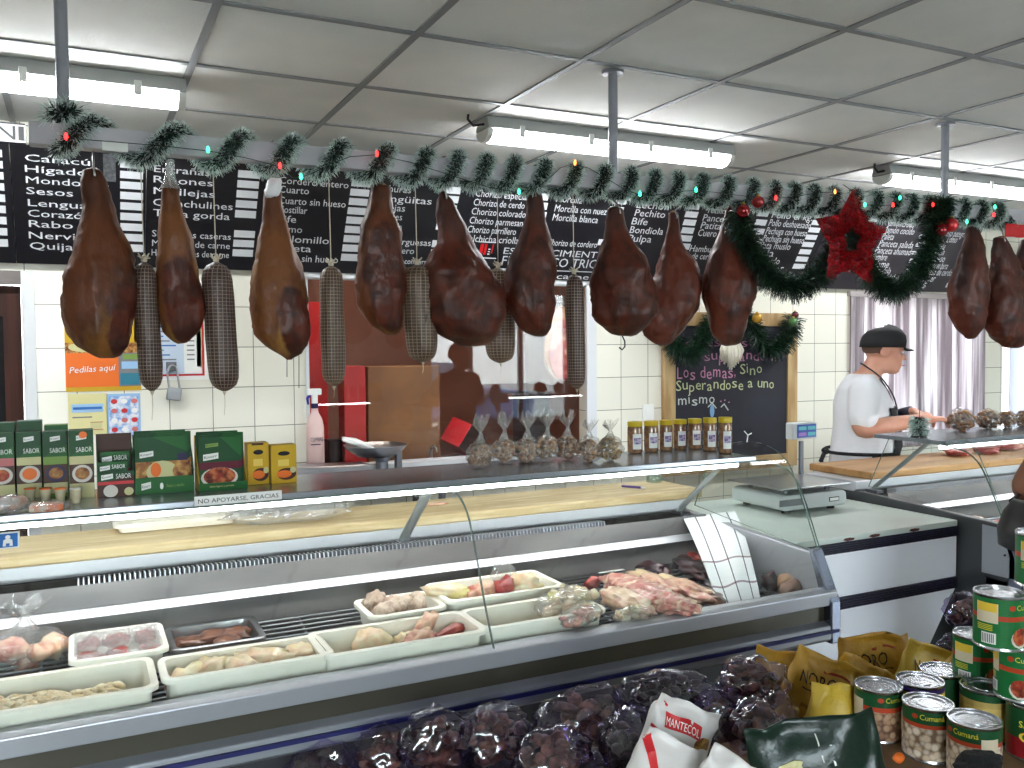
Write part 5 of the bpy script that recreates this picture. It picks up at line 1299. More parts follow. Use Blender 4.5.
jx = [(627, 643), (643.5, 659), (659, 673), (673, 687), (687.5, 702), (702.5, 717), (718, 732.5)]
M_JAR = mat('jar_contents', (150, 112, 76), .18, c2=(120, 82, 58), scale=50, coat=.8); M_YLID = mat('yellow_lid', (206, 178, 30), .4)
jl = ['yellow-lidded jar nearest the bags of nuts', 'yellow-lidded jar, second from the left of the row', 'yellow-lidded jar, third from the left of the row', 'yellow-lidded jar in the middle of the row', 'yellow-lidded jar, third from the right of the row', 'yellow-lidded jar, second from the right of the row', 'yellow-lidded jar at the right end of the shelf']
for i, (a, b) in enumerate(jx):
    pyb = 453 - i * 1.25; Y = min(2.6, at((a + b) / 2, pyb, Z=ZS).y); x = at((a + b) / 2, pyb, Y=Y).x; k = x / Y
    if x > 2.0: x = 2.0; Y = x / k
    r = (at(b, 430, Y=Y).x - at(a, 430, Y=Y).x) / 2 / math.sqrt(1 + k * k) * .95
    zt = at((a + b) / 2, 421.5 - i * .75 , Y=Y).z - ZS; c = Vector((x, Y, ZS))
    t = thing('preserve_jar', jl[i], 'jar', c, 'row of yellow-lidded jars')
    MB().lathe([(r * .8, 0), (r * .97, .003), (r, .01), (r, zt * .74), (r * .96, zt * .82), (r * .88, zt * .86), (r * .88, zt * .9)], c, M_JAR, n=20).build('glass_body', t, smooth=True, auto=50)
    MB().lathe([(r * .98, zt * .85), (r, zt * .86), (r, zt * .99), (r * .96, zt), (.001, zt)], c, M_YLID, n=20).build('lid', t, smooth=True, auto=40)
    view = Vector((-x, -Y, 0)).normalized(); a0 = math.atan2(view.y, view.x) + .35
    mb = MB(); 
    for (z0, z1, aw, m_, e) in ((.14, .62, .62, G_WHITE, .0006), (.3, .5, .48, PG('violet', (96, 70, 140), c2=(190, 176, 196), scale=90), .0011)):
        mb.loft([[c + Vector(((r + e) * math.cos(a0 + aw * (q / 4 - 1)), (r + e) * math.sin(a0 + aw * (q / 4 - 1)), zt * z)) for q in range(9)] for z in (z0, z1)], m_, cap=False, closed=False)
    mb.build('paper_label', t)

# ------------------------------------------------------------------ things on and against the back wall
def poster(px0, py0, px1, py1, label, art, name='poster', cat='poster', Y=WALL_Y - .004, th=.003):
    a = at(px0, py1, Y=Y); b = at(px1, py0, Y=Y)
    t = thing(name, label, cat, (a.x, Y, a.z))
    MB().box(a.x, b.x, Y, Y + th, a.z, b.z, G_WHITE).build('sheet', t)
    mb = MB(); fc = Face(mb, (a.x, Y, a.z), (1, 0, 0), (0, 0, 1), eps=.0012); art(fc, b.x - a.x, b.z - a.z); mb.build('print', t)
    return t
def p1(f, w, h):
    f.rect(0, 0, w, h, G_YEL, 1); f.rect(0, h * .06, w * .7, h * .52, G_OR, 2); f.rect(0, h * .52, w, h * .66, G_FOOD, 2); f.ell(w * .3, h * .6, w * .26, h * .07, G_CREAM, 3)
    f.rect(w * .7, h * .06, w, h * .52, G_GREY, 2); f.rect(w * .72, h * .08, w * .98, h * .24, PG('teal', (50, 120, 140)), 3); f.rect(w * .74, h * .3, w * .96, h * .4, G_LBLUE, 3); f.rect(w * .76, h * .43, w * .98, h * .5, G_LT, 3); f.ell(w * .3, h * .82, w * .22, h * .1, G_LT, 2)
    f.text('Pedilas aquí', w * .05, h * .25, h * .085, G_WHITE, 4, width=w * .6, rot=.06, shear=.25)
poster(66, 318, 139.5, 392, 'orange and yellow poster reading Pedilas aquí on the tiled wall', p1)
def p2(f, w, h):
    f.rect(w * .03, h * .06, w * .93, h * .99, M_RED, 1); f.rect(w * .06, h * .09, w * .9, h * .97, PG('pale_blue', (190, 204, 220)), 2); f.rect(w * .66, h * .1, w * .89, h * .97, G_WHITE, 3); f.rect(w * .83, h * .2, w * .9, h * .8, G_CREAM, 3)
    for k in range(9): f.rect(w * .14, h * (.86 - k * .07), w * (.4 + .08 * (k % 3)), h * (.88 - k * .07), G_BLUE if k % 2 else G_GREY, 3); f.rect(w * .7, h * (.86 - k * .07), w * .8, h * (.88 - k * .07), G_GREY, 4)
poster(133, 314, 208.5, 381, 'white-framed notice with a red border behind the slim ham', p2, cat='notice', name='framed_notice')
def p3(f, w, h):
    f.rect(0, 0, w, h, PG('paper_yellow', (214, 206, 150)), 1); f.rect(w * .08, h * .55, w * .9, h * .75, G_LBLUE, 2); f.rect(w * .12, h * .62, w * .86, h * .68, G_BLUE, 3); f.rect(w * .1, h * .42, w * .6, h * .45, G_GREY, 2); f.rect(w * .55, h * .12, w * .85, h * .3, G_CREAM, 2)
    for z in (.12, .3): f.rect(w * .55, h * z, w * .88, h * (z + .015), PG('brick', (170, 90, 60)), 3)
poster(69, 393, 107, 436, 'small pale yellow leaflet under the orange poster', p3, name='leaflet', cat='leaflet')
def p4(f, w, h):
    f.rect(0, 0, w, h, G_LBLUE, 1); f.rect(w * .06, h * .06, w * .94, h * .94, PG('sky', (120, 160, 210), c2=(220, 220, 226), scale=40), 2)
    for i in range(3):
        for j in range(4): f.ell(w * (.22 + .3 * i), h * (.16 + .22 * j), w * .1, h * .06, (M_RED, G_WHITE, PG('rose', (200, 110, 110)))[(i + j) % 3], 3, n=8)
poster(107.5, 393, 140, 437, 'small blue leaflet with rows of red pictures under the orange poster', p4, name='leaflet', cat='leaflet')
# padlock
c = at(174, 394, Y=WALL_Y - .03)
t = thing('padlock', 'steel padlock hung open from a hasp on the tiled wall below the framed notice', 'padlock', c)
MB().box(c.x - .032, c.x + .032, c.y - .012, c.y + .012, c.z - .03, c.z + .03, M_STEEL, Matrix.Translation(c) @ Matrix.Rotation(.15, 4, 'Y') @ Matrix.Translation(-c)).build('body', t, bevel=.005)
pts = [c + Vector((-.02 + .0, 0, .028)), c + Vector((-.026, 0, .09)), c + Vector((-.018, 0, .125)), c + Vector((0, 0, .132)), c + Vector((.014, 0, .118)), c + Vector((.02, 0, .07)), c + Vector((.026, 0, .026))]
MB().tube(smooth_path(pts, 4), .0048, M_STEEL, n=8).build('shackle', t, smooth=True)
MB().box(c.x - .03, c.x + .016, WALL_Y - .02, WALL_Y - .001, c.z + .108, c.z + .15, M_STEEL_D).build('hasp', t, bevel=.003)
MB().tube([(c.x - .006, WALL_Y - .012, c.z + .13), (c.x - .006, c.y - .004, c.z + .13)], .005, M_STEEL_D, n=8).build('staple', t)
# switch plate
a = at(643, 421, Y=WALL_Y - .008); b = at(654, 404, Y=WALL_Y - .008)
t = thing('wall_switch', 'white switch plate on the tiles left of the chalkboard', 'switch', (a.x, WALL_Y - .008, a.z)); MB().box(a.x, b.x, WALL_Y - .009, WALL_Y - .0005, a.z, b.z, M_WHITE).build('plate', t, bevel=.002); MB().box(a.x + .018, b.x - .018, WALL_Y - .012, WALL_Y - .009, a.z + .03, b.z - .03, M_WHITE).build('rocker', t, bevel=.001)

# rear worktop with pan scale
RT = (.35, 1.62)
t = thing('rear_counter', 'stainless steel counter along the tiled back wall', 'counter', (1.0, 4.15, 0))
mb = MB(); mb.prism([(3.92, .94), (4.37, .94), (4.37, .98), (3.93, .98), (3.905, .968), (3.905, .952)], RT[0], RT[1], M_STEEL); mb.build('top', t, bevel=.004)
for x in (RT[0] + .04, RT[1] - .04):
    for y in (3.96, 4.33): MB().lathe([(.018, 0), (.018, .941)], (x, y, 0), M_STEEL_D, n=10).build('leg', t, smooth=True, auto=40)
MB().box(RT[0] + .04, RT[1] - .04, 3.96, 4.33, .28, .30, M_STEEL_D).build('lower_shelf', t)
a = at(298, 468, Y=4.12); b = at(371, 478, Y=4.12)
t = thing('steel_tray', 'long stainless tray with a rounded end on the rear counter', 'tray', (a.x, 4.1, .98))
mb = MB(); mb.prism_y([(a.x - .12, .981), (b.x - .03, .981), (b.x, 1.0), (b.x, 1.04), (b.x - .03, 1.075), (a.x - .12, 1.085)], 4.02, 4.16, M_STEEL); mb.build('body', t, bevel=.008)
c = at(379, 474, Y=4.2); pc = Vector((at(376, 450, Y=4.2).x, 4.2, 0)); 
zp = at(376, 456, Y=4.2).z
t = thing('pan_scale', 'pedestal scale with a shallow steel weighing pan below the serving window', 'scale', (pc.x, 4.2, .98))
MB().lathe([(.075, .981), (.08, .99), (.05, 1.0), (.032, 1.01), (.03, zp - .03), (.045, zp - .012), (.05, zp)], (pc.x + .03, 4.2, 0), M_STEEL_D, n=20).build('pedestal', t, smooth=True, auto=40)
MB().lathe([(.02, zp - .002), (.09, zp), (.135, zp + .03), (.158, zp + .055), (.161, zp + .058), (.155, zp + .056), (.13, zp + .033), (.088, zp + .004), (.001, zp + .003)], (pc.x, 4.2, 0), M_STEEL, n=36, sy=.95, cap=False).build('pan', t, smooth=True)
MB().box(pc.x + .1, pc.x + .13, 4.18, 4.22, .981, zp + .03, M_STEEL_D).build('bracket', t, bevel=.004)
mb = MB(); mb.lump((pc.x - .09, 4.2, zp + .065), (.09, .05, .022), M_WHITE, seed=6, sub=3, amp=.25, rot=Matrix.Rotation(.35, 3, 'Y')); tag(mb.build('paper_sheet', smooth=True), 'crumpled white paper lying in the pan of the steel scale', 'paper')
# spray bottle on the sill of the serving window
c = Vector((at(316, 440, Y=4.33).x, 4.345, SW[2] + .0125)); k = (at(325, 430, Y=4.345).x - at(307, 430, Y=4.345).x) / 2
hz = at(316, 386, Y=4.345).z - c.z
t = thing('spray_bottle', 'translucent spray bottle with a blue trigger on the serving window sill', 'spray bottle', c)
M_SPRAY = mat('spray_body', (216, 184, 178), .35)
MB().lathe([(k * .9, 0), (k, .006), (k, hz * .5), (k * .8, hz * .6), (k * .4, hz * .68), (k * .36, hz * .74)], c, M_SPRAY, n=20, sy=.75).build('bottle', t, smooth=True, auto=50)
mb = MB(); mb.lathe([(k * .42, hz * .73), (k * .42, hz * .79)], c, G_NAVY, n=14); mb.build('collar', t, smooth=True, auto=40)
mb = MB(); q = c + Vector((0, 0, hz * .9)); mb.box(q.x - k * .85, q.x + k * .75, q.y - .012, q.y + .012, q.z - .004, q.z + .028, G_WHITE); mb.box(q.x - .014, q.x + .014, q.y - .012, q.y + .012, q.z - hz * .12, q.z, G_WHITE); mb.build('spray_head', t, bevel=.005)
MB().tube([q + Vector((-k * .5, 0, 0)), q + Vector((-k * .8, 0, -.02)), q + Vector((-k * .7, 0, -.05))], [.009, .007, .005], PG('trigger_blue', (50, 40, 150)), n=8).build('trigger', t, smooth=True)
mb = MB(); fc = Face(mb, c + Vector((-k * .7, -k * .765, hz * .26)), (1, 0, 0), (0, 0, 1)); fc.text('CUMBRE', 0, .03, .02, G_NAVY, 1, width=k * 1.4); fc.rect(0, .012, k * 1.1, .017, G_NAVY, 1); mb.build('lettering', t)

# ------------------------------------------------------------------ chalkboard
ca, cb_ = Vector((3.195, WALL_Y - .04, .83)), Vector((4.27, WALL_Y - .04, 1.835))
t = thing('chalkboard', 'wood-framed chalkboard with a handwritten saying leaning on the tiles', 'chalkboard', ((ca.x + cb_.x) / 2, WALL_Y - .03, ca.z))
M_PINE = mat('pine_frame', (182, 154, 110), .55, c2=(156, 124, 80), scale=7, stretch=(2, 2, .4))
fw = .085
MB().box(ca.x + fw * .8, cb_.x - fw * .8, ca.y + .012, ca.y + .03, ca.z + fw * .8, cb_.z - fw * .8, mat('slate', (26, 26, 36), .7, c2=(34, 34, 46), scale=3)).build('slate', t)
for nm, b in (('l', (ca.x, ca.x + fw, ca.z, cb_.z)), ('r', (cb_.x - fw, cb_.x, ca.z, cb_.z)), ('b', (ca.x + fw, cb_.x - fw, ca.z, ca.z + fw)), ('t', (ca.x + fw, cb_.x - fw, cb_.z - fw, cb_.z))):
    MB().box(b[0], b[1], ca.y, ca.y + .034, b[2], b[3], M_PINE).build('frame_rail' if nm in 'bt' else 'frame_post', t, bevel=.003)
CH_W = mat('chalk_white', (190, 196, 190), .95); CH_P = mat('chalk_pink', (186, 130, 160), .95); CH_Y = mat('chalk_yellow', (190, 196, 150), .95); CH_B = mat('chalk_blue', (120, 160, 200), .95)
mb = MB(); fc = Face(mb, (0, ca.y + .012, 0), (1, 0, 0), (0, 0, 1))
def hand(s, px, py, px2, m, h=.075):
    mb = MB(); fc = Face(mb, (0, ca.y + .012, 0), (1, 0, 0), (0, 0, 1))
    a = at(px, py, Y=ca.y + .012); b = at(px2, py, Y=ca.y + .012)
    adv = [{'i': .45, 'l': .45, '.': .45, ',': .45, ' ': .6, 'm': 1.45, 'r': .8, 't': .7}.get(c_, 1.0) for c_ in s]; st = (b.x - a.x) / sum(adv); x = a.x
    for i, ch in enumerate(s):
        if ch != ' ': fc.text(ch, x, a.z + .008 * math.sin(i * 2.3), h * .95, m, 1, width=st * adv[i] * (.8 if adv[i] > .5 else .4), rot=.06 * math.sin(i * 1.7))
        x += st * adv[i]
    mb.build('chalk_writing', t)
hand('no es cosa de', 686, 347, 775, CH_P, .062)
hand('superando a', 704, 361, 778, CH_P, .068)
hand('Los demas,', 677, 379, 737, CH_P, .08); hand('Sino', 740, 374, 763, CH_Y, .07)
hand('Superandose a uno', 676, 391, 775, CH_Y, .07)
hand('mismo', 678, 405, 716, CH_W, .065); hand('...', 720, 402, 732, CH_P, .06)
for pts in (((708, 407), (712, 403), (716, 408)), ((721, 407), (724, 404), (728, 410))):
    fc.stroke([(at(*p, Y=ca.y + .012).x, at(*p, Y=ca.y + .012).z) for p in pts], .008, CH_W, 1)
p = at(712, 411, Y=ca.y + .012); fc.ell(p.x, p.z, .018, .04, CH_B, 1)
mb.build('chalk_drawing', t)
# fir garland on top of the chalkboard, with baubles and a white yarn tassel
CY_ = ca.y - .07
swag([(670, 318), (672, 338), (681, 352), (694, 352), (703, 336), (712, 322), (730, 318), (748, 320), (757, 336), (766, 348), (780, 348), (789, 334), (793, 318)], 'dark fir garland draped over the top corners of the chalkboard', .085, 2300, Y=CY_, w=.005)
bauble(757, 318, CY_ - .09, .032, (200, 150, 50), 'gold bauble on the fir garland over the chalkboard')
bauble(793, 322, CY_ - .09, .03, (70, 120, 60), 'green bauble at the right tip of the fir garland')
bauble(795, 315, CY_ - .08, .024, (90, 24, 30), 'dark red bauble above the green one at the right tip of the fir garland')
c = at(731, 345, Y=CY_ - .08)
t = thing('yarn_tassel', 'white yarn tassel hanging on the chalkboard below the reddish ham', 'tassel', c)
mb = MB(); M_YARN = mat('white_yarn', (232, 226, 210), .9)
for i in range(90):
    a = rg.uniform(-1, 1); l = .15 * (1 - .5 * abs(a)) * rg.uniform(.8, 1.05); y = rg.uniform(-.02, .02)
    mb.tube([c + Vector((a * .05, y, .03)), c + Vector((a * .085, y - .012, -l * .4)), c + Vector((a * .07 + .006 * math.sin(i), y, -l))], .0042, M_YARN, n=5)
mb.build('strands', t, smooth=True)
MB().lump(c + Vector((0, 0, .035)), (.075, .035, .035), M_YARN, seed=2, sub=3, amp=.15).build('knot', t, smooth=True)
MB().tube([c + Vector((0, .01, .06)), c + Vector((0, .06, .11))], .003, M_YARN, n=5).build('hanging_loop', t)

# ------------------------------------------------------------------ white service cabinet with scale
CX0, CX1, CF, CT = 2.085, 2.942, 2.19, .965
M_CABW = mat('cabinet_white', (244, 244, 250), .4); M_CABT = mat('cabinet_top', (206, 214, 206), .3, c2=(196, 204, 196), scale=4); M_STRIPE = mat('dark_ribbed_strip', (30, 26, 48), .4)
t = thing('service_cabinet', 'white service cabinet with dark ribbed bands between the two display cases', 'cabinet', ((CX0 + CX1) / 2, 2.6, 0))
MB().box(CX0, CX1, CF + .01, 2.97, .12, CT - .03, M_CABW).build('body', t)
zz = [at(900, y, Y=CF).z for y in (1,)]
b1t, b1b, b2t, b2b = .943, .905, .752, .708
mb = MB(); mb.box(CX0, CX1 + .0, CF, CF + .012, b2t, b1b, M_CABW); mb.build('upper_panel', t, bevel=.002)
mb = MB(); mb.prism_y([(CX0, .12), (CX1 - .42, .12), (CX1 - .005, b2b), (CX0, b2b)], CF, CF + .012, M_CABW); mb.build('lower_panel', t)
mb = MB(); mb.prism_y([(CX1 - .415, .12), (CX1, .12), (CX1, b2b), (CX1, b2b)][:3], CF + .004, CF + .012, M_BLACK); mb.build('black_triangle', t)  # flat black triangle beside the slanted lower panel
for a, b in ((b1b, b1t), (b2b, b2t)):
    mb = MB(); n = 5
    for i in range(n):
        z0 = a + (b - a) * i / n; mb.prism([(CF - .002, z0), (CF + .012, z0), (CF + .012, z0 + (b - a) / n), (CF - .002, z0 + (b - a) / n), (CF - .007, z0 + (b - a) / n * .7), (CF - .007, z0 + (b - a) / n * .3)], CX0, CX1, M_STRIPE)
    mb.build('ribbed_band', t)
mb = MB(); mb.box(CX0, CX1, CF - .004, 2.97, CT - .022, CT, M_CABT); mb.build('top', t, bevel=.003)
for px, py in ((842, 534), (868, 530), (908, 524)):
    mb = MB(); x = at(px, py, Y=CF).x; fc = Face(mb, (x, CF - .0045, CT - .021), (1, 0, 0), (0, 0, 1), eps=.0006); fc.poly([(0, .006), (.02, .001), (.05, .003), (.056, .01), (.03, .013), (.008, .012)], PG('chip', (88, 44, 42)), 1)
    mb.build('chipped_edge', t)
MB().box(CX0 + .03, CX1 - .03, CF + .05, 2.93, 0, .12, M_BLACK).build('plinth', t)
# scale
sa = at(747, 512, Z=CT); sb = at(846, 508, Z=CT)
pc_ = at(783, 516, Z=CT); sx0, sy0 = pc_.x, pc_.y; sx1 = at(847, 508, Y=sy0).x; sy1 = sy0 + .3
t = thing('weighing_scale', 'grey electronic weighing scale with a flat pan on the white cabinet', 'scale', ((sx0 + sx1) / 2, (sy0 + sy1) / 2, CT))
M_SCALE = mat('scale_grey', (196, 200, 200), .4)
mb = MB(); mb.prism_y([(sx0 + .01, CT + .016), (sx1 - .01, CT + .016), (sx1, CT + .03), (sx1 - .004, CT + .068), (sx1 - .02, CT + .076), (sx0 + .02, CT + .076), (sx0 + .004, CT + .068), (sx0, CT + .03)], sy0, sy1, M_SCALE); mb.build('body', t, bevel=.006)
for x in (sx0 + .05, sx1 - .05):
    for y in (sy0 + .04, sy1 - .04): MB().lathe([(.016, 0), (.016, .018)], (x, y, CT), M_BLACK, n=12).build('foot', t)
mb = MB(); mb.box(sx0 - .012, sx1 + .012, sy0 - .006, sy1 + .01, CT + .098, CT + .104, M_STEEL); mb.build('pan', t, bevel=.002)
for x in (sx0 + .06, sx1 - .06):
    for y in (sy0 + .05, sy1 - .05): MB().lathe([(.01, CT + .075), (.01, CT + .099)], (x, y, 0), M_STEEL_D, n=10).build('pan_support', t)
mb = MB(); fc = Face(mb, (sx1 - .1, sy0, CT + .035), (1, 0, 0), (0, 0, 1)); fc.rect(0, 0, .055, .018, G_BLACK, 1); fc.rect(.004, .003, .051, .015, G_WHITE, 2); fc.rect(-.26, 0, -.14, .026, G_GREY, 1); mb.build('front_badge', t)
yd = sy1 + .012; dpx = at(801, 470, Y=yd).x; zd0 = at(801, 441, Y=yd).z
MB().lathe([(.011, CT + .02), (.011, zd0)], (dpx, sy1 + .012, 0), M_STEEL_D, n=12).build('display_post', t, smooth=True, auto=40)
da = at(793, 440, Y=yd - .02); db = at(817, 422, Y=yd - .02)
h_ = MB().box(da.x, db.x, yd - .02, yd + .025, da.z, db.z, M_SCALE).build('display_head', t, bevel=.004)
mb = MB(); fc = Face(mb, (da.x, yd - .02, da.z), (1, 0, 0), (0, 0, 1)); w, h = db.x - da.x, db.z - da.z
fc.rect(w * .16, h * .1, w * .96, h * .9, PG('display_blue', (70, 96, 170)), 1)
M_LCD = emit('lcd', (120, 200, 210), .55); M_LCDP = emit('lcd_violet', (180, 150, 220), .5)
for i in range(2):
    for j in range(2): fc.rect(w * (.22 + .38 * i), h * (.2 + .36 * j), w * (.54 + .38 * i), h * (.42 + .36 * j), M_LCDP if (i, j) == (0, 0) else M_LCD, 2)
mb.build('display_screen', h_)

# ------------------------------------------------------------------ goods in and on the right-hand case
rr = [(961, 421, 27, 'leftmost round ball of candied nuts on the right-hand shelf'), (988, 419, 24, 'second ball of candied nuts in a clear wrap'), (1007, 416, 21, 'third ball of candied nuts, near the right edge'), (1024, 414, 20, 'ball of candied nuts cut by the right edge')]
for i, (px, py, w, lab) in enumerate(rr):
    Y = 2.5; c = at(px, py, Y=Y); r = (at(px + w / 2, py, Y=Y).x - at(px - w / 2, py, Y=Y).x) / 2 / math.sqrt(1 + (c.x / Y) ** 2)
    r = max(r, .036)
    bag('nut_ball', lab, 'bag', (c.x, Y, ZS + r * .92), (r, r, r * .92), mat('candied_nuts', (130, 80, 52), .4, c2=(190, 140, 90), scale=40, c3=(90, 46, 34), scale3=36), M_NBAG, 300 + i * 20, n=80, insz=.25, fill=.92, part='nuts', group='bags of candied nuts on the right-hand shelf')
c = at(919, 422, Y=2.42); c.z = ZS
t = thing('tinsel_pot', 'small silvery tinsel tuft on a black stand at the end of the right-hand shelf', 'ornament', (c.x, 2.42, ZS))
MB().lathe([(.03, 0), (.03, .006), (.012, .008), (.012, .016)], (c.x, 2.42, ZS), M_BLACK, n=14).build('stand', t)
mb = MB(); tinsel(mb, [(c.x, 2.42, ZS + .014 + i * .008) for i in range(9)], .045, 9000, M_TIN_D, M_TIN_W, w=.003, rnd=rg); mb.build('tuft', t)
MB().tube([(c.x + .002, 2.42, ZS + .02), (c.x + .004, 2.42, ZS + .17)], .002, G_GREY, n=5).build('spike', t)
for i, (px, py, s, lab) in enumerate(((958, 451, .09, 'red raw meat slice at the left on the butcher’s board'), (985, 449, .08, 'red raw meat slice in the middle of the butcher’s board'), (1006, 446, .08, 'red raw meat slice at the right end of the butcher’s board'))):
    p = at(px, py, Z=1.1); place('meat_slice', lab, 'meat', p.x, max(2.72, min(p.y, 2.95)), 1.098, (s, s * .6, .02), M_REDM, 320 + i, rot=.3 + i, group='raw meat on the right-hand board')
p = at(1000, 519, Z=.93); place('raw_meat', 'raw red meat lying on a tray at the front of the right-hand case', 'meat', p.x, min(max(p.y, 2.1), 2.3), .87, (.1, .06, .05), M_REDM, 330, rot=.4)
p = at(975, 519, X=3.07); place('raw_meat', 'pink raw meat heaped at the left end of the right-hand case', 'meat', p.x, p.y, (p.z + .83) / 2, (.065, .11, (p.z - .83) / 2), M_PORK, 331)
c = at(980, 612, Y=2.05)
# ------------------------------------------------------------------ display stand in front of the cases
ZT, ZC = .60, .79
M_STAND = mat('stand_dark', (44, 36, 34), .6)
t = thing('display_stand', 'low dark display table in front of the glass case, piled with bags', 'table', (1.0, 1.4, 0))
MB().box(-.15, 2.3, .82, 1.89, ZT - .03, ZT, M_STAND).build('top', t, bevel=.004)
for x in (-.1, 2.25):
    for y in (.87, 1.84): MB().box(x - .025, x + .025, y - .025, y + .025, 0, ZT - .03, M_STAND).build('leg', t)
mb = MB()
M_CRATE = mat('carton_brown', (120, 92, 62), .8, c2=(104, 78, 52), scale=9)
mb.box(1.16, 2.12, .84, 1.43, ZT + .001, ZC, M_CRATE)
tag(mb.build('cardboard_box', bevel=.004), 'cardboard box under the cans on the display table', 'box')

# ------------------------------------------------------------------ cans
M_TIN = mat('tin_metal', (190, 192, 196), .25, metal=1.0); M_TINB = mat('tin_band', (30, 60, 40), .35)
M_MUSH = pebbles('mushroom_print', (232, 222, 206), (120, 92, 68), 74, c2=(196, 170, 138), w=.4)
M_BEAN = pebbles('bean_print', (190, 160, 128), (96, 62, 46), 84, c2=(150, 104, 80), w=.4)
M_RORG = PG('red_orange', (176, 60, 30)); M_CGREEN = PG('can_green', (24, 102, 50)); M_CDG = PG('can_dark_green', (22, 70, 38)); M_CYEL = PG('can_yellow', (214, 180, 60)); M_CTXT = PG('can_yellow_text', (222, 206, 60)); M_TAN = PG('can_panel', (200, 186, 160))
def can(px, py, zb, label, style, h=.11, r=.049, turn=0.0, D=None, group='food cans'):
    zt = zb + h; c = at(px, py, Z=zt); c = Vector((c.x, c.y, zb))
    t = thing('food_can', label, 'can', c, group)
    mb = MB(); mb.lathe([(r * .96, 0), (r, .001), (r, .004), (r * .975, .006), (r * .975, h - .006), (r, h - .004), (r, h - .001), (r * .985, h), (r * .93, h), (r * .92, h - .004), (r * .8, h - .004), (r * .79, h - .002), (r * .68, h - .002), (r * .67, h - .0045), (r * .5, h - .0045), (r * .49, h - .003), (.0005, h - .003)], c, M_TIN, n=40)
    mb.build('tin', t, smooth=True, auto=35)
    rl = r * .982; vis = math.atan2(-c.y, -c.x) + turn
    mb = MB(); H0, H1 = .0065, h - .0065
    bands = {'mush': [(0, .66, M_MUSH), (.66, .74, M_RORG), (.74, 1, M_CDG)], 'bean': [(0, .62, M_BEAN), (.62, .72, M_RORG), (.72, 1, M_CDG)],
             'green': [(0, .56, M_CGREEN), (.56, .66, M_RORG), (.66, 1, M_CGREEN)], 'yellow': [(0, .9, M_CYEL), (.9, 1, PG('can_violet', (56, 40, 90)))], 'plain': [(0, .85, PG('can_ochre', (176, 150, 84))), (.85, 1, M_CDG)],
             'red': [(0, .4, PG('can_red', (130, 24, 30))), (.4, .5, M_CDG), (.5, 1, M_CDG)], 'dark': [(0, 1, M_CDG)]}[style]
    for a, b, m in bands: mb.lathe([(rl, H0 + (H1 - H0) * a), (rl, H0 + (H1 - H0) * b)], c, m, n=40, cap=False)
    def arc(a0, a1, z0, z1, m, e):
        n = 8; mb.loft([[c + Vector(((rl + e) * math.cos(vis + a0 + (a1 - a0) * q / n), (rl + e) * math.sin(vis + a0 + (a1 - a0) * q / n), z)) for q in range(n + 1)] for z in (z0, z1)], m, cap=False, closed=False)
    def blob(a, z, ra, rz, m, e):
        n = 14; mb.add([c + Vector(((rl + e) * math.cos(vis + a + ra * math.cos(2 * PI * q / n)), (rl + e) * math.sin(vis + a + ra * math.cos(2 * PI * q / n)), z + rz * math.sin(2 * PI * q / n))) for q in range(n)], [list(range(n))], m)
    def word(s, a0, z, hh, w, m, e=.0012):
        vs, fs, ww = text_geo(s); k = hh / .72; kx = w / (ww[1] - ww[0])
        mb.add([c + Vector(((rl + e) * math.cos(vis + a0 + (p.x - ww[0]) * kx), (rl + e) * math.sin(vis + a0 + (p.x - ww[0]) * kx), z + p.y * k)) for p in vs], fs, m)
    if style in ('mush', 'bean'):
        word('Cumaná', -.05, h * .8, h * .1, .95, M_CTXT); blob(-.25, h * .84, .13, h * .045, M_RORG, .001)
        arc(1.0, 1.7, h * .45, h * .8, M_TAN, .0008) ; arc(-1.75, -1.0, h * .4, h * .8, M_TAN, .0008)
    elif style == 'green':
        word('Cumaná', .55, h * .76, h * .1, .95, M_CTXT); blob(.38, h * .8, .13, h * .05, M_RORG, .001)
        arc(-1.05, -.15, h * .5, h * .86, M_TAN, .0008); arc(-1.0, -.2, h * .7, h * .86, M_CYEL, .0012)
        for q in range(7): arc(-.75 + q * .07, -.72 + q * .07, h * .14, h * .3, G_BLACK, .0016)
        arc(-.8, -.22, h * .12, h * .32, G_WHITE, .0009)
        blob(.75, h * .24, .42, h * .17, G_PLATE, .001); blob(.75, h * .28, .36, h * .16, G_FOODR, .0016)
        for q in range(4): arc(-1.0, -.35, h * (.36 + .03 * q), h * (.372 + .03 * q), M_CTXT, .001)
    elif style == 'red':
        word('SAN', -.5, h * .62, h * .12, .7, M_CTXT); blob(-.1, h * .45, .4, h * .1, M_CYEL, .001)
    elif style == 'plain':
        arc(-.9, .9, h * .1, h * .7, PG('can_ochre2', (196, 166, 96)), .0008)
    elif style == 'yellow':
        arc(.3, 1.0, h * .1, h * .8, PG('can_violet', (56, 40, 90)), .0008)
    mb.build('paper_label', t)
    return t
can(878.5, 684, ZC, 'bean can with a tan panel on its left, next to the yellow bags', 'bean', turn=.35)
can(928, 701, ZC, 'mushroom can in the front row with the whole name showing', 'mush', turn=-.25)
can(974.5, 718, ZC, 'mushroom can nearest the camera with a white panel on its right', 'mush', turn=-.75)
can(920, 679, ZC, 'can with a bright ringed lid and violet edge behind the front mushroom can', 'yellow', h=.115)
can(943, 669, ZC, 'can with a reddish reflection on its lid at the back of the front group', 'dark')
can(985, 685, ZC, 'can with an ochre label and dark lid behind the nearest mushroom can', 'plain')
can(1033, 701, ZC, 'dark green and red can cut off by the right edge', 'red')
H = .111
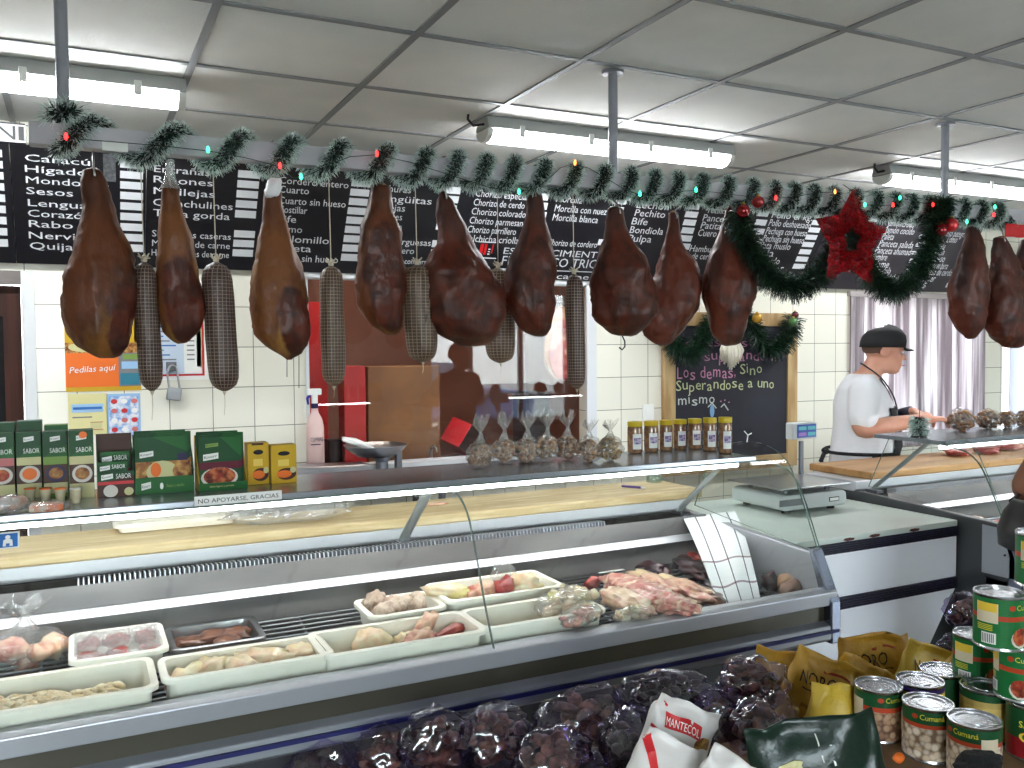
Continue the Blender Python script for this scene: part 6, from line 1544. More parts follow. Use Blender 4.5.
# the stacked pyramid: lower tiers first
def xy(px, py, z): p = at(px, py, Z=z); return p
def can_xy(x, y, zb, label, style, turn=0.0):
    d = ROT.inverted() @ (Vector((x, y, zb + .11)) - Vector((0, 0, CAM_Z))); s = -F_PX / d.z
    return can(CX + d.x * s, CY - d.y * s, zb, label, style, turn=turn)
p2a = at(977, 633, D=1.95); p2b = xy(1021, 643, ZC + H + .11); p3 = xy(1000, 591, ZC + 2 * H + .11); p4 = xy(1029, 531, ZC + 3 * H + .11)
tag(MB().box(p2a.x - .06, p2a.x + .03, p2a.y - .045, p2a.y + .06, ZC + .001, p2a.z - .1115, M_CRATE).build('cardboard_box', bevel=.003), 'small cardboard box under the back left can of the green stack', 'box')
can_xy(p2a.x, p2a.y, p2a.z - .11, 'green can at the left of the stack, behind the can with the ochre label', 'green')
can_xy(p2b.x, p2b.y, ZC + H, 'green can with a red bowl picture, standing on the red can at the right edge', 'green', turn=-.75)
can_xy(p3.x, p3.y, ZC + 2 * H, 'green can with a bar code, second from the top of the stack', 'green', turn=.1)
can_xy(p4.x + .012, p4.y - .02, ZC + 3 * H, 'topmost green can of the stack, cut off by the right edge', 'green', turn=.2)
for lv in (0, 1): can_xy(p4.x + .075, p4.y - .05, ZC + lv * H, ('lowest', 'second')[lv] + ' can of the column beyond the right edge, under the topmost can', 'green')
can_xy(p4.x + .075, p4.y - .05, ZC + 2 * H, 'green can under the topmost can, mostly beyond the right edge', 'green')

# ------------------------------------------------------------------ printed sacks
def sack(c, w, h, th, label, m, art, yaw=0, lean=0, roll=0, name='flour_bag', cat='bag', group=None, crimp=True, seed=0):
    """a filled paper or foil packet: pillow body, crimped flat top"""
    c = Vector(c); R = Matrix.Rotation(yaw, 3, 'Z') @ Matrix.Rotation(roll, 3, 'Y') @ Matrix.Rotation(lean, 3, 'X')
    t = thing(name, label, cat, c, group)
    rings = []; n = 44; prof = [(0, .75, .6), (.03, .96, .9), (.12, 1, 1), (.22, 1, 1), (.32, 1, 1), (.42, 1, 1), (.52, 1, .99), (.62, 1, .92), (.7, 1, .82), (.78, 1, .64), (.84, .99, .42), (.9, .98, .12), (.93, .98, .06), (.965, .98, .05), (1.0, .98, .05)]
    def pos(f, kx, ky, a):
        ca_, sa_ = math.cos(a), math.sin(a)
        x = w / 2 * kx * math.copysign(abs(ca_) ** .55, ca_); y = th / 2 * ky * math.copysign(abs(sa_) ** .75, sa_)
        z = h * f; q = Vector((x, y, z))
        q += Vector((0, 1, 0)) * (.022 * mnoise.noise(Vector((x * 13 + seed, z * 11, y * 9))) + .016 * abs(mnoise.noise(Vector((x * 24 + z * 12, z * 20 - x * 9, seed))))) + Vector((0, 0, .012 * f * mnoise.noise(Vector((x * 18, seed, 0)))))
        if f >= .9: q.y += .010 * math.sin(x / w * 9 + seed)
        return c + R @ q
    for f, kx, ky in prof: rings.append([pos(f, kx, ky, 2 * PI * i / n) for i in range(n)])
    mb = MB(); mb.loft(rings, m); o = mb.build('sack', t, smooth=True)
    if art:
        # print follows the front bulge: project marks on to the front
        class Fr(Face): pass
        mb2 = MB(); fc = Face(mb2, (0, 0, 0), (1, 0, 0), (0, 0, 1), eps=.0008)
        art(fc, w, h)
        # cut the marks into small pieces so that they follow the curved front
        bm = bmesh.new(); vv_ = [bm.verts.new(v) for v in mb2.v]
        for f_, k_ in zip(mb2.f, mb2.m):
            try: bm.faces.new([vv_[i] for i in f_]).material_index = k_
            except ValueError: pass
        for _ in range(5):
            bmesh.ops.triangulate(bm, faces=[f for f in bm.faces if len(f.verts) > 3])
            lng = [e for e in bm.edges if e.calc_length() > .011]
            if not lng: break
            bmesh.ops.subdivide_edges(bm, edges=lng, cuts=1)
        bmesh.ops.triangulate(bm, faces=bm.faces[:]); bm.verts.index_update()
        mb2.v = [v.co.copy() for v in bm.verts]; mb2.f = [[v.index for v in f.verts] for f in bm.faces]; mb2.m = [f.material_index for f in bm.faces]; bm.free()
        def front(x, z, lift):
            f = min(max(z / h, .0), 1.0)
            for (f0, k0, y0), (f1, k1, y1) in zip(prof[:-1], prof[1:]):
                if f0 <= f <= f1: u = (f - f0) / (f1 - f0); kx = k0 + (k1 - k0) * u; ky = y0 + (y1 - y0) * u; break
            s = min(1, abs(x) / (w / 2 * kx)) ; a = math.acos(min(1, s ** (1 / .55))); ca_ = math.copysign(math.cos(a), x)
            q = pos(f, kx, ky, -math.acos(max(-1, min(1, math.copysign(min(1, s ** (1 / .55)), x)))))
            return q - R @ Vector((0, 1, 0)) * (lift + .0015)
        mb2.v = [front(v.x, v.z, -v.y) for v in mb2.v]
        mb2.build('printed_front', t)
    return t
M_KRAFT = mat('yellow_paper', (172, 128, 30), .5, c2=(146, 104, 24), scale=7, bump=(18, 1.0)); M_INK = PG('ink', (40, 28, 20))
M_KRAFTL = mat('yellow_paper_light', (200, 168, 56), .5, c2=(184, 150, 46), scale=7, bump=(18, 1.0))
def noro(f, w, h):
    f.text('NORO', -w * .36, h * .71, h * .115, M_INK, 1, width=w * .5); f.rect(-w * .05, h * .85, w * .3, h * .87, PG('ink_red', (140, 50, 24)), 1); f.rect(-w * .3, h * .665, w * .2, h * .677, M_INK, 1); f.rect(-w * .25, h * .5, w * .3, h * .54, PG('ink_soft', (120, 84, 26)), 1)
def sack_px(px, pyt, D, w, h, th, label, m, art, **k):
    p = at(px, pyt, D=D); return sack((p.x, p.y, p.z - h), w, h, th, label, m, art, **k)
GN = 'yellow paper bags on the display table'
sack_px(872, 633, 2.32, .20, .26, .07, 'upright yellow paper bag under the white cabinet, NORO facing the camera', M_KRAFT, noro, yaw=-.3, lean=.05, group=GN, seed=1)
sack_px(913, 645, 2.25, .19, .25, .06, 'yellow paper bag tilted to the right, its NORO lettering slanted', M_KRAFTL, noro, yaw=-.3, roll=.32, group=GN, seed=2)
sack_px(945, 652, 2.15, .16, .2, .06, 'yellow paper bag lying behind the cans with a white crimp', M_KRAFT, None, yaw=-.4, roll=.5, group=GN, seed=3)
sack_px(828, 656, 2.12, .17, .26, .07, 'yellow paper bag leaning in the middle, NORO low on its front', M_KRAFT, lambda f, w, h: f.text('NORO', -w * .3, h * .5, h * .14, M_INK, 1, width=w * .6), yaw=-.4, roll=.45, group=GN, seed=4)
sack_px(796, 652, 2.12, .17, .25, .07, 'yellow paper bag standing left of the middle one, behind the open corner', M_KRAFT, noro, yaw=-.55, roll=.35, group=GN, seed=5)
sack_px(778, 650, 2.2, .15, .24, .07, 'darkest yellow paper bag at the left, beside the clear fruit bags', M_KRAFT, None, yaw=-.6, roll=.1, group=GN, seed=6)
sack_px(826, 684, 1.9, .10, .16, .05, 'pale yellow paper bag with a torn open corner above the dark green bag', M_KRAFTL, None, yaw=-.3, roll=.12, group=GN, seed=7)
M_DGRN = mat('dark_green_foil', (8, 32, 22), .3, bump=(20, .4), spec=.4)
sack_px(836, 716, 1.5, .225, .24, .07, 'dark green glossy bag in the foreground below the yellow bags', M_DGRN, lambda f, w, h: (f.ell(-w * .22, h * .7, w * .12, h * .06, G_CREAM, 1), f.rect(w * .02, h * .74, w * .03, h * .9, G_WHITE, 1), f.rect(w * .1, h * .7, w * .115, h * .84, G_WHITE, 1)), yaw=-.5, roll=-.2, name='foil_bag', seed=8)  # thin white strips are glints painted on the foil
M_MWHITE = mat('white_foil', (206, 200, 196), .35, bump=(14, .4))
def mantecol(f, w, h):
    f.rect(-w * .30, h * .66, w * .22, h * .82, M_RED, 1); f.text('MANTECOL', -w * .28, h * .69, h * .09, G_WHITE, 2, width=w * .48); f.ell(w * .30, h * .6, w * .13, h * .12, PG('sand', (190, 150, 80), c2=(120, 70, 34), scale=60), 1)
    f.stroke([(-w * .48, h * .86), (-w * .36, h * .9), (-w * .3, h * .88)], h * .03, M_RED, 1); f.stroke([(-w * .46, h * .6), (-w * .2, h * .55), (w * .1, h * .45), (w * .45, h * .42)], h * .04, M_RED, 1); f.rect(-w * .2, h * .3, w * .2, h * .42, G_OR, 1)
sack_px(660, 699, 1.66, .135, .15, .04, 'white and red packet with a red MANTECOL patch, leaning to the right', M_MWHITE, mantecol, yaw=-.35, roll=.42, name='nougat_packet', cat='packet', seed=9)
def xmas(f, w, h):
    f.stroke([(-w * .46, h * .9), (-w * .2, h * .6), (w * .1, h * .3), (w * .2, h * .02)], w * .12, M_RED, 1); f.ell(-w * .3, h * .3, w * .16, h * .26, PG('bright_green', (30, 150, 60)), 1); f.ell(-w * .12, h * .42, w * .12, h * .14, PG('deep_teal', (30, 60, 66)), 1); f.ell(w * .02, h * .22, w * .1, h * .12, G_BLUE, 1); f.ell(w * .3, h * .5, w * .15, h * .15, G_BRN, 1)
sack_px(636, 733, 1.55, .13, .17, .045, 'white packet with a red diagonal band and green shape, in front of the dark bags', M_MWHITE, xmas, yaw=-.3, roll=.5, name='sweet_packet', cat='packet', seed=10)
sack_px(706, 752, 1.5, .13, .15, .04, 'white and red packet lying lowest at the front edge', M_MWHITE, lambda f, w, h: (f.rect(-w * .3, h * .7, w * .1, h * .8, G_OR, 1), f.stroke([(-w * .4, h * .5), (0, h * .62), (w * .4, h * .5)], h * .05, M_RED, 1), f.stroke([(w * .1, h * .95), (w * .4, h * .7)], h * .05, M_RED, 1)), yaw=-.4, roll=.5, name='sweet_packet', cat='packet', seed=11)

# ------------------------------------------------------------------ cellophane bags of dried fruit
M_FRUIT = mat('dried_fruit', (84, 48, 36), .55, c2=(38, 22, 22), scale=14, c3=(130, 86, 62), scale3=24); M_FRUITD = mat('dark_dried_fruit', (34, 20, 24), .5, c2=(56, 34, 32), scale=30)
M_CELLO = film('violet_cellophane', (230, 222, 246), gloss=.07, rough=.06, bump=(11, 1.3))
def fruit_bag(px, py, D, size, label, seed, m=M_FRUIT, rot=0):
    p = at(px, py, D=D)
    return bag('fruit_bag', label, 'bag', p, size, m, M_CELLO, seed, n=40, insz=.24, rot=rot, part='dried_fruit', group='cellophane bags of dried fruit')
fruit_bag(752, 684, 2.0, (.085, .07, .06), 'round cellophane bag of dried fruit left of the darkest yellow bag', 400)
fruit_bag(765, 735, 1.85, (.09, .07, .085), 'cellophane bag with bright violet glints left of the dark green bag', 420)
fruit_bag(722, 730, 1.95, (.08, .07, .09), 'cellophane bag with a white pleat right of the MANTECOL packet', 440)
fruit_bag(668, 694, 2.0, (.12, .07, .05), 'dark cellophane bag lying flat behind the MANTECOL packet', 460, M_FRUITD, rot=-.2)
fruit_bag(585, 728, 1.95, (.12, .08, .09), 'large cellophane bag of dried fruit left of the white packets', 480)
fruit_bag(552, 757, 1.8, (.085, .06, .06), 'cellophane bag with a white folded edge at the bottom, left of the white packets', 500)
fruit_bag(494, 738, 1.95, (.085, .07, .075), 'cellophane bag with pink glints left of the large fruit bag', 520)
fruit_bag(438, 745, 1.95, (.085, .07, .085), 'dim cellophane bag showing brown pieces in the middle bottom', 540)
fruit_bag(384, 755, 1.95, (.075, .06, .06), 'cellophane bag with violet glints at the bottom left of the pile', 560)
fruit_bag(322, 768, 1.98, (.085, .06, .06), 'leftmost dim cellophane bag almost under the bumper', 580, M_FRUITD)
fruit_bag(625, 745, 1.8, (.05, .05, .07), 'dark cellophane bag squeezed between the large bag and the white packets', 600, M_FRUITD)
fruit_bag(795, 760, 1.75, (.06, .05, .05), 'dark cellophane bag low beside the dark green bag', 620, M_FRUITD)
t = fruit_bag(966, 612, 2.42, (.055, .05, .055), 'brown bag in the dark gap below the end of the right-hand case', 640, M_FRUIT)
fruit_bag(956, 655, 2.35, (.055, .05, .06), 'dark bag under the brown bag, behind the stacked cans', 660, M_FRUITD)
c = at(980, 765, D=1.55); mb = MB(); mb.lump(c, (.05, .03, .022), mat('black_cloth', (14, 14, 16), .9, bump=(80, .6)), seed=5, sub=4, amp=.4)
tag(mb.build('black_cloth', smooth=True), 'scrap of black cloth at the foot of the nearest mushroom can', 'cloth')
c = at(899, 758, D=1.72); mb = MB(); mb.lump(c, (.014, .01, .01), G_OR, seed=5, sub=2); tag(mb.build('sweet', smooth=True), 'small orange wrapped sweet between the cans and the dark green bag', 'sweet')

# ------------------------------------------------------------------ store room seen through the serving window
M_CARD = mat('tan_cardboard', (140, 96, 58), .8, c2=(122, 82, 50), scale=5)
def store_box(x0, x1, y0, y1, z0, z1, m, name, label, cat, bevel=.006):
    return tag(MB().box(x0, x1, y0, y1, z0, z1, m).build(name, bevel=bevel), label, cat)
t = thing('store_table', 'dark-topped table in the room behind the serving window', 'table', (1.9, 5.0, 0))
MB().box(.75, 3.1, 4.62, 5.4, .88, .92, mat('dark_table_top', (66, 50, 50), .4)).build('top', t, bevel=.004)
for x in (.8, 3.05):
    for y in (4.67, 5.35): MB().box(x - .025, x + .025, y - .025, y + .025, 0, .88, M_STEEL_D).build('leg', t)
def sx(px, Y): return at(px, 400, Y=Y).x
def sz(py, px, Y): return at(px, py, Y=Y).z
Y = 4.9
store_box(sx(368, Y), sx(440, Y), Y, Y + .2, .921, sz(366, 400, Y), M_CARD, 'cardboard_box', 'big tan cardboard box on the table behind the serving window', 'box')
Y = 4.75; store_box(sx(344, Y), sx(366, Y), Y, Y + .12, .921, sz(366, 350, Y), M_REDWALL, 'red_crate', 'red crate left of the tan box behind the serving window', 'crate')
Y = 5.35; store_box(sx(306, Y), sx(327, Y), Y - .03, Y, .921, sz(302, 316, Y), mat('bright_red_panel', (196, 12, 20), .4), 'red_board', 'tall bright red board at the left behind the serving window', 'panel')
Y = 4.8; t = store_box(sx(328, Y) - .0, sx(342, Y), Y, Y + .1, .921, 1.12, mat('dark_pot', (40, 26, 26), .4), 'dark_canister', 'dark canister behind the spray bottle', 'canister')
# tilted red and black carton
Y = 4.85; c = Vector((sx(470, Y), Y + .1, 0)); mb = MB()
R4 = Matrix.Translation((c.x, c.y, 1.07)) @ Matrix.Rotation(.6, 4, 'Y') @ Matrix.Rotation(.5, 4, 'Z')
mb.box(-.1, .1, -.08, .08, -.08, .08, mat('red_carton', (190, 30, 40), .5), R4); kd = mb.mi(mat('carton_side', (60, 30, 28), .6)); mb.m[2] = kd; mb.m[5] = kd; b = tag(mb.build('red_carton', bevel=.004), 'red and brown carton leaning at an angle behind the serving window', 'carton')
# steel tap
Y = 4.7; c = Vector((sx(430, Y), Y, .921)); t = thing('steel_tap', 'chrome tap in front of the tan box behind the serving window', 'tap', c)
MB().lathe([(.022, 0), (.022, .008), (.012, .012), (.012, .12)], c, M_STEEL, n=14).build('body', t, smooth=True, auto=40)
MB().tube([c + Vector((0, 0, .11)), c + Vector((0, -.02, .14)), c + Vector((0, -.08, .14)), c + Vector((0, -.09, .12))], .008, M_STEEL, n=8).build('spout', t, smooth=True)
MB().tube([c + Vector((0, 0, .12)), c + Vector((.03, 0, .15))], .005, M_STEEL, n=8).build('lever', t, smooth=True)
# raw ham hung inside the serving window
Y = 4.58; a = at(560, 300, Y=Y); rows = [(305, 556, 566), (318, 553, 571), (330, 548, 578), (345, 544, 582), (360, 544, 582), (372, 548, 580), (381, 556, 572)]
rings = []
for y, l, r in rows:
    cc = at((l + r) / 2, y, Y=Y); w = (at(r, y, Y=Y).x - at(l, y, Y=Y).x) / 2
    rings.append([cc + Vector((w * math.cos(2 * PI * i / 20), w * .35 * math.sin(2 * PI * i / 20), 0)) for i in range(20)])
t = thing('raw_ham', 'cut raw ham with a pale fat rim hung inside the serving window', 'ham', rings[-1][0])
MB().loft(rings, mat('ham_fat', (216, 180, 150), .45, c2=(190, 130, 80), scale=9)).build('fat_rim', t, smooth=True, sub=1)
face = []
for y, l, r in rows[1:]:
    cc = at((l + r) / 2 + .5, y, Y=Y - .04); w = (at(r, y, Y=Y).x - at(l, y, Y=Y).x) / 2 * .78
    face.append([cc + Vector((w * math.cos(2 * PI * i / 16), .012 * math.sin(2 * PI * i / 16), 0)) for i in range(16)])
MB().loft(face, mat('ham_cut', (150, 44, 44), .4, c2=(196, 110, 100), scale=16, c3=(220, 170, 150), scale3=11, lo3=.57)).build('cut_face', t, smooth=True, sub=1)
MB().tube([rings[0][0], Vector((a.x, Y, SW[3] - .06)), Vector((a.x, Y, 2.61))], .003, M_HOOK, n=6).build('hook', t)
store_box(2.45, 2.62, 4.75, 4.95, .921, 1.35, mat('dark_machine', (40, 34, 36), .4, c2=(60, 50, 52), scale=6), 'slicing_machine', 'dark machine at the right end behind the serving window', 'machine', .02)
# unseen lamp added to brighten the store room
t = thing('added_store_light', 'unseen lamp added to brighten the room behind the serving window', 'lamp', (1.9, 4.9, 2.5))
MB().box(1.3, 2.5, 4.84, 4.96, 2.58, 2.619, M_HOUS).build('housing', t)
MB().tube([(1.33, 4.9, 2.56), (2.47, 4.9, 2.56)], .016, emit('store_fill_tube', (255, 230, 212), 55.0), n=10).build('tube', t, smooth=True)

# ------------------------------------------------------------------ street outside the shopfront (seen mirrored in the serving window)
structure(MB().box(-8, 20, -30, RY0 - .11, -.14, -.1, mat('pavement', (150, 148, 144), .9)).build('ground_street', loc=(0, 0, 0)))
t = thing('car', 'blue parked car outside the shopfront, mirrored in the serving window', 'car', (6.4, -8.0, -.1))
M_CAR = mat('car_blue', (40, 70, 120), .25, coat=.8); M_CARG = mat('car_glass', (60, 80, 96), .1)
def car_prof(pts, y0, y1, m, name, bev=.05): MB().prism_y(pts, y0, y1, m).build(name, t, bevel=bev)
cxm, cyb = 6.4, -8.8
car_prof([(cxm - 2, .2), (cxm + 2, .2), (cxm + 2.05, .55), (cxm + 1.9, .75), (cxm + 1.0, .85), (cxm - 1.7, .88), (cxm - 2.05, .75)], cyb, cyb + 1.65, M_CAR, 'body')
car_prof([(cxm - 1.55, .86), (cxm + .95, .84), (cxm + .3, 1.35), (cxm - 1.1, 1.38)], cyb + .12, cyb + 1.53, M_CARG, 'cabin')
for x in (cxm - 1.25, cxm + 1.25):
    for y in (cyb + .1, cyb + 1.45): MB().lathe([(.2, 0), (.31, .02), (.32, .1), (.31, .18), (.2, .2)], (x, y - .1, .22), M_BLACK, n=20, axis=Vector((0, 1, 0))).build('wheel', t, smooth=True, auto=40)
# ------------------------------------------------------------------ people
M_SKIN = mat('skin', (214, 160, 136), .5, c2=(204, 144, 120), scale=9, sss=.05)
M_SKIND = mat('skin_tan', (150, 98, 74), .5, c2=(136, 86, 64), scale=9, sss=.05)
def figure(base, fwd, J, skin, face=True):
    """J: joints in (forward, right, up) coordinates; returns the baked body mesh builder pieces"""
    F = Vector((fwd[0], fwd[1], 0)).normalized(); Rr = Vector((F.y, -F.x, 0)); B = Vector((base[0], base[1], 0))
    W = lambda p: B + F * p[0] + Rr * p[1] + Vector((0, 0, p[2]))
    return F, Rr, W
def limb(mb, W, pts, rad, m, n=14):
    P = smooth_path([W(p) for p in pts], 5)
    k = len(pts) - 1; R = []
    for i in range(len(P)):
        f = min(i / 5, k); a = int(min(f, k - 1)); u = f - a; ra, rb = rad[a], rad[a + 1]
        if isinstance(ra, tuple) or isinstance(rb, tuple):
            ra = ra if isinstance(ra, tuple) else (ra, ra); rb = rb if isinstance(rb, tuple) else (rb, rb)
            R.append((ra[0] + (rb[0] - ra[0]) * u, ra[1] + (rb[1] - ra[1]) * u))
        else: R.append(ra + (rb - ra) * u)
    mb.tube(P, R, m, n=n)
    for q, r in ((P[0], R[0]), (P[-1], R[-1])):
        rr_ = min(r) if isinstance(r, tuple) else r; mb.ell(q, (rr_ * .98,) * 3, m, sub=2)
def torso(mb, W, rows, m, F, Rr, n=24):
    """rows: (f, r, z, half depth, half width)"""
    rings = []
    for f, r, z, d, w in rows:
        c = W((f, r, z)); rings.append([c + Rr * (w * math.copysign(abs(math.cos(2 * PI * i / n)) ** .8, math.cos(2 * PI * i / n))) + F * (d * math.copysign(abs(math.sin(2 * PI * i / n)) ** .85, math.sin(2 * PI * i / n))) for i in range(n)])
    mb.loft(rings, m)
def hand_geo(mb, wrist, d, up, side, m, s=1.0, curl=.5):
    """palm and five fingers; d: direction of the hand, up: back of the hand, side: towards the thumb"""
    d = d.normalized(); up = (up - d * up.dot(d)).normalized(); sd = d.cross(up); sd = sd if sd.dot(side) > 0 else -sd
    L = .095 * s
    q0 = wrist - d * .01
    rings = []
    for f, w, h in ((0, .025, .019), (.25, .034, .017), (.6, .041, .015), (.95, .042, .013), (1.03, .036, .009)):
        c = q0 + d * (L * f); rings.append([c + sd * (w * s * math.cos(2 * PI * i / 14)) + up * (h * s * math.sin(2 * PI * i / 14)) for i in range(14)])
    mb.loft(rings, m)
    for k, (off, ln, r) in enumerate(((.030, .072, .0092), (.010, .080, .0096), (-.010, .074, .0092), (-.029, .058, .0082))):
        c = curl * (1 + .15 * k); p = q0 + d * (L * .92) + sd * (off * s); pts = [p]; ang = .1; dirv = d
        for seg, fr in enumerate((.42, .32, .26)):
            ang += c * (.7 if seg == 0 else .9); dv = d * math.cos(ang) - up * math.sin(ang) + sd * (off * 1.5)
            pts.append(pts[-1] + dv.normalized() * ln * s * fr)
        mb.tube(pts, [r * s, r * s * .96, r * s * .88, r * s * .72], m, n=8); mb.ell(pts[-1], (r * s * .72,) * 3, m, sub=1)
    p = q0 + d * (L * .28) + sd * (.03 * s); pts = [p, p + (sd * .8 + d * .55 - up * .15).normalized() * .034 * s, p + (sd * .8 + d * .55 - up * .15).normalized() * .034 * s + (d * .85 + sd * .25 - up * .35).normalized() * .03 * s]
    pts.append(pts[-1] + (d * .85 - up * .5).normalized() * .024 * s)
    mb.tube(pts, [.0135 * s, .012 * s, .0105 * s, .008 * s], m, n=8); mb.ell(pts[-1], (.008 * s,) * 3, m, sub=1)
def head_geo(mb, W, f, r, z, m, F, Rr, tilt=0.0, s=1.0):
    """z: chin height; head about .235 tall"""
    def Q(a, b, c):
        ca_, sa_ = math.cos(tilt), math.sin(tilt)
        return W((f + (a * ca_ + c * sa_) * s, r + b * s, z + (c * ca_ - a * sa_) * s))
    def E(c, sz, sub=3, rot=0):
        vs, fs = ico(sub); mb.add([Q(c[0] + v.x * sz[0], c[1] + v.y * sz[1], c[2] + v.z * sz[2]) for v in vs], fs, m)
    E((-.012, 0, .145), (.100, .077, .092)); E((.022, 0, .085), (.070, .062, .085)); E((.052, 0, .028), (.036, .040, .028)); E((.02, 0, .04), (.06, .052, .04))
    # nose, brow, lips, cheeks, ears
    vs = [Q(*p) for p in ((.088, .0, .135), (.118, .0, .088), (.092, .018, .084), (.092, -.018, .084), (.080, .014, .130), (.080, -.014, .130), (.085, 0, .078))]
    mb.add(vs, [(0, 1, 2, 4), (0, 5, 3, 1), (1, 6, 2), (1, 3, 6), (2, 6, 3), (0, 4, 5), (4, 2, 3, 5)], m)
    E((.107, 0, .091), (.013, .013, .011), 2); E((.082, .0, .143), (.014, .05, .011), 2); E((.086, 0, .056), (.012, .024, .006), 2); E((.084, 0, .046), (.012, .022, .006), 2)
    for b in (1, -1): E((-.005, b * .078, .108), (.020, .010, .032), 2); E((.06, b * .045, .085), (.02, .016, .022), 2)
    return Q
def bake_body(mb, name, parent, voxel):
    o = mb.build(name, parent, smooth=True)
    md = o.modifiers.new('r', 'REMESH'); md.mode = 'VOXEL'; md.voxel_size = voxel; md.use_smooth_shade = True
    sm = o.modifiers.new('s', 'CORRECTIVE_SMOOTH'); sm.factor = .5; sm.iterations = 4; sm.use_only_smooth = True
    mats = list(o.data.materials)
    bake(o); o.data.materials.clear(); o.data.materials.append(mats[0])
    for p in o.data.polygons: p.use_smooth = True; p.material_index = 0
    return o

# the butcher
F_, R_, W = figure((3.725, 3.33), (.72, -.69), None, None)
bt = thing('person', 'butcher in white T-shirt, dark apron and black cap working at the board', 'person', W((0, 0, 0)))
mb = MB()
hx, hz = .098, 1.475
torso(mb, W, [(-.01, 0, .86, .12, .165), (-.01, 0, .95, .135, .175), (0, 0, 1.08, .135, .165), (0, 0, 1.2, .13, .17), (-.005, 0, 1.32, .125, .185), (-.01, 0, 1.40, .105, .18), (-.012, 0, 1.45, .07, .12), (.0, 0, 1.48, .055, .06)], M_SKIN, F_, R_)
limb(mb, W, [(-.005, 0, 1.42), (.045, 0, 1.50), (.085, 0, 1.56)], [.06, .056, .058], M_SKIN)
Q = head_geo(mb, W, hx - .012, 0, hz, M_SKIN, F_, R_, tilt=.12, s=1.0)
# right arm (near the camera) and left arm
RS, REl, RWr = (-.01, .185, 1.40), (-.02, .235, 1.20), (.29, .12, 1.245)
LS, LEl, LWr = (0, -.185, 1.40), (.06, -.235, 1.17), (.25, -.07, 1.265)
for S, E_, Wr in ((RS, REl, RWr), (LS, LEl, LWr)):
    limb(mb, W, [S, tuple((a + b) / 2 for a, b in zip(S, E_)), E_, tuple(a * .6 + b * .4 for a, b in zip(E_, Wr)), Wr], [.062, .055, .047, .044, .03], M_SKIN)
for sgn in (1, -1):
    limb(mb, W, [(0, sgn * .095, .9), (.01, sgn * .105, .68), (.005, sgn * .105, .48), (-.02, sgn * .105, .3), (-.01, sgn * .105, .09)], [.095, .082, .06, .058, .042], M_SKIN)
    limb(mb, W, [(-.05, sgn * .105, .05), (.05, sgn * .11, .05), (.15, sgn * .115, .035)], [.04, .042, .03], M_SKIN)
dr = (W(RWr) - W(REl)).normalized(); hand_geo(mb, W(RWr), dr * .9 + Vector((0, 0, -.1)), Vector((0, 0, 1)), -R_, M_SKIN, 1.0, .5)
dl = (W(LWr) - W(LEl)).normalized(); hand_geo(mb, W(LWr), F_ + R_ * .25 + Vector((0, 0, -.15)), Vector((0, 0, 1)), R_, M_SKIN, 1.0, .6)
body = bake_body(mb, 'body', bt, .0075)
# eyes and mouth
for b in (1, -1):
    mb = MB(); mb.ell(Q(.082, b * .031, .116), (.010, .010, .007), mat('eye_white', (220, 216, 210), .3), sub=2); mb.ell(Q(.089, b * .032, .116), (.0045, .005, .005), G_BRN, sub=2); mb.build('eye', body, smooth=True)
mb = MB(); mb.ell(Q(.094, 0, .051), (.006, .022, .0028), mat('lips', (160, 84, 76), .5), sub=2); mb.build('mouth', body, smooth=True)
# short hair below the cap
mb = MB(); vs, fs = ico(4); M_HAIR = mat('short_hair', (96, 70, 56), .8)
keep = [v for v in vs]
vv = [Q(-.012 + v.x * .104, v.y * .0805, .145 + v.z * .0955) for v in vs]
ff = [f for f in fs if all((vs[i].x < .05 and vs[i].z > -.55 - .0) for i in f)]
mb.add(vv, ff, M_HAIR); mb.build('hair', bt, smooth=True)
# T-shirt: torso and sleeves, slightly larger than the body
M_SHIRT = mat('white_tshirt', (226, 226, 230), .85, bump=(9, .5))
mb = MB()
torso(mb, W, [(-.005, 0, .90, .155, .188), (0, 0, 1.0, .172, .19), (.01, 0, 1.1, .172, .185), (.01, 0, 1.2, .162, .19), (-.004, 0, 1.32, .148, .20), (-.012, 0, 1.40, .118, .19), (-.012, 0, 1.452, .078, .125), (-.002, 0, 1.475, .064, .07)], M_SHIRT, F_, R_)
for S, E_ in ((RS, REl), (LS, LEl)):
    m1 = tuple(a * .25 + b * .75 for a, b in zip(S, E_))
    limb(mb, W, [S, tuple((a + b) / 2 for a, b in zip(S, m1)), m1], [.078, .075, .073], M_SHIRT)
o = bake_body(mb, 'tshirt', bt, .009)
# trousers, shoes
mb = MB(); M_TROU = mat('grey_trousers', (170, 172, 180), .85)
torso(mb, W, [(-.01, 0, .80, .12, .17), (-.01, 0, .90, .15, .187), (-.01, 0, .97, .153, .187)], M_TROU, F_, R_)
for sgn in (1, -1): limb(mb, W, [(0, sgn * .095, .86), (.01, sgn * .105, .68), (.005, sgn * .105, .48), (-.02, sgn * .105, .3), (-.012, sgn * .105, .08)], [.108, .097, .082, .078, .075], M_TROU)
bake_body(mb, 'trousers', bt, .012)
for sgn in (1, -1):
    mb = MB(); rings = []
    for a, w, h in ((-.105, .02, .03), (-.09, .038, .075), (-.02, .046, .085), (.06, .05, .065), (.15, .048, .045), (.19, .03, .03)):
        c = W((a, sgn * .11, 0)); rings.append([c + R_ * (w * math.cos(q)) + Vector((0, 0, h * (math.sin(q) + 1) / 2 + .002)) for q in [2 * PI * i / 14 for i in range(14)]])
    mb.loft(rings, M_BLACK); mb.build('shoe', bt, smooth=True)
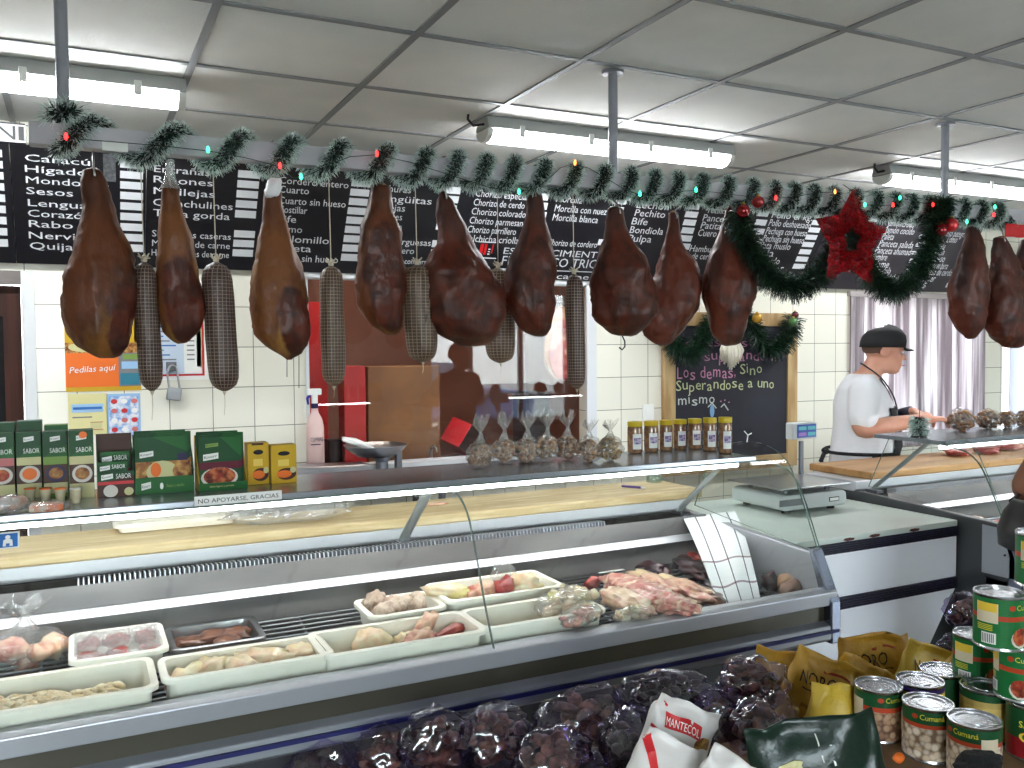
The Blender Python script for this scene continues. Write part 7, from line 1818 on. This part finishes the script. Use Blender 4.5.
# apron: bib and skirt on the front, neck strap, waist tie with knot
M_APR = mat('black_apron', (22, 22, 28), .8)
def wrap(rows, a0, a1, off, m, n=18):
    rings = []
    for f, z, d, w in rows:
        r = []
        for i in range(n + 1):
            a = a0 + (a1 - a0) * i / n
            r.append(W((f + (d + off) * math.copysign(abs(math.sin(a)) ** .85, math.sin(a)), (w + off) * math.copysign(abs(math.cos(a)) ** .8, math.cos(a)), z)))
        rings.append(r)
    return rings
mb = MB(); mb.loft(wrap([(-.0, .55, .155, .19), (-.005, .75, .155, .19), (-.01, .92, .155, .19), (0, 1.07, .174, .19)], .12, PI - .12, .008, M_APR), M_APR, cap=False, closed=False)
sk = mb.build('apron_skirt', bt, smooth=True); md = sk.modifiers.new('t', 'SOLIDIFY'); md.thickness = .003
mb = MB(); mb.loft(wrap([(0, 1.07, .174, .19), (.01, 1.1, .173, .186), (.01, 1.2, .164, .19), (-.002, 1.30, .152, .2)], .75, PI - .75, .008, M_APR), M_APR, cap=False, closed=False)
sk = mb.build('apron_bib', bt, smooth=True); md = sk.modifiers.new('t', 'SOLIDIFY'); md.thickness = .003
mb = MB(); loop = wrap([(-.012, 1.065, .176, .196)], 0, 2 * PI, .005, M_APR, 40)[0]; mb.tube(loop[:-1], (.009, .004), M_APR, n=6, closed=True)
kp = W((-.19, .02, 1.06)); mb.lump(kp, (.018, .022, .02), M_APR, seed=1, sub=2)
mb.tube([kp, kp - F_ * .02 + R_ * .02 + Vector((0, 0, -.05)), kp - F_ * .01 + R_ * .03 + Vector((0, 0, -.11))], [.012, .011, .008], M_APR, n=6); mb.tube([kp, kp - F_ * .025 - R_ * .01 + Vector((0, 0, -.06))], [.012, .009], M_APR, n=6)
mb.build('waist_tie', bt, smooth=True)
mb = MB()
for sg in (1, -1):
    mb.tube(smooth_path([W((.153, sg * .11, 1.29)), W((.135, sg * .10, 1.36)), W((.092, sg * .085, 1.435)), W((.05, sg * .08, 1.478)), W((.015, sg * .066, 1.505)), W((-.008, sg * .036, 1.522)), W((-.014, 0, 1.526))], 5), (.006, .003), M_APR, n=6)
mb.build('neck_strap', bt, smooth=True)
mb = MB(); p0, p1 = W(tuple(a * .25 + b * .75 for a, b in zip(LEl, LWr))), W(tuple(a * .02 + b * .98 for a, b in zip(LEl, LWr)))
mb.tube([p0, p0.lerp(p1, .5), p1], [.043, .041, .037], mat('dark_wristband', (34, 34, 50), .8), n=16); mb.build('wristband', bt, smooth=True)
# cap
M_CAP = mat('black_cap', (18, 18, 22), .75)
mb = MB(); rings = []
for c_, k in ((.135, 1.09), (.165, 1.09), (.195, 1.02), (.222, .82), (.240, .5), (.247, .12)):
    rings.append([Q(-.012 + .104 * k * math.cos(a), .083 * k * math.sin(a), c_ + .012 * math.cos(a)) for a in [2 * PI * i / 28 for i in range(28)]])
mb.loft(rings, M_CAP); cap = mb.build('cap', bt, smooth=True)
mb = MB(); rings = []
for e in (.0, -.006):
    pass
br = []
for u in (0, .35, .7, 1.0):
    br.append([Q(.085 + .056 * u * (1 - .55 * abs(i / 8 - 1) ** 2.2), (i / 8 - 1) * .078 * (1 - .12 * u), .150 - .012 * u - .006 * abs(i / 8 - 1) ** 2) for i in range(17)])
mb.loft(br, M_CAP, cap=False, closed=False); o = mb.build('cap_brim', cap, smooth=True); md = o.modifiers.new('t', 'SOLIDIFY'); md.thickness = .005
mb = MB(); q = Q(-.012, 0, .247); mb.ell(q, (.008, .008, .004), M_CAP, sub=2); mb.build('cap_button', cap)

# customer at the right edge: only an elbow and dark clothes show
el = at(1024, 491, D=2.75)
F2 = Vector((.35, .94, 0)).normalized(); 
cb2 = Vector((el.x, el.y, 0)) + Vector((F2.y, -F2.x, 0)) * .36 - F2 * -.06
F2_, R2_, W2 = figure((cb2.x, cb2.y), (F2.x, F2.y), None, None)
ct = thing('person', 'customer cut off by the right edge, only a bare elbow and dark clothing showing', 'person', W2((0, 0, 0)))
ez = el.z + .01
mb = MB()
torso(mb, W2, [(0, 0, .86, .11, .165), (0, 0, .98, .11, .155), (0, 0, 1.1, .105, .145), (0, 0, 1.25, .11, .165), (0, 0, 1.35, .10, .17), (-.005, 0, 1.41, .065, .11), (0, 0, 1.44, .05, .055)], M_SKIND, F2_, R2_)
limb(mb, W2, [(0, 0, 1.38), (.015, 0, 1.46), (.03, 0, 1.50)], [.055, .05, .052], M_SKIND)
Q2 = head_geo(mb, W2, .03, 0, 1.43, M_SKIND, F2_, R2_)
for sg in (1, -1):
    S2, E2, V2 = (0, sg * .18, 1.35), (-.05, sg * .345, ez), (.14, sg * .10, 1.16)
    limb(mb, W2, [S2, tuple((a + b) / 2 for a, b in zip(S2, E2)), E2, tuple(a * .6 + b * .4 for a, b in zip(E2, V2)), V2], [.055, .05, .045, .041, .028], M_SKIND)
    hand_geo(mb, W2(V2), F2_ - R2_ * sg * .6, Vector((0, 0, 1)), -R2_ * sg, M_SKIND, .95, .5)
    limb(mb, W2, [(0, sg * .09, .9), (.01, sg * .1, .68), (.005, sg * .1, .48), (-.02, sg * .1, .3), (-.01, sg * .1, .09)], [.09, .078, .058, .055, .04], M_SKIND)
    limb(mb, W2, [(-.05, sg * .1, .05), (.05, sg * .105, .05), (.15, sg * .11, .035)], [.04, .042, .03], M_SKIND)
b2 = bake_body(mb, 'body', ct, .009)
for b in (1, -1):
    mb = MB(); mb.ell(Q2(.082, b * .031, .116), (.010, .010, .007), MATS['eye_white'], sub=2); mb.ell(Q2(.089, b * .032, .116), (.0045, .005, .005), G_BRN, sub=2); mb.build('eye', b2, smooth=True)
mb = MB(); vs, fs = ico(4); vv = [Q2(-.014 + v.x * .108, v.y * .086, .15 + v.z * .1) for v in vs]
mb.add(vv, [f for f in fs if all(vs[i].x < .45 and vs[i].z > -.5 and not (vs[i].x > .1 and vs[i].z < .35) for i in f)], mat('dark_hair', (40, 28, 24), .7)); mb.build('hair', ct, smooth=True)
M_DTOP = mat('dark_clothes', (26, 24, 30), .85)
mb = MB(); torso(mb, W2, [(0, 0, .84, .13, .185), (0, 0, .98, .128, .18), (0, 0, 1.1, .122, .166), (0, 0, 1.25, .126, .182), (0, 0, 1.35, .115, .182), (-.005, 0, 1.41, .075, .12), (0, 0, 1.425, .062, .07)], M_DTOP, F2_, R2_)
for sg in (1, -1): limb(mb, W2, [(0, sg * .175, 1.35), (-.012, sg * .22, 1.29), (-.022, sg * .26, 1.24)], [.07, .066, .064], M_DTOP)
bake_body(mb, 'top', ct, .01)
mb = MB(); torso(mb, W2, [(0, 0, .78, .115, .165), (0, 0, .88, .122, .176), (0, 0, .95, .122, .172)], M_DTOP, F2_, R2_)
for sg in (1, -1): limb(mb, W2, [(0, sg * .09, .86), (.01, sg * .1, .68), (.005, sg * .1, .48), (-.02, sg * .1, .3), (-.012, sg * .1, .07)], [.102, .092, .078, .074, .07], M_DTOP)
bake_body(mb, 'trousers', ct, .012)
for sg in (1, -1):
    mb = MB(); rings = []
    for a, w, h in ((-.105, .02, .03), (-.09, .036, .075), (-.02, .044, .085), (.06, .047, .06), (.15, .045, .042), (.18, .03, .03)):
        c = W2((a, sg * .105, 0)); rings.append([c + R2_ * (w * math.cos(q)) + Vector((0, 0, h * (math.sin(q) + 1) / 2 + .002)) for q in [2 * PI * i / 14 for i in range(14)]])
    mb.loft(rings, M_BLACK); mb.build('shoe', ct, smooth=True)
# black bag held at the customer's side
hb = at(1022, 524, D=2.62)
t = thing('shoulder_bag', 'black bag at the right edge, held under the elbow of the customer', 'bag', hb - Vector((0, 0, .08)))
mb = MB(); rings = []
for f, kx, ky in ((0, .7, .6), (.06, .95, .95), (.4, 1, 1), (.75, .8, .7), (.96, .5, .3), (1, .4, .15)):
    rings.append([hb + F2_ * (.09 * kx * math.cos(q)) + R2_ * (.05 * ky * math.sin(q)) + Vector((0, 0, -.08 + .15 * f)) for q in [2 * PI * i / 20 for i in range(20)]])
mb.loft(rings, mat('black_leather', (16, 15, 18), .45)); mb.build('body', t, smooth=True)
e_ = W2((-.02, -.30, ez + .03))
MB().tube(smooth_path([hb + F2_ * .05 + Vector((0, 0, .06)), hb.lerp(e_, .6) + F2_ * .04, e_ + Vector((0, 0, .03)), hb.lerp(e_, .6) - F2_ * .03, hb - F2_ * .05 + Vector((0, 0, .06))], 5), .007, MATS['black_leather'], n=8).build('handle', t, smooth=True)

# ------------------------------------------------------------------ daylight and view
w = bpy.data.worlds.new('daylight'); SC.world = w; w.use_nodes = True
nt = w.node_tree; bg = nt.nodes['Background']
tc = nt.nodes.new('ShaderNodeTexCoord'); sp = nt.nodes.new('ShaderNodeSeparateXYZ'); nt.links.new(tc.outputs['Generated'], sp.inputs[0])
cr = nt.nodes.new('ShaderNodeValToRGB'); cr.color_ramp.elements[0].position = .48; cr.color_ramp.elements[0].color = (.55, .55, .56, 1); cr.color_ramp.elements[1].position = .62; cr.color_ramp.elements[1].color = (.80, .88, 1.0, 1)
mr = nt.nodes.new('ShaderNodeMapRange'); mr.inputs['From Min'].default_value = -1; mr.inputs['From Max'].default_value = 1
nt.links.new(sp.outputs['Z'], mr.inputs['Value']); nt.links.new(mr.outputs['Result'], cr.inputs['Fac']); nt.links.new(cr.outputs['Color'], bg.inputs['Color'])
bg.inputs['Strength'].default_value = 22.0
SC.view_settings.view_transform = 'Standard'; SC.view_settings.look = 'None'
SC.view_settings.gamma = 1.0; SC.view_settings.use_curve_mapping = False
SC.view_settings.exposure = 0.38
SC.cycles.max_bounces = 10; SC.cycles.transparent_max_bounces = 24; SC.cycles.diffuse_bounces = 4; SC.cycles.glossy_bounces = 4
SC.cycles.caustics_reflective = False; SC.cycles.caustics_refractive = False
SC.cycles.use_denoising = True; SC.cycles.sample_clamp_indirect = 6.0
